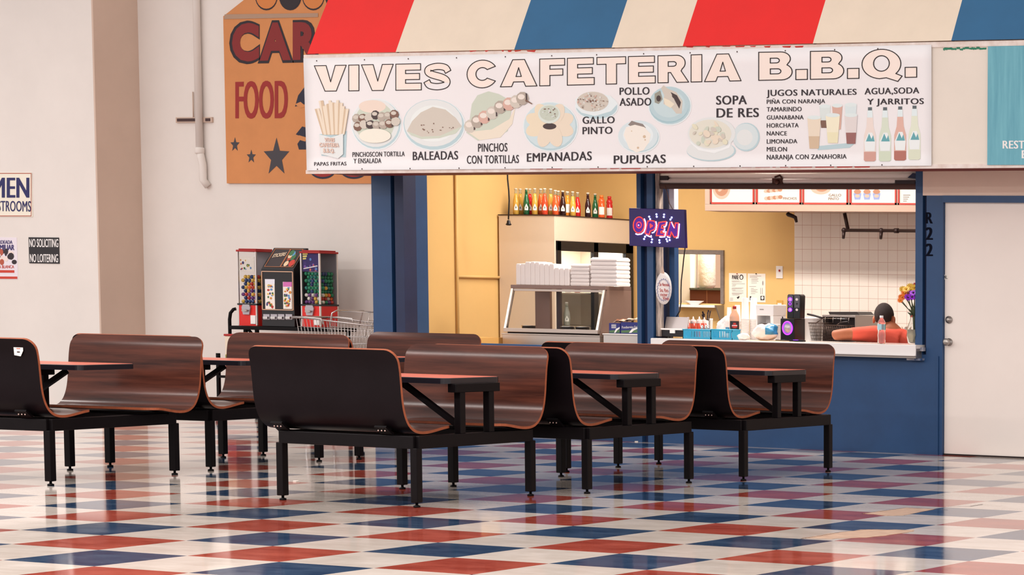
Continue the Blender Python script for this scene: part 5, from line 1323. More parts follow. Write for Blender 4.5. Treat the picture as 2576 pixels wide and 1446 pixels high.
# foam cups, stacks and single
def foam_cup(px0, px1, yt, yb, Y, n, lab, grp=None, z0=ZC):
    c = on((px0 + px1) / 2, Y, z0); r = (px1 - px0) / 2 / pxm(c); H = zpx((px0 + px1) / 2, yt, Y) - z0
    step = .011 if n > 1 else 0; base = H - step * (n - 1)
    for k in range(n):                              # stacked upside down: rims at the bottom of each cup
        z = step * k
        if n == 1: mb = MB().lathe([(r * .74, 0), (r * .76, .003), (r * .97, H * .93), (r, H * .95), (r, H), (r * .93, H), (r * .72, .008), (.001, .008)], c, 20)
        else: mb = MB().lathe([(r * .985, z + .0005), (r, z), (r, z + .006), (r * .965, z + .0075), (r * .78, z + base - .004), (r * .74, z + base), (.001, z + base)], c, 18, cap0=False)
        yield k, build('foam_cup', mb, m_foam)
ordn = ['bottom', 'second', 'third', 'fourth', 'fifth', 'sixth', 'seventh', 'eighth', 'ninth', 'tenth', 'eleventh', 'twelfth', 'thirteenth', 'fourteenth', 'fifteenth', 'sixteenth', 'seventeenth']
for x0, x1, yt, Y, n, nm in ((1828, 1841.5, 773, 18.43, 13, 'short stack behind the hot sauce'), (1847, 1864, 767, 18.43, 14, 'second stack behind the hot sauce'), (1864.5, 1885, 749, 18.28, 16, 'left one of two tall stacks'), (1886, 1906.5, 749, 18.34, 16, 'tall stack by the coffee maker')):
    for k, o in foam_cup(x0, x1, yt, 845, Y, n, nm):
        tag(o, 'white foam cup, %s of the %s' % (ordn[k] + ' from bottom' if 0 < k < n - 1 else ('top' if k else 'bottom'), nm), 'cup', 'stacked white foam cups')
for k, o in foam_cup(1782, 1793.5, 801, 845, 18.44, 1, ''): tag(o, 'white foam cup standing between the cutlery and the clear bag', 'cup')
for k, o in foam_cup(1944, 1963, 815, 842, 18.22, 1, ''): tag(o, 'short white foam cup between coffee maker and black speaker', 'cup')
# hot sauce bottle
Y = 18.125; c = on(1848, Y); r = 12.3 / pxm(c); h = zpx(1848, 769.5, Y) - ZC
t = thing('hot_sauce_bottle', 'large hot sauce bottle with red cap and black label on the counter', 'sauce bottle', c)
build('bottle_body', MB().lathe([(r * .9, 0), (r, .008), (r, h * .66), (r * .92, h * .72), (r * .5, h * .84), (r * .33, h * .92)], c, 20, mis=[1, 0, 0, 0, 0]), [M('pale orange sauce', (226, 168, 136), 0.2), M('deep orange sauce', (190, 92, 60), 0.2)], t)
build('sauce_bottom', MB().lathe([(r * 1.004, .004), (r * 1.004, h * .11)], c, 20), MATS['deep orange sauce'], t)
build('bottle_cap', MB().lathe([(r * .34, h * .915), (r * .38, h * .92), (r * .36, h), (.001, h)], c, 14), m_reddark, t)
d = CAM - c; a0 = math.atan2(d.y, d.x); lb = MB(); q = r * 1.012
for k in range(8):
    t0, t1 = a0 - 1.1 + 2.2 * k / 8, a0 - 1.1 + 2.2 * (k + 1) / 8
    lb.poly([(c.x + q * math.cos(t0), c.y + q * math.sin(t0), c.z + h * .2), (c.x + q * math.cos(t1), c.y + q * math.sin(t1), c.z + h * .2), (c.x + q * math.cos(t1), c.y + q * math.sin(t1), c.z + h * .55), (c.x + q * math.cos(t0), c.y + q * math.sin(t0), c.z + h * .55)], 0)
    if 2 <= k <= 5:
        za, zb3 = (.34, .5) if k in (3, 4) else (.36, .44); q2 = r * 1.02
        lb.poly([(c.x + q2 * math.cos(t0), c.y + q2 * math.sin(t0), c.z + h * za), (c.x + q2 * math.cos(t1), c.y + q2 * math.sin(t1), c.z + h * za), (c.x + q2 * math.cos(t1), c.y + q2 * math.sin(t1), c.z + h * zb3), (c.x + q2 * math.cos(t0), c.y + q2 * math.sin(t0), c.z + h * zb3)], 1)
        q3 = r * 1.026
        lb.poly([(c.x + q3 * math.cos(t0), c.y + q3 * math.sin(t0), c.z + h * .40), (c.x + q3 * math.cos(t1), c.y + q3 * math.sin(t1), c.z + h * .415), (c.x + q3 * math.cos(t1), c.y + q3 * math.sin(t1), c.z + h * .435), (c.x + q3 * math.cos(t0), c.y + q3 * math.sin(t0), c.z + h * .42)], 2)
build('bottle_label', lb, [M('black label', (40, 28, 30), 0.5), M('red label mark', (206, 50, 40), 0.5), m_white], t)
# bags: lumpy closed bodies
def bag(name, px0, px1, yt, yb, Y, depth, mats, label, seed, paint=None, tilt=0.0):
    a, b = W(px0, yb, Y), W(px1, yb, Y); H = zpx((px0 + px1) / 2, yt, Y) - ZC; cx, rx_ = (a.x + b.x) / 2, (b.x - a.x) / 2
    r = random.Random(seed); mb = MB(); n, k = 26, 12; ph = [r.uniform(0, 6.28) for _ in range(8)]
    mb.v.append(Vector((cx, Y + depth / 2, ZC)))
    for i in range(1, k):
        al = PI * i / k
        for j in range(n):
            t = 2 * PI * j / n
            w = 1 + .10 * math.sin(3 * t + ph[0] + i) + .07 * math.sin(7 * t + ph[1] - 1.7 * i) + .04 * math.sin(11 * t + ph[2] + 3 * i)
            s = math.sin(al) ** .7
            z = (1 - math.cos(al)) / 2
            x = math.cos(t) * s * w
            hz = H * z * (1 + .08 * math.sin(2 * t + ph[3])) * (1 + tilt * x)
            mb.v.append(Vector((cx + rx_ * x, Y + depth / 2 + depth / 2 * math.sin(t) * s * w, ZC + max(hz, .0005))))
    mb.v.append(Vector((cx, Y + depth / 2, ZC + H * .98))); e = len(mb.v) - 1
    for j in range(n):
        mb.face((0, 1 + (j + 1) % n, 1 + j), 0, True); mb.face((e, e - n + j, e - n + (j + 1) % n), 0, True)
    for i in range(k - 2):
        for j in range(n):
            p = 1 + i * n; q = (p + j, p + (j + 1) % n, p + n + (j + 1) % n, p + n + j)
            cc = sum((mb.v[u] for u in q), Vector()) / 4
            mb.face(q, paint((cc.x - cx) / rx_, (cc.z - ZC) / H) if paint else 0, True)
    return tag(build(name, mb, mats), label, 'bag')
m_bagw = M('translucent white bag', (240, 230, 224), 0.25, bump=0.5, scale=30)
m_bagb = M('blue bag print', (60, 136, 176), 0.3)
bag('plastic_bag', 1794, 1838, 797, 846, 18.18, .16, [m_bagw, m_bagb], 'white plastic bag with a blue patch behind the right turquoise basket', 3, lambda x, z: 1 if x > .35 and .25 < z < .6 else 0)
bag('bread_bag', 1884, 1943, 816, 848, 17.98, .14, [m_bagw, m_bagb], 'white bread bag with blue print in front of the coffee maker', 5, lambda x, z: 1 if x > .25 and z > .4 else 0, .12)
bag('plastic_bag', 1850, 1878, 838, 850, 17.92, .08, [m_bagw], 'small crumpled clear bag lying at the counter front', 8)
# coffee maker
Y = 18.26; a, b = W(1902, 800, Y), W(1945, 800, Y); H = zpx(1925, 766, Y) - ZC
cm = thing('coffee_maker', 'white drip coffee maker between the cup stacks and the black speaker', 'coffee maker', ((a.x + b.x) / 2, Y + .1, ZC))
zh = zpx(1925, 794, Y) - ZC
build('housing', MB().prism([(a.x, Y, ZC + zh), (b.x, Y, ZC + zh), (b.x + .006, Y, ZC + H), (a.x - .004, Y, ZC + H)], (0, .2, 0)).box(a.x + .01, b.x, Y + .13, Y + .2, ZC, ZC + zh).box(a.x, b.x, Y, Y + .2, ZC, ZC + .025), m_white, cm, .006)
build('left_column', MB().box(a.x, a.x + .012, Y, Y + .14, ZC + .025, ZC + zh), m_white, cm)
build('side_column', MB().prism([(b.x - .022, Y + .002, ZC + .02), (b.x, Y + .002, ZC + .02), (b.x, Y + .002, ZC + zh), (b.x - .03, Y + .002, ZC + zh)], (0, .15, 0)), m_white, cm)
cc = Vector((a.x + .062, Y + .045, ZC + .026)); rr_ = (b.x - a.x) * .37
build('carafe', MB().lathe([(rr_ * .85, 0), (rr_, .02), (rr_ * .98, .06), (rr_ * .7, .1), (rr_ * .66, .112)], cc, 20), M('dark carafe glass', (66, 44, 40), 0.08, spec=0.7), cm)
build('carafe_handle', MB().tube([cc + Vector((rr_ * .5, -rr_ * .7, .1)), cc + Vector((rr_ * .8, -rr_ * 1.2, .09)), cc + Vector((rr_ * .85, -rr_ * 1.2, .04)), cc + Vector((rr_ * .7, -rr_ * .8, .03))], .007, 8), m_white, cm)
build('badge', MB().bpx(1911, 1921, 777, 779.5, Y - .001, .001), M('grey small print', (150, 140, 136)), cm)
# subwoofer and the two satellites
m_spk = M('glossy black speaker', (18, 17, 22), 0.18)
m_spkg = M('smoky grey cabinet', (84, 82, 92), 0.25)
m_glow = M('violet speaker light', (150, 60, 230), 0.4, emit=(130, 40, 235), es=2.2)
Y = 18.06; a, b = W(1963, 823, Y), W(1998, 823, Y); z1 = zpx(1980, 801, Y)
sw = thing('subwoofer', 'glossy black subwoofer with a violet lit ring on the counter', 'speaker', ((a.x + b.x) / 2, Y + .08, ZC))
build('cabinet', MB().box(a.x, b.x, Y, Y + .17, ZC + .004, z1), m_spk, sw, .006)
c = W(1981.5, 825, Y); rx = 12.2 / 267; rz = 16.5 / 310
def ring(c, rx, rz, t, n=40):
    return MB().tube([c + Vector((rx * math.cos(2 * PI * k / n), 0, rz * math.sin(2 * PI * k / n))) for k in range(n)], t, 7, 0, True)
build('light_ring', ring(c + Vector((0, -.004, 0)), rx, rz, .0055), m_glow, sw)
mb = MB()
for k, (f, dy) in enumerate(((.86, -.002), (.8, -.006), (.45, -.016), (.01, -.02))):
    for j in range(28): mb.v.append(c + Vector((rx * f * math.cos(2 * PI * j / 28), dy, rz * f * math.sin(2 * PI * j / 28))))
for k in range(3):
    for j in range(28): mb.face((k * 28 + j, k * 28 + (j + 1) % 28, (k + 1) * 28 + (j + 1) % 28, (k + 1) * 28 + j), 0, True)
build('cone', mb, M('silver cone', (176, 170, 176), 0.35, metal=0.5), sw)
for x in (a.x + .02, b.x - .02): build('foot', MB().lathe([(.01, 0), (.01, .006)], (x, Y + .03, ZC), 10), m_blackp, sw)
zs = z1 + .001
for x0, x1, lab, lit in ((1980.5, 1996, 'left black satellite speaker with violet lights on the subwoofer', True), (1997, 2013, 'right black satellite speaker standing on the subwoofer', False)):
    Ys = Y + .05; A_, B_ = W(x0, 799, Ys), W(x1, 799, Ys); zt3 = zpx(x0, 740, Ys); w = B_.x - A_.x; lean = .012
    t = thing('satellite_speaker', lab, 'speaker', ((A_.x + B_.x) / 2, Ys + .04, zs), 'pair of satellite speakers')
    build('cabinet', MB().prism([(A_.x - .004, Ys, zs), (B_.x - .002, Ys, zs), (B_.x + .004, Ys, zt3 - .012), (B_.x - .008, Ys, zt3), (A_.x + .008, Ys, zt3), (A_.x + .0, Ys, zt3 - .012)], (0, .075, 0)), m_spk, t, .004)
    build('front_plate', MB().prism([(A_.x + .006, Ys - .003, zs + .09), (B_.x - .006, Ys - .003, zs + .09), (B_.x - .002, Ys - .003, zt3 - .014), (B_.x - .012, Ys - .003, zt3 - .005), (A_.x + .012, Ys - .003, zt3 - .005), (A_.x + .006, Ys - .003, zt3 - .014)], (0, .003, 0)), m_spkg, t)
    for py, q, lt in ((753, 3.6, lit), (764, 2.2, lit), (779, 3.4, lit)):
        cc = W((x0 + x1) / 2 - .5, py, Ys - .003); r1, r2_ = q / 267, q / 310
        if lt: build('light_ring', ring(cc + Vector((0, -.002, 0)), r1 * 1.35, r2_ * 1.35, .0022, 20), m_glow, t)
        if q > 3: build('cone', MB().ball(cc, (r1, .006, r2_), 12, 7), M('pale cone', (226, 216, 214), 0.4), t)
        else: build('cone', MB().ball(cc, (r1, .004, r2_), 10, 6), m_blackp, t)
Y = 17.90; a, b = on(1985, Y), on(2019, Y)
ph = build('remote_control', MB().box(a.x, b.x, Y, Y + .05, ZC, ZC + .012), m_spk, None, .003); tag(ph, 'flat black remote lying on the counter before the subwoofer', 'remote')
build('lit_window', MB().box(a.x + .03, a.x + .065, Y + .012, Y + .038, ZC + .012, ZC + .0135), m_glow, ph)
pts = [on(1952, 18.05) + Vector((0, 0, .005)), on(1962, 18.02) + Vector((0, 0, .005)), on(1975, 18.035) + Vector((0, 0, .005)), on(1990, 18.02) + Vector((0, 0, .005))]
o = build('speaker_cable', MB().tube(pts, .004, 6), m_blackp); tag(o, 'thin black cable lying on the counter in front of the subwoofer', 'cable')
cb_ = on(1903, 17.9)
mbx2 = MB().box(W(1884, 850, 17.9).x, W(2000, 850, 17.9).x, 17.885, 18.08, ZC - .0004, ZC + .0004)
o = build('brown_placemat', mbx2, M('tan paper', (222, 172, 118), 0.6)); tag(o, 'thin tan paper lying on the counter under the bread bag', 'paper')

# ------------------------------------------------------------------ back counter: bucket, fryer, wire fry basket, foil
ZBc = ZB + .0008
Y = 20.26; c = W(2046, 836, Y); c = Vector((c.x, Y, ZBc)); r = 22 / pxm(c); h = zpx(2046, 797, Y) - ZBc
bu = build('white_bucket', MB().lathe([(r * .86, 0), (r * .9, .004), (r, h - .02), (r * 1.04, h - .018), (r * 1.04, h), (r * .95, h), (r * .84, .01), (.001, .01)], c, 24), m_white); tag(bu, 'white plastic bucket on the back counter left of the fryer', 'bucket')
Y = 20.14; a, b = W(2068, 800, Y), W(2151, 800, Y); z1 = zpx(2100, 792, Y)
fy = thing('deep_fryer', 'steel countertop deep fryer with a dark lid against the white tiles', 'fryer', ((a.x + b.x) / 2, Y + .2, ZBc))
m_st3 = M('warm grey steel', (156, 146, 142), 0.35, metal=0.7)
zq = zpx(2100, 798, Y)
build('body', MB().box(a.x, b.x, Y + .12, Y + .4, ZBc, z1).box(a.x, b.x, Y, Y + .12, zq, z1).box(b.x - .004, b.x + .004, Y, Y + .4, ZBc, z1).box(a.x, a.x + .01, Y, Y + .12, ZBc, zq), m_st3, fy, .004)
build('recess', MB().box(a.x + .01, b.x - .004, Y + .1, Y + .12, ZBc, zq), M('dark fryer recess', (56, 48, 50), 0.4, metal=0.4), fy)
mb = MB()
for k in range(4):
    x = a.x + .04 + (b.x - a.x - .1) * k / 3; mb.tube([(x, Y - .004, zq + .005), (x, Y - .012, zq - .02), (x, Y - .012, zq - .05)], .0035, 6)
mb.tube([(a.x + .02, Y - .012, zq - .012), (b.x - .05, Y - .012, zq - .012)], .003, 6)
build('hook_rail', mb, m_chrome, fy)
p = [W(2084, 784, Y + .1), W(2155, 784, Y + .1), W(2163, 792, Y + .1), W(2087, 792, Y + .1)]
build('lid', MB().prism([(q.x, Y + .1, max(q.z, z1 + .001)) for q in p], (0, .26, 0)), M('dark lid', (52, 46, 46), 0.4, metal=0.3), fy)
# fry basket
m_wire = M('dark basket wire', (84, 68, 62), 0.4, metal=0.5)
def frybasket(px0, px1, yt, yb, Y, d, lab, hnd):
    a, b = W(px0, yb, Y), W(px1, yb, Y); zt = zpx(px0, yt, Y); zb = ZBc + .004; mb = MB()
    xa, xb = a.x, b.x; i_ = .02
    top = [(xa, Y, zt), (xb, Y, zt), (xb, Y + d, zt), (xa, Y + d, zt)]; bot = [(xa + i_, Y + i_, zb), (xb - i_, Y + i_, zb), (xb - i_, Y + d - i_, zb), (xa + i_, Y + d - i_, zb)]
    mb.tube(top, .005, 6, 0, True).tube(bot, .004, 6, 0, True)
    for e in range(4):
        A1, B1, A0, B0 = Vector(top[e]), Vector(top[(e + 1) % 4]), Vector(bot[e]), Vector(bot[(e + 1) % 4]); n = 9
        for k in range(n): mb.tube([A1.lerp(B1, k / n), A0.lerp(B0, k / n)], .0018, 4)
        for k in range(1, 6): mb.tube([A1.lerp(A0, k / 6), B1.lerp(B0, k / 6)], .0018, 4)
    for k in range(1, 8): mb.tube([Vector(bot[0]).lerp(Vector(bot[1]), k / 8), Vector(bot[3]).lerp(Vector(bot[2]), k / 8)], .0018, 4)
    t = thing('fry_basket', lab, 'fry basket', ((xa + xb) / 2, Y + d / 2, ZBc))
    build('wire_mesh', mb, m_wire, t)
    build('handle', MB().tube(hnd, .009, 8), M('black handle grip', (36, 30, 34), 0.4), t)
    ends = [Vector(hnd[-1]), Vector(((xa + xb) / 2, Y, zt))]
    build('handle_rod', MB().tube(ends, .005, 6), m_wire, t)
Y = 19.99
frybasket(2034, 2072, 812, 842, Y, .14, 'wire fry basket with a black handle leaning before the white bucket', [W(2031, 790, Y), W(2046, 793, Y), W(2060, 797, Y + .02), W(2069, 800, Y + .02)])
frybasket(2078, 2128, 818, 842, Y, .14, 'second wire fry basket in front of the steel fryer', [W(2134, 809, Y), W(2124, 810, Y), W(2112, 813, Y)])
# crumpled foil
Y = 20.15; a, b = W(2247, 838, Y), W(2284, 838, Y); H = zpx(2265, 819, Y) - ZBc; r9 = random.Random(31); mb = MB(); NX, NY = 14, 8
for j in range(NY):
    for i in range(NX):
        s, t = i / (NX - 1), j / (NY - 1); e = min(1, 4 * min(s, 1 - s, t, 1 - t))
        mb.v.append(Vector((a.x + (b.x - a.x) * s, Y + .2 * t, ZBc + .001 + H * (.55 + .45 * math.sin(s * PI)) * e * r9.uniform(.65, 1.0))))
for j in range(NY - 1):
    for i in range(NX - 1): k = j * NX + i; mb.face((k, k + 1, k + NX + 1, k + NX), 0)
k = [i for i in range(NX)] + [j * NX + NX - 1 for j in range(1, NY)] + [(NY - 1) * NX + i for i in range(NX - 2, -1, -1)] + [j * NX for j in range(NY - 2, 0, -1)]
mb.face(k[::-1], 0)
o = build('crumpled_foil', mb, M('crumpled foil', (222, 206, 196), 0.2, metal=0.95)); tag(o, 'heap of crumpled foil on the back counter right of the person', 'foil')
a, b = W(2236, 845, 19.9), W(2300, 845, 19.9)
o = build('steel_pan', MB().box(a.x, b.x, 20.09, 20.12, ZBc, ZBc + .045).box(a.x, b.x, 20.09, 20.14, ZBc + .045, ZBc + .05), m_steel); tag(o, 'low steel pan edge below the crumpled foil', 'pan')

# ------------------------------------------------------------------ water bottle and the vase of flowers on the counter
Y = 17.90; c = on(2217.5, Y); r = 10.3 / pxm(c); h = zpx(2217, 793.7, Y) - ZC
t = thing('water_bottle', 'small clear water bottle with pale blue label in front of the person', 'bottle', c)
m_pet = M('clear bottle plastic', (244, 248, 250), 0.05, trans=0.92, ior=1.16)
build('bottle_body', MB().lathe([(r * .8, 0), (r, .008), (r * .9, h * .2), (r, h * .3), (r * .88, h * .42), (r, h * .5), (r, h * .72), (r * .9, h * .78), (r * .42, h * .91), (r * .4, h * .93)], c, 20), m_pet, t)
build('bottle_cap', MB().lathe([(r * .44, h * .92), (r * .46, h * .925), (r * .44, h), (.001, h)], c, 14), m_white, t)
d = CAM - c; a0 = math.atan2(d.y, d.x); lb = MB(); q = r * 1.015
for k in range(10):
    t0, t1 = a0 - 1.5 + 3 * k / 10, a0 - 1.5 + 3 * (k + 1) / 10
    lb.poly([(c.x + q * math.cos(t0), c.y + q * math.sin(t0), c.z + h * .5), (c.x + q * math.cos(t1), c.y + q * math.sin(t1), c.z + h * .5), (c.x + q * math.cos(t1), c.y + q * math.sin(t1), c.z + h * .7), (c.x + q * math.cos(t0), c.y + q * math.sin(t0), c.z + h * .7)], 1 if k in (5, 6) else (2 if k == 8 else 0))
build('bottle_label', lb, [M('pale blue label', (174, 214, 226), 0.5), M('grey label print', (140, 150, 156), 0.5), M('green label print', (60, 130, 110), 0.5)], t)

Y = 18.0; c = on(2301, Y); r = 21 / pxm(c); h = zpx(2301, 791, Y) - ZC
va = thing('flower_vase', 'round clear glass vase with a bright bouquet at the right end of the counter', 'vase', c)
build('glass_bowl', MB().lathe([(r * .55, 0), (r * .8, .01), (r, h * .32), (r * .92, h * .55), (r * .6, h * .78), (r * .52, h * .88), (r * .6, h), (r * .56, h), (r * .48, h * .88), (r * .56, h * .78), (r * .88, h * .54), (r * .96, h * .32), (r * .76, .016), (.001, .012)], c, 26), m_glass, va)
build('vase_water', MB().lathe([(r * .7, .018), (r * .92, h * .3), (r * .86, h * .5), (.001, h * .5)], c, 22), M('murky water', (206, 196, 176), 0.1, trans=0.6, ior=1.1), va)
r10 = random.Random(9); m_stem = M('green stem', (78, 84, 52), 0.6)
def daisy(px, py, dy, R, cl, ctr, seed):
    P = W(px, py, Y + dy); r = random.Random(seed); d = (CAM - P).normalized(); d = (d + Vector((r.uniform(-.5, .5), 0, r.uniform(.2, .9)))).normalized()
    u = d.cross(Vector((0, 0, 1))).normalized(); v = u.cross(d)
    st = build('stem', MB().tube([c + Vector((r.uniform(-.01, .01), r.uniform(-.01, .01), .02)), c + Vector((r.uniform(-.015, .015), r.uniform(-.015, .015), h * .95)), P - d * .03, P], .0032, 6), m_stem, va)
    mb = MB(); n = 13
    for k in range(n * 2):
        a = 2 * PI * k / n + (.24 if k >= n else 0); q = R * (1 if k < n else .75); up = .25 if k < n else .5
        ax = u * math.cos(a) + v * math.sin(a); sd = u * -math.sin(a) + v * math.cos(a)
        p0 = P + ax * R * .15; p1 = P + ax * q * .6 + d * q * up * .5; p2 = P + ax * q + d * q * up * .55
        o = len(mb.v); w = R * .17
        mb.v += [p0 - sd * w * .5, p0 + sd * w * .5, p1 + sd * w, p2 + sd * w * .4, p2 - sd * w * .4, p1 - sd * w]
        mb.face((o, o + 1, o + 2, o + 5), 0); mb.face((o + 5, o + 2, o + 3, o + 4), 0)
    mb.ball(P + d * R * .15, R * .24, 8, 5, 1)
    build('blossom', mb, [cl, ctr], st)
m_vio, m_ory, m_yel2, m_rd = M('violet petals', (160, 60, 214), 0.5), M('orange petals', (240, 128, 40), 0.5), M('yellow petals', (236, 190, 70), 0.5), M('dark red petals', (184, 46, 34), 0.5)
m_ctr, m_cty = M('dark flower center', (60, 40, 60), 0.7), M('golden flower center', (206, 150, 40), 0.7)
for i, (px, py, dy, R, cl, ct_) in enumerate(((2284, 748, -.01, .034, m_vio, m_ctr), (2298, 737, -.03, .036, m_vio, m_ctr), (2294, 747, -.05, .034, m_vio, m_ctr), (2288, 737, .03, .03, m_vio, m_ctr), (2307, 742, .0, .034, m_vio, m_ctr),
        (2276, 738, .0, .034, m_ory, m_cty), (2268, 748, .02, .032, m_ory, m_cty), (2265, 755, .0, .026, m_ory, m_cty), (2280, 728, -.02, .036, m_yel2, m_cty), (2290, 722, .02, .036, m_yel2, m_cty), (2271, 728, .04, .032, m_yel2, m_cty), (2300, 724, .0, .034, m_yel2, m_cty),
        (2304, 718, .02, .03, m_rd, m_cty), (2310, 728, .03, .034, m_ory, m_cty), (2312, 735, -.02, .03, m_rd, m_cty))):
    daisy(px, py, dy, R, cl, ct_, i)
mb = MB()
for i in range(16):
    a = r10.uniform(0, 6.28); p0 = c + Vector((.02 * math.cos(a), .02 * math.sin(a), h * r10.uniform(.9, 1.0))); p1 = p0 + Vector((.05 * math.cos(a), .04 * math.sin(a), r10.uniform(.02, .08)))
    sd = Vector((-math.sin(a), math.cos(a), 0)) * .009; m_ = p0.lerp(p1, .5) + Vector((0, 0, .01))
    o = len(mb.v); mb.v += [p0, m_ + sd, p1, m_ - sd]; mb.face((o, o + 1, o + 2, o + 3))
build('leaves', mb, M('dark green leaf', (58, 72, 46), 0.5), va)
# ------------------------------------------------------------------ the person behind the counter, seen from behind
pz = 18.72
hc_ = W(2224, 797, pz)                              # middle of the head
sx = hc_.x + .055
sh_z = W(2180, 822, pz).z
seat_z = .42
m_skin = M('warm brown skin', (176, 104, 72), 0.55, var=0.08, scale=20)
J = [ # name, position, radius, parent
 ('pelvis', (sx + .02, pz + .10, seat_z + .10), (.145, .115), None),
 ('waist', (sx + .02, pz + .08, seat_z + .24), (.135, .11), 0),
 ('chest', (sx + .0, pz + .04, sh_z - .16), (.155, .12), 1),
 ('collar', (sx - .01, pz + .01, sh_z - .06), (.10, .08), 2),
 ('neck', (hc_.x + .025, pz + .0, sh_z + .03), (.056, .058), 3),
 ('neck_top', (hc_.x + .01, pz - .0, hc_.z - .045), (.058, .062), 4),
 ('shoulder_l', (W(2172, 830, 18.44).x, 18.535, zc + .07), (.068, .062), 3),
 ('upper_l', (W(2128, 834, 18.38).x, 18.385, zc + .066), (.054, .052), 6),
 ('elbow_l', (W(2092, 836, 18.26).x, 18.28, zc + .053), (.047, .047), 7),
 ('fore_l', (W(2088, 836, 18.26).x + .07, 18.47, zc + .05), (.042, .04), 8),
 ('wrist_l', (W(2088, 836, 18.26).x + .16, 18.60, zc - .0), (.03, .026), 9),
 ('palm_l', (W(2088, 836, 18.26).x + .22, 18.66, zc - .05), (.038, .018), 10),
 ('shoulder_r', (sx + .18, pz + .05, sh_z - .13), (.068, .065), 3),
 ('elbow_r', (sx + .25, pz + .12, sh_z - .36), (.05, .05), 12),
 ('wrist_r', (sx + .10, pz + .33, sh_z - .38), (.03, .028), 13),
 ('palm_r', (sx + .03, pz + .38, sh_z - .385), (.036, .02), 14),
 ('hip_l', (sx - .09, pz + .14, seat_z + .08), (.095, .09), 0),
 ('knee_l', (sx - .12, pz + .50, seat_z + .07), (.062, .062), 16),
 ('ankle_l', (sx - .12, pz + .50, .09), (.042, .042), 17),
 ('toe_l', (sx - .12, pz + .66, .04), (.038, .034), 18),
 ('hip_r', (sx + .12, pz + .14, seat_z + .08), (.095, .09), 0),
 ('knee_r', (sx + .16, pz + .50, seat_z + .07), (.062, .062), 20),
 ('ankle_r', (sx + .16, pz + .50, .09), (.042, .042), 21),
 ('toe_r', (sx + .16, pz + .66, .04), (.038, .034), 22)]
def finger_chain(palm, d, side, up, L, curl):
    out = []; p = palm; dirv = d
    for k, l in enumerate((.5, .3, .22)):
        p = p + dirv * (L * l); out.append(p); dirv = (dirv - up * curl * (.5 + .4 * k)).normalized()
    return out
def skin_obj(joints, fingers=(), inflate=0.0, levels=2):
    me = bpy.data.meshes.new('body'); vs = [Vector(j[1]) for j in joints]; es = [(i, j[3]) for i, j in enumerate(joints) if j[3] is not None]
    rad = [(j[2][0] + inflate, j[2][1] + inflate) for j in joints]
    for base, chain, r in fingers:
        prev = base
        for k, p in enumerate(chain): vs.append(p); es.append((prev, len(vs) - 1)); rad.append((r * (1 - .12 * k),) * 2); prev = len(vs) - 1
    me.from_pydata(vs, es, [])
    o = bpy.data.objects.new('body', me); COL.objects.link(o)
    o.modifiers.new('skin', 'SKIN'); sd = o.modifiers.new('sub', 'SUBSURF'); sd.levels = levels; sd.render_levels = levels
    for i, d in enumerate(me.skin_vertices[0].data): d.radius = rad[i]; d.use_root = (i == 0)
    dg = bpy.context.evaluated_depsgraph_get(); dg.update()
    ev = bpy.data.meshes.new_from_object(o.evaluated_get(dg))
    mb = MB(); mb.v = [v.co.copy() for v in ev.vertices]; [mb.face(tuple(p.vertices), 0, True) for p in ev.polygons]
    bpy.data.objects.remove(o); bpy.data.meshes.remove(me); bpy.data.meshes.remove(ev)
    return mb
fl_ = []
for palm_i, d, side, up in ((11, Vector((1, -.12, -.08)), Vector((.1, 1, 0)), Vector((0, 0, 1))), (15, Vector((-.8, .55, -.1)), Vector((.55, .8, 0)), Vector((0, 0, 1)))):
    d.normalize(); side.normalize(); palm = Vector(J[palm_i][1])
    for k, L in enumerate((.072, .08, .074, .058)):
        b0 = palm + side * (.017 * (1.5 - k)) + d * .022
        fl_.append((palm_i, [b0] + finger_chain(b0, (d + side * .12 * (1.5 - k)).normalized(), side, up, L, .22), .0085))
    b0 = palm + side * .030 - d * .012
    fl_.append((palm_i, [b0] + finger_chain(b0, (d * .6 + side * .8).normalized(), side, up, .055, .15), .0095))
body = skin_obj(J, fl_)
# head, jaw, nose, lips and ears merged into the same surface
fwd = Vector((-.35, .93, -.12)).normalized()        # the person looks away into the kitchen, a little to the left
sid = fwd.cross(Vector((0, 0, 1))).normalized(); upv = sid.cross(fwd)
def head_part(c, r, sub=(16, 12)):
    m = MB().ball((0, 0, 0), 1.0, *sub); o = len(body.v)
    for v in m.v: body.v.append(Vector(c) + sid * (v.x * r[0]) + fwd * (v.y * r[1]) + upv * (v.z * r[2]))
    for f in m.f: body.face([o + i for i in f], 0, True)
H = hc_
head_part(H + upv * .012, (.076, .098, .098), (20, 14))
head_part(H + fwd * .035 - upv * .055, (.056, .06, .062))
head_part(H + fwd * .1 - upv * .02, (.013, .02, .022)); head_part(H + fwd * .098 - upv * .056, (.024, .01, .008)); head_part(H + fwd * .097 - upv * .066, (.021, .01, .008))
for s in (-1, 1):
    head_part(H + sid * (s * .086) - upv * .026 + fwd * -.002, (.012, .022, .034), (10, 8)); head_part(H + sid * (s * .03) + fwd * .086 + upv * .012, (.016, .01, .006), (10, 8))
per = thing('person', 'person in an orange red T-shirt seen from behind, one arm on the counter', 'person', (sx, pz, 0))
bo = build('body', body, m_skin, per)
rm = bo.modifiers.new('merge', 'REMESH'); rm.mode = 'VOXEL'; rm.voxel_size = 0.0065; rm.use_smooth_shade = True
sm = bo.modifiers.new('smooth', 'SMOOTH'); sm.iterations = 3; sm.factor = .5
for s in (-1, 1):
    build('eye', MB().ball(H + sid * (s * .03) + fwd * .0945 + upv * .003, .0095, 10, 7), m_white, per)
    build('iris', MB().ball(H + sid * (s * .03) + fwd * .1005 + upv * .003, .005, 8, 6), m_blackp, per)
hair = MB(); m = MB().ball((0, 0, 0), 1.0, 28, 20); o = len(hair.v); rh = random.Random(2)
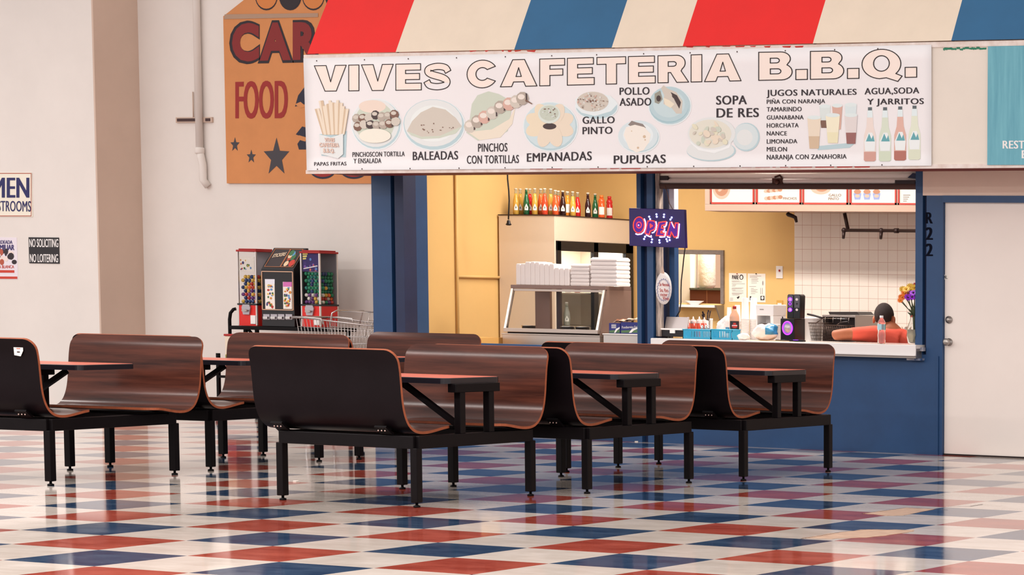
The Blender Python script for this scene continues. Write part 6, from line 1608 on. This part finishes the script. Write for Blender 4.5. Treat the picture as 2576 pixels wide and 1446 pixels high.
for v in m.v:
    f = 1.0 + rh.uniform(-.006, .006)
    if v.y > .30 and v.z < .42: f = .90
    if v.z < -.62: f = .90
    if abs(v.x) > .72 and v.z < -.1 and v.y > -.3: f = .86
    hair.v.append(H + upv * .014 + sid * (v.x * .083 * f) + fwd * (v.y * .108 * f - .003) + upv * (v.z * .106 * f))
for f in m.f: hair.face([o + i for i in f], 0, True)
build('hair', hair, M('short black hair', (34, 24, 24), 0.8, bump=1.0, scale=220, rgb2=(56, 40, 38)), per)
# T-shirt: the torso and both sleeves as one slightly larger surface
m_shirt = M('orange red T-shirt', (232, 92, 72), 0.8, var=0.10, scale=9, bump=0.3)
def mid(a, b, t): return tuple(Vector(a).lerp(Vector(b), t))
S_ = [('p', (sx + .02, pz + .10, seat_z + .13), (.155, .125), None), ('w', J[1][1], (.15, .125), 0), ('c', J[2][1], (.182, .148), 1), ('k', mid(J[3][1], J[2][1], -.02), (.122, .105), 2),
      ('sl', J[6][1], (.078, .07), 3), ('sl2', mid(J[6][1], J[7][1], .58), (.064, .06), 4), ('sl3', mid(J[6][1], J[7][1], .97), (.062, .058), 5), ('sr', J[12][1], (.09, .085), 3), ('sr2', mid(J[12][1], J[13][1], .62), (.07, .066), 7),
      ('nk', mid(J[3][1], J[4][1], .42), (.072, .074), 3)]
shirt = skin_obj(S_); sb = build('shirt', shirt, m_shirt, per)
rm = sb.modifiers.new('merge', 'REMESH'); rm.mode = 'VOXEL'; rm.voxel_size = 0.009; rm.use_smooth_shade = True
T_ = [('p', J[0][1], (.152, .125), None), ('hl', J[16][1], (.105, .10), 0), ('kl', J[17][1], (.075, .075), 1), ('al', (J[18][1][0], J[18][1][1], .13), (.06, .06), 2), ('hr', J[20][1], (.105, .10), 0), ('kr', J[21][1], (.075, .075), 4), ('ar', (J[22][1][0], J[22][1][1], .13), (.06, .06), 5)]
build('trousers', skin_obj(T_), M('dark blue denim', (40, 48, 74), 0.8), per)
stl = thing('kitchen_stool', 'low black stool under the person behind the counter', 'stool', (sx + .02, pz + .12, 0))
build('seat', MB().lathe([(.14, seat_z - .18), (.15, seat_z - .17), (.15, seat_z - .145), (.13, seat_z - .135), (.001, seat_z - .135)], (sx + .02, pz + .12, 0), 24), m_blackp, stl)
for a in (.8, 2.4, 3.9, 5.5):
    build('leg', MB().tube([(sx + .02 + .11 * math.cos(a), pz + .12 + .11 * math.sin(a), seat_z - .17), (sx + .02 + .16 * math.cos(a), pz + .12 + .16 * math.sin(a), .002)], .012, 8), m_black, stl)

# ------------------------------------------------------------------ vending machines on their rack
YM = 18.95
m_glow_none = None
m_alu = M('aluminium trim', (214, 206, 202), 0.35, metal=0.5)
m_clr = M('clear acrylic', (248, 248, 248), 0.03, trans=1.0, ior=1.08)
CAPC = {'blue': (40, 62, 116), 'yellow': (214, 172, 70), 'orange': (232, 110, 50), 'red': (190, 54, 42), 'teal': (36, 120, 110), 'green': (30, 136, 96), 'purple': (110, 60, 130), 'white': (222, 214, 206)}
def capsule(P, colr, where):
    r = .0185; t = MB().ball(P, r, 10, 7, 0)
    for i, f in enumerate(t.f):
        if sum((t.v[k].z for k in f)) / len(f) < P.z - .002: t.m[i] = 1
    tag(build('toy_capsule', t, [M('capsule ' + colr, CAPC[colr], 0.25), M('capsule ' + colr, CAPC[colr])], origin=P - Vector((0, 0, r))), '%s toy capsule in the pile inside the %s' % (colr, where), 'toy capsule', '%s capsules in the %s' % (colr, where))
def capsule_machine(px0, px1, pt, pg, pb, label, where, pile_px, palette, seed, poster, depth=.24, Y=YM, single=True, z_base=None):
    a, b = W(px0, 720, Y), W(px1, 720, Y); xa, xb = a.x, b.x; xm = (px0 + px1) / 2
    zt, zg, zb = zpx(xm, pt, Y), zpx(xm, pg, Y), zpx(xm, pb, Y)
    if z_base is not None: zb = z_base
    t = thing('capsule_machine', label, 'vending machine', ((xa + xb) / 2, Y + depth / 2, zb))
    build('lid', MB().prism([(xa - .006, Y - .006, zt - .03), (xb + .006, Y - .006, zt - .03), (xb + .006, Y + depth + .006, zt - .03), (xa - .006, Y + depth + .006, zt - .03)], (0, 0, .018)).box(xa + .01, xb - .01, Y + .012, Y + depth - .012, zt - .012, zt), m_reddark, t, .004)
    for x, y in ((xa, Y), (xb - .014, Y), (xa, Y + depth - .014), (xb - .014, Y + depth - .014)): build('corner_post', MB().box(x, x + .014, y, y + .014, zb + .005, zt - .03), m_alu, t)
    for (x0, x1, y0, y1) in ((xa + .014, xb - .014, Y + .004, Y + .007), (xb - .009, xb - .006, Y + .014, Y + depth - .014), (xa + .006, xa + .009, Y + .014, Y + depth - .014)):
        build('window', MB().box(x0, x1, y0, y1, zg, zt - .03), m_clr, t)
    build('back_panel', MB().box(xa + .012, xb - .012, Y + depth - .01, Y + depth - .004, zg, zt - .03), M('grey inner panel', (150, 146, 152), 0.5), t)
    build('collar', MB().box(xa - .003, xb + .003, Y - .003, Y + depth + .003, zg - .016, zg), m_blackp, t)
    build('base', MB().box(xa + .003, xb - .003, Y + .003, Y + depth - .003, zb, zg - .016), m_red, t)
    zs0, zs1 = zg - .01, zg - .105; xc = (xa + xb) / 2 - .005; w = .052
    mech = build('coin_mechanism', MB().prism([(xc - w * .7, Y - .014, zs1), (xc + w * .7, Y - .014, zs1), (xc + w, Y - .014, zs0 - .03), (xc + w * .75, Y - .014, zs0), (xc - w * .75, Y - .014, zs0), (xc - w, Y - .014, zs0 - .03)], (0, .016, 0)), M('zinc plate', (176, 170, 176), 0.35, metal=0.7), t)
    build('turn_handle', MB().bar((xc - .03, Y - .03, (zs0 + zs1) / 2 - .01), (xc + .03, Y - .03, (zs0 + zs1) / 2 - .01), .014, .016).lathe([(.012, 0), (.012, .016)], (xc, Y - .014, (zs0 + zs1) / 2 - .01), 10, axis='y'), m_steel, mech)
    if single: build('prize_door', MB().box(xb - .075, xb - .016, Y - .006, Y + .004, zb + .018, zb + .10), m_white, t, .002)
    # pile of capsules
    r = random.Random(seed); z_top = zpx(xm, pile_px, Y); R = .0188; z = zg + R; lay = 0
    while z < z_top:
        off = R if lay % 2 else 0; ny = 6
        for j in range(ny):
            y = Y + .02 + R + j * 2.06 * R + (.6 * R if lay % 2 else 0)
            if y > Y + depth - .012 - R: continue
            x = xa + .017 + R + off
            while x < xb - .017 - R:
                front = j == 0; right = x > xb - .017 - 3.2 * R
                if (front or right or z + 2 * R > z_top):
                    frac = (z - zg) / (z_top - zg); capsule(Vector((x + r.uniform(-.001, .001), y, z)), r.choice(palette(frac)), where)
                x += 2.08 * R
        z += 1.78 * R; lay += 1
    poster(t, xa, xb, Y, zg, zt)
    return t, xa, xb, zb, zt
def poster_a(t, xa, xb, Y, zg, zt):
    z1, z0 = zpx(620, 646, Y), zpx(620, 683, Y); y = Y + .012
    p = build('poster_card', MB().box(xa + .018, xb - .03, y, y + .003, z0, z1), m_paper, t); r = random.Random(7); mb = MB()
    for i in range(13):
        x = r.uniform(xa + .03, xb - .045); z = r.uniform(z0 + .015, z1 - .015); q = r.uniform(.006, .014)
        mb.poly([(x + q * math.cos(k), y - .001 - i * .00012, z + q * 1.1 * math.sin(k)) for k in [2 * PI * j / 9 for j in range(9)]], i % 6)
    build('poster_print', mb, [M('print %d' % i, c_, 0.6) for i, c_ in enumerate(((70, 110, 60), (206, 130, 50), (180, 50, 40), (90, 140, 190), (226, 180, 70), (60, 50, 110)))], p)
def poster_b(t, xa, xb, Y, zg, zt):
    z1, z0 = zpx(780, 634, Y), zpx(780, 683, Y); y = Y + .012
    p = build('poster_card', MB().box(xa + .016, xb - .02, y, y + .003, z0, z1), M('indigo poster', (54, 40, 104), 0.6), t); r = random.Random(9); mb = MB()
    for i in range(16):
        x = r.uniform(xa + .03, xb - .035); z = r.uniform(z0 + .015, z1 - .06); q = r.uniform(.007, .016)
        mb.poly([(x + q * math.cos(k), y - .001 - i * .00012, z + q * 1.1 * math.sin(k)) for k in [2 * PI * j / 9 for j in range(9)]], i % 4)
    zq2 = z1 - .012
    for k in range(3): mb.poly([(xa + .025, y - .004, zq2 - .022 * k), (xa + .085 - .01 * k, y - .004, zq2 + .004 - .022 * k), (xa + .085 - .01 * k, y - .004, zq2 - .011 - .022 * k), (xa + .025, y - .004, zq2 - .015 - .022 * k)][::-1], 4)
    mb.poly([(xa + .03, y - .0045, z0 + .03), (xa + .034, y - .0045, z0 + .022), (xb - .03, y - .0045, z0 + .05), (xb - .034, y - .0045, z0 + .06)], 5)
    build('poster_print', mb, [M('poster violet', (120, 84, 170), 0.6), M('poster orange', (220, 110, 70), 0.6), M('poster blue', (90, 140, 200), 0.6), M('poster dark', (70, 50, 120), 0.6), M('poster yellow', (230, 214, 120), 0.6), m_white], p)
lm = capsule_machine(597, 645, 625, 763, 819, 'left capsule machine with a red lid and mixed blue and yellow capsules', 'left capsule machine', 692,
                     lambda f: ['blue', 'blue', 'yellow', 'orange', 'red', 'teal', 'purple', 'blue', 'yellow'] if f < .65 else ['blue', 'yellow', 'yellow', 'red', 'blue'], 3, poster_a)
rmn = capsule_machine(756, 805, 629, 765, 822, 'right capsule machine with a space poster and mostly green capsules', 'right capsule machine', 682,
                      lambda f: ['purple', 'white', 'orange', 'green', 'yellow', 'purple', 'red'] if f < .38 else ['green', 'green', 'green', 'teal', 'green', 'blue', 'yellow' if f < .5 else 'green'], 5, poster_b)
# sticker machine between them
Y = YM - .03
a, b = W(658, 750, Y), W(740, 750, Y); xa, xb = a.x, b.x; zb = lm[3]; zft = zpx(700, 677, Y); dep = .20; zbt = zpx(735, 624, Y + dep)
sm_ = thing('sticker_machine', 'black sticker vending machine with a sloped top between two capsule machines', 'vending machine', ((xa + xb) / 2, Y + dep / 2, zb))
prof = [(Y, zb), (Y + dep, zb), (Y + dep, zbt), (Y + dep - .03, zbt), (Y, zft)]
build('cabinet', MB().prism([(xa, y, z) for y, z in prof], (xb - xa, 0, 0)), m_blackp, sm_, .004)
m_org = M('orange outline', (196, 128, 90), 0.5)
sl = Vector((0, dep - .03, zbt - zft)); nrm = Vector((0, -(zbt - zft), dep - .03)).normalized()
def slope(u, v, off=.002): return Vector((xa + (xb - xa) * u, Y, zft)) + sl * v + nrm * off
for u0, u1, nm in ((.08, .55, 'l'), (.57, .94, 'r')):
    fr2 = build('top_panel', MB().poly([slope(u0, .1), slope(u1, .1), slope(u1, .94), slope(u0, .94)], 0), M('brown black panel', (44, 30, 32), 0.3), sm_)
    mb = MB()
    for p, q in (((u0, .1), (u1, .1)), ((u1, .1), (u1, .94)), ((u1, .94), (u0, .94)), ((u0, .94), (u0, .1))): mb.bar(slope(*p, .004), slope(*q, .004), .004, .004)
    build('panel_outline', mb, m_org, fr2)
    mb = MB()
    if nm == 'l':
        vs, fs, gx0, gx1, gy0, gy1 = glyphs('STICKERS', .03)
        for v in vs:
            s = (v.x - gx0) / (gx1 - gx0); tt = (v.y - gy0) / (gy1 - gy0); mb.v.append(slope(u0 + .06 + .36 * s, .52 + .17 * tt + .10 * s, .005))
        for f in fs: mb.face(f, 0)
        build('lettering', mb, M('cream print', (220, 196, 168), 0.5), fr2)
    else:
        r = random.Random(12)
        for i in range(9):
            u, v, q = r.uniform(u0 + .08, u1 - .08), r.uniform(.25, .8), r.uniform(.05, .09)
            mb.poly([slope(u + q * math.cos(k), v + q * 2.0 * math.sin(k), .004 + i * .0002) for k in [2 * PI * j / 10 for j in range(10)]], i % 5)
        build('panel_print', mb, [M('fruit red', (196, 60, 48), 0.5), M('fruit cream', (226, 196, 160), 0.5), M('fruit blue', (90, 150, 190), 0.5), M('fruit green', (60, 110, 70), 0.5), M('fruit rust', (170, 70, 50), 0.5)], fr2)
wz0, wz1 = zpx(700, 779, Y), zpx(700, 683, Y); x0, x1 = W(660, 730, Y).x, W(737.5, 730, Y).x
mb = MB()
for p, q in (((x0, wz0), (x1, wz0)), ((x1, wz0), (x1, wz1)), ((x1, wz1), (x0, wz1)), ((x0, wz1), (x0, wz0))): mb.bar((p[0], Y - .003, p[1]), (q[0], Y - .003, q[1]), .007, .007)
build('window_frame', mb, M('pale orange frame', (220, 176, 146), 0.5), sm_)
for (p0, p1, t_, b_), head, seed in (((667, 691, 702, 777), (226, 226, 236), 3), ((712, 734, 709, 777), (206, 110, 176), 6)):
    cd_ = build('sticker_sheet', MB().bpx(p0, p1, t_, b_, Y - .003, .003), m_paper, sm_); r = random.Random(seed); mb = MB()
    mb.ppx([(p0, t_), (p1, t_), (p1, t_ + 12), (p0, t_ + 12)][::-1], Y - .0034, 0)
    for i in range(26): mb.epx(r.uniform(p0 + 4, p1 - 4), r.uniform(t_ + 14, b_ - 4), r.uniform(1.5, 3.6), r.uniform(1.5, 4), Y - .0036 - i * .00008, 1 + i % 6, 8)
    build('sheet_print', mb, [M('sheet head %d' % seed, head, 0.6)] + [M('print %d' % i, (200, 200, 200)) for i in range(6)], cd_)
for i, (p0, p1) in enumerate(((662, 678), (680.5, 697), (699, 715), (718, 734.6))):
    k = build('coin_slide', MB().bpx(p0, p1, 790, 804, Y - .012, .012), M('zinc plate', (176, 170, 176)), sm_, .002)
    build('slide_handle', MB().bpx(p0 - 1, p1 - 6, 796, 802, Y - .035, .024), m_chrome, k, .002)
# the rack
mb = MB(); zr_ = lm[3] - .002
X0, X1 = W(582, 820, YM).x, W(846, 822, YM).x
rk = thing('machine_rack', 'black tubular rack on casters carrying the vending machines', 'rack', ((X0 + X1) / 2, YM + .1, 0))
build('top_shelf', MB().box(X0 + .02, X1, YM - .05, YM + .27, zr_ - .035, zr_), m_black, rk, .004)
pk = [(X0, YM - .02, .3), (X0, YM - .02, zr_ + .06), (X0 + .012, YM - .02, zr_ + .12), (X0 + .04, YM - .01, zr_ + .155), (X0 + .06, YM, zr_ + .16)]
build('side_tube', MB().tube(pk, .016, 10), m_black, rk)
XL = W(556, 950, YM - .25).x; Yl = YM - .28
for x, y in ((XL, Yl), (X1 - .05, Yl), (XL, YM + .22), (X1 - .05, YM + .22)):
    build('upright', MB().box(x - .014, x + .014, y - .014, y + .014, .09, zr_ - .03 if y > YM else .62), m_black, rk)
    w_ = build('caster', MB().lathe([(.02, -.012), (.04, -.012), (.042, 0), (.04, .012), (.02, .012)], (x, y, .042), 16, axis='x').box(x - .018, x + .018, y - .016, y + .016, .07, .09), m_blackp, rk)
build('lower_shelf', MB().box(XL, X1 - .05, Yl - .015, YM + .24, .19, .22), m_black, rk, .003)
build('cross_bar', MB().bar((XL, Yl, .40), (X1 - .05, Yl, .40), .024, .024), m_black, rk)
x = W(615, 826, YM + .02).x
build('strut', MB().box(x - .014, x + .014, YM + .02, YM + .05, .22, zr_ - .035), m_black, rk)
build('brace', MB().bar((x + .03, YM + .035, zr_ - .03), (x + .14, YM + .035, zr_ - .14), .02, .02), m_black, rk)
# small machine on the lower shelf
Y = Yl + .03; a, b = W(566, 870, Y), W(589, 870, Y)
zl, zm_, zh_ = .221, zpx(582, 905, Y), zpx(582, 840, Y)
cm2 = thing('candy_machine', 'small vending machine with red lid low on the rack behind the bench', 'vending machine', ((a.x + b.x) / 2, Y + .1, zl))
build('lid', MB().box(a.x - .008, b.x + .008, Y - .008, Y + .2, zh_ - .02, zh_), m_reddark, cm2, .004)
build('window', MB().box(a.x, b.x, Y, Y + .19, zm_, zh_ - .02), M('milky candy window', (222, 206, 186), 0.2), cm2, .003)
build('base', MB().box(a.x, b.x, Y, Y + .19, zl, zm_), m_reddark, cm2, .004)
build('candy_layer', MB().box(a.x + .004, b.x - .004, Y - .0015, Y, zm_, zm_ + .05), M('mixed candy', (206, 170, 70), 0.5, rgb2=(60, 110, 70), scale=60), cm2)

# ------------------------------------------------------------------ wire shopping cart beside the machines
m_cart = M('bright cart wire', (196, 190, 188), 0.25, metal=0.9)
Y0 = 18.42; Wd = .42
def cp_(px, py, dy=0.0): q = W(px, py, Y0); return Vector((q.x, Y0 + dy, q.z))
xl_, xr_2 = cp_(745, 810).x, cp_(938, 835).x
ztl, ztr = .985, .915; zbl, zbr = .55, .66
sc_ = thing('shopping_cart', 'chrome wire shopping cart parked between the vending machines and the blue pilaster', 'shopping cart', ((xl_ + xr_2) / 2, Y0 + Wd / 2, 0))
def rimpt(s, side, lev=1.0):
    x = xl_ + (xr_2 - xl_) * s; zt = ztl + (ztr - ztl) * s; zb = zbl + (zbr - zbl) * s
    x = x + (1 - lev) * (.05 - .10 * s); tp = .03 * s + (1 - lev) * .04
    return Vector((x, Y0 + (tp if side == 0 else Wd - tp), zb + (zt - zb) * lev))
mb = MB()
for side in (0, 1):
    for k in range(24): mb.tube([rimpt(k / 23, side, 1), rimpt(k / 23, side, 0)], .0025, 5)
    for lev in (0, .2, .4, .6, .8): mb.tube([rimpt(0, side, lev), rimpt(1, side, lev)], .003, 5)
for k in range(10):
    t = k / 9
    mb.tube([rimpt(1, 0, 1).lerp(rimpt(1, 1, 1), t), rimpt(1, 0, 0).lerp(rimpt(1, 1, 0), t), rimpt(0, 0, 0).lerp(rimpt(0, 1, 0), t)], .0025, 5)
for lev in (0, .25, .5, .75): mb.tube([rimpt(1, 0, lev), rimpt(1, 1, lev)], .003, 5)
for k in range(1, 9): mb.tube([rimpt(k / 9, 0, 0), rimpt(k / 9, 1, 0)], .0025, 5)
build('basket_wire', mb, m_cart, sc_)
build('rim', MB().tube([rimpt(0, 0), rimpt(1, 0), rimpt(1, 1), rimpt(0, 1)], .007, 8, 0, True), m_cart, sc_)
h0, h1 = cp_(737, 798, 0), cp_(737, 798, Wd)
build('handle', MB().tube([h0, h1], .013, 10), M('brown grey handle', (120, 100, 96), 0.4), sc_)
for side, hh in ((0, h0), (1, h1)): build('handle_arm', MB().tube([hh, hh.lerp(rimpt(.3, side), .5) + Vector((0, 0, .012)), rimpt(.32, side) + Vector((0, 0, .01)), rimpt(.34, side, .9)], .008, 8), m_cart, sc_)
s0 = [rimpt(.42, 0, .85), rimpt(.46, 0, 1.0) + Vector((0, 0, .075)), rimpt(.50, 0, 1.0) + Vector((0, .02, .10)), rimpt(.50, 1, 1.0) + Vector((0, -.02, .10)), rimpt(.46, 1, 1.0) + Vector((0, 0, .075)), rimpt(.42, 1, .85)]
mb = MB().tube(s0, .007, 8)
q0, q1, q2, q3 = rimpt(.56, 0, 1.0) + Vector((0, .02, .10)), rimpt(.92, 0, 1) + Vector((0, .02, .12)), rimpt(.84, 0, .55) + Vector((0, .03, 0)), rimpt(.58, 0, .55) + Vector((0, .03, 0))
dW = Vector((0, Wd - .1, 0))
mb.tube([q0, q1, q1 + dW, q0 + dW], .004, 6, 0, True)
for k in range(6): t = k / 5; mb.tube([q1 + dW * t, q2 + dW * t], .003, 5)
for k in (.3, .6): mb.tube([q1.lerp(q2, k), q1.lerp(q2, k) + dW], .003, 5); mb.tube([q0.lerp(q1, .5), q0.lerp(q1, .5) + dW], .003, 5)
build('child_seat', mb, m_cart, sc_)
mb = MB()
for side in (0, 1):
    y = Y0 + (.03 if side == 0 else Wd - .03)
    mb.tube([rimpt(.05, side, 0), Vector((xl_ + .06, y, .25)), Vector((xl_ + .10, y, .16)), Vector((xr_2 - .12, y, .13))], .011, 8)
    mb.tube([rimpt(.6, side, 0), Vector((xl_ + .35, y, .15))], .009, 8)
build('chassis', mb, m_cart, sc_)
for x in (xl_ + .12, xr_2 - .14):
    for y in (Y0 + .03, Y0 + Wd - .03):
        build('caster', MB().lathe([(.03, -.012), (.056, -.012), (.058, 0), (.056, .012), (.03, .012)], (x, y, .058), 16, axis='y').box(x - .012, x + .012, y - .016, y + .016, .10, .16), m_blackp, sc_)

# ------------------------------------------------------------------ small marks: sticker on the bench, worn patches and scraps on the floor
R_ = Matrix.Rotation(math.radians(5.5), 3, 'Z'); inv = R_.inverted()
mb = MB()
nb = R_ @ Vector((0, 1, 0))
for px, py in ((33, 862), (47, 861), (50, 866), (57, 868), (58, 882), (52, 896), (36, 893)):
    r = ray(px, py); p0 = dbooth.location; base = R_ @ Vector((0, -.669, 0)) + p0
    t = (base - CAM).dot(nb) / r.dot(nb); mb.v.append(inv @ (CAM + r * t - p0))
mb.face(range(7), 0)
o = len(mb.v); vv = [v.copy() for v in mb.v]
cx_ = sum((v for v in vv), Vector()) / 7
for s0, s1, mi in (((-.5, .3), (.4, .42), 1), ((-.5, -.1), (.3, .0), 1), ((-.4, -.55), (.2, -.4), 2)):
    w, h_ = .035, .05; o = len(mb.v)
    for u, v in ((s0[0], s0[1]), (s1[0], s0[1]), (s1[0], s1[1]), (s0[0], s1[1])): mb.v.append(cx_ + Vector((u * w, -.0012, v * h_)))
    mb.face((o, o + 1, o + 2, o + 3), mi)
sav = ORG[dbooth.name]; ORG[dbooth.name] = Vector((0, 0, 0))
stk = build('sticker', mb, [m_paper, M('rust print', (176, 84, 62)), M('dark print', (44, 34, 40))], dbooth, label='torn white sticker on the black bench back'); ORG[dbooth.name] = sav
sd = stk.modifiers.new('t', 'SOLIDIFY'); sd.thickness = .0008; sd.offset = 1
m_worn = M('bare floor adhesive', (204, 174, 148), 0.3, rgb2=(156, 122, 102), scale=9, stretch=(1, 4, 1))
r11 = random.Random(17)
def patch(pts, lab):
    P = [G(x, y, .0006) for x, y in pts]; out = []
    for i, p in enumerate(P):
        q = P[(i + 1) % len(P)]
        for k in range(5): out.append(p.lerp(q, k / 5) + Vector((r11.uniform(-.012, .012), r11.uniform(-.012, .012), 0)))
    tag(build('worn_floor_patch', MB().prism(out, (0, 0, .0008)), m_worn), lab, 'floor damage', 'worn floor patches')
patch([(2016, 1353), (2108, 1339), (2182, 1331), (2300, 1333), (2290, 1339), (2180, 1352), (2090, 1355)], 'nearer bare tan patch of missing floor tile at the right')
patch([(2172, 1291), (2280, 1277), (2350, 1280), (2270, 1296), (2230, 1297)], 'farther bare tan patch of missing floor tile at the right')
mb = MB()
def crack(pts, w):
    for i in range(len(pts) - 1):
        a, b = G(*pts[i], .0016), G(*pts[i + 1], .0016); d = (b - a).normalized(); n = Vector((-d.y, d.x, 0)) * w; mb.poly([a - n, b - n, b + n, a + n])
for pts in ([(2014, 1354.5), (2060, 1348), (2110, 1339)], [(2168, 1291.5), (2220, 1285), (2276, 1277)], [(2276, 1277), (2330, 1279), (2384, 1282)], [(2110, 1338.5), (2180, 1331.5), (2290, 1333)], [(2384, 1273), (2440, 1273), (2472, 1268)]):
    mb = MB(); crack(pts, .004); tag(build('floor_crack', mb, M('dark crack', (60, 34, 28), 0.8)), 'thin dark crack along %s' % ({2014: 'the left edge of the nearer bare floor patch', 2168: 'the left edge of the farther bare floor patch', 2276: 'the back edge of the farther bare floor patch', 2110: 'the back edge of the nearer bare floor patch', 2384: 'a lifted floor tile at the far right'}[pts[0][0]]), 'crack')
for px, py, lab in ((745, 1211, 'small white scrap of paper on the floor under the nearest booth'), (1603, 1111, 'tiny white scrap on the floor at the foot of the blue counter wall'), (1702, 1114, 'second tiny white scrap by the blue counter wall')):
    p = G(px, py, .001); r = random.Random(px); pts = [p + Vector((.018 * math.cos(k) * r.uniform(.6, 1.3), .018 * math.sin(k) * r.uniform(.6, 1.3), 0)) for k in [2 * PI * j / 7 for j in range(7)]]
    tag(build('paper_scrap', MB().prism(pts, (0, 0, .006)), m_paper), lab, 'scrap')
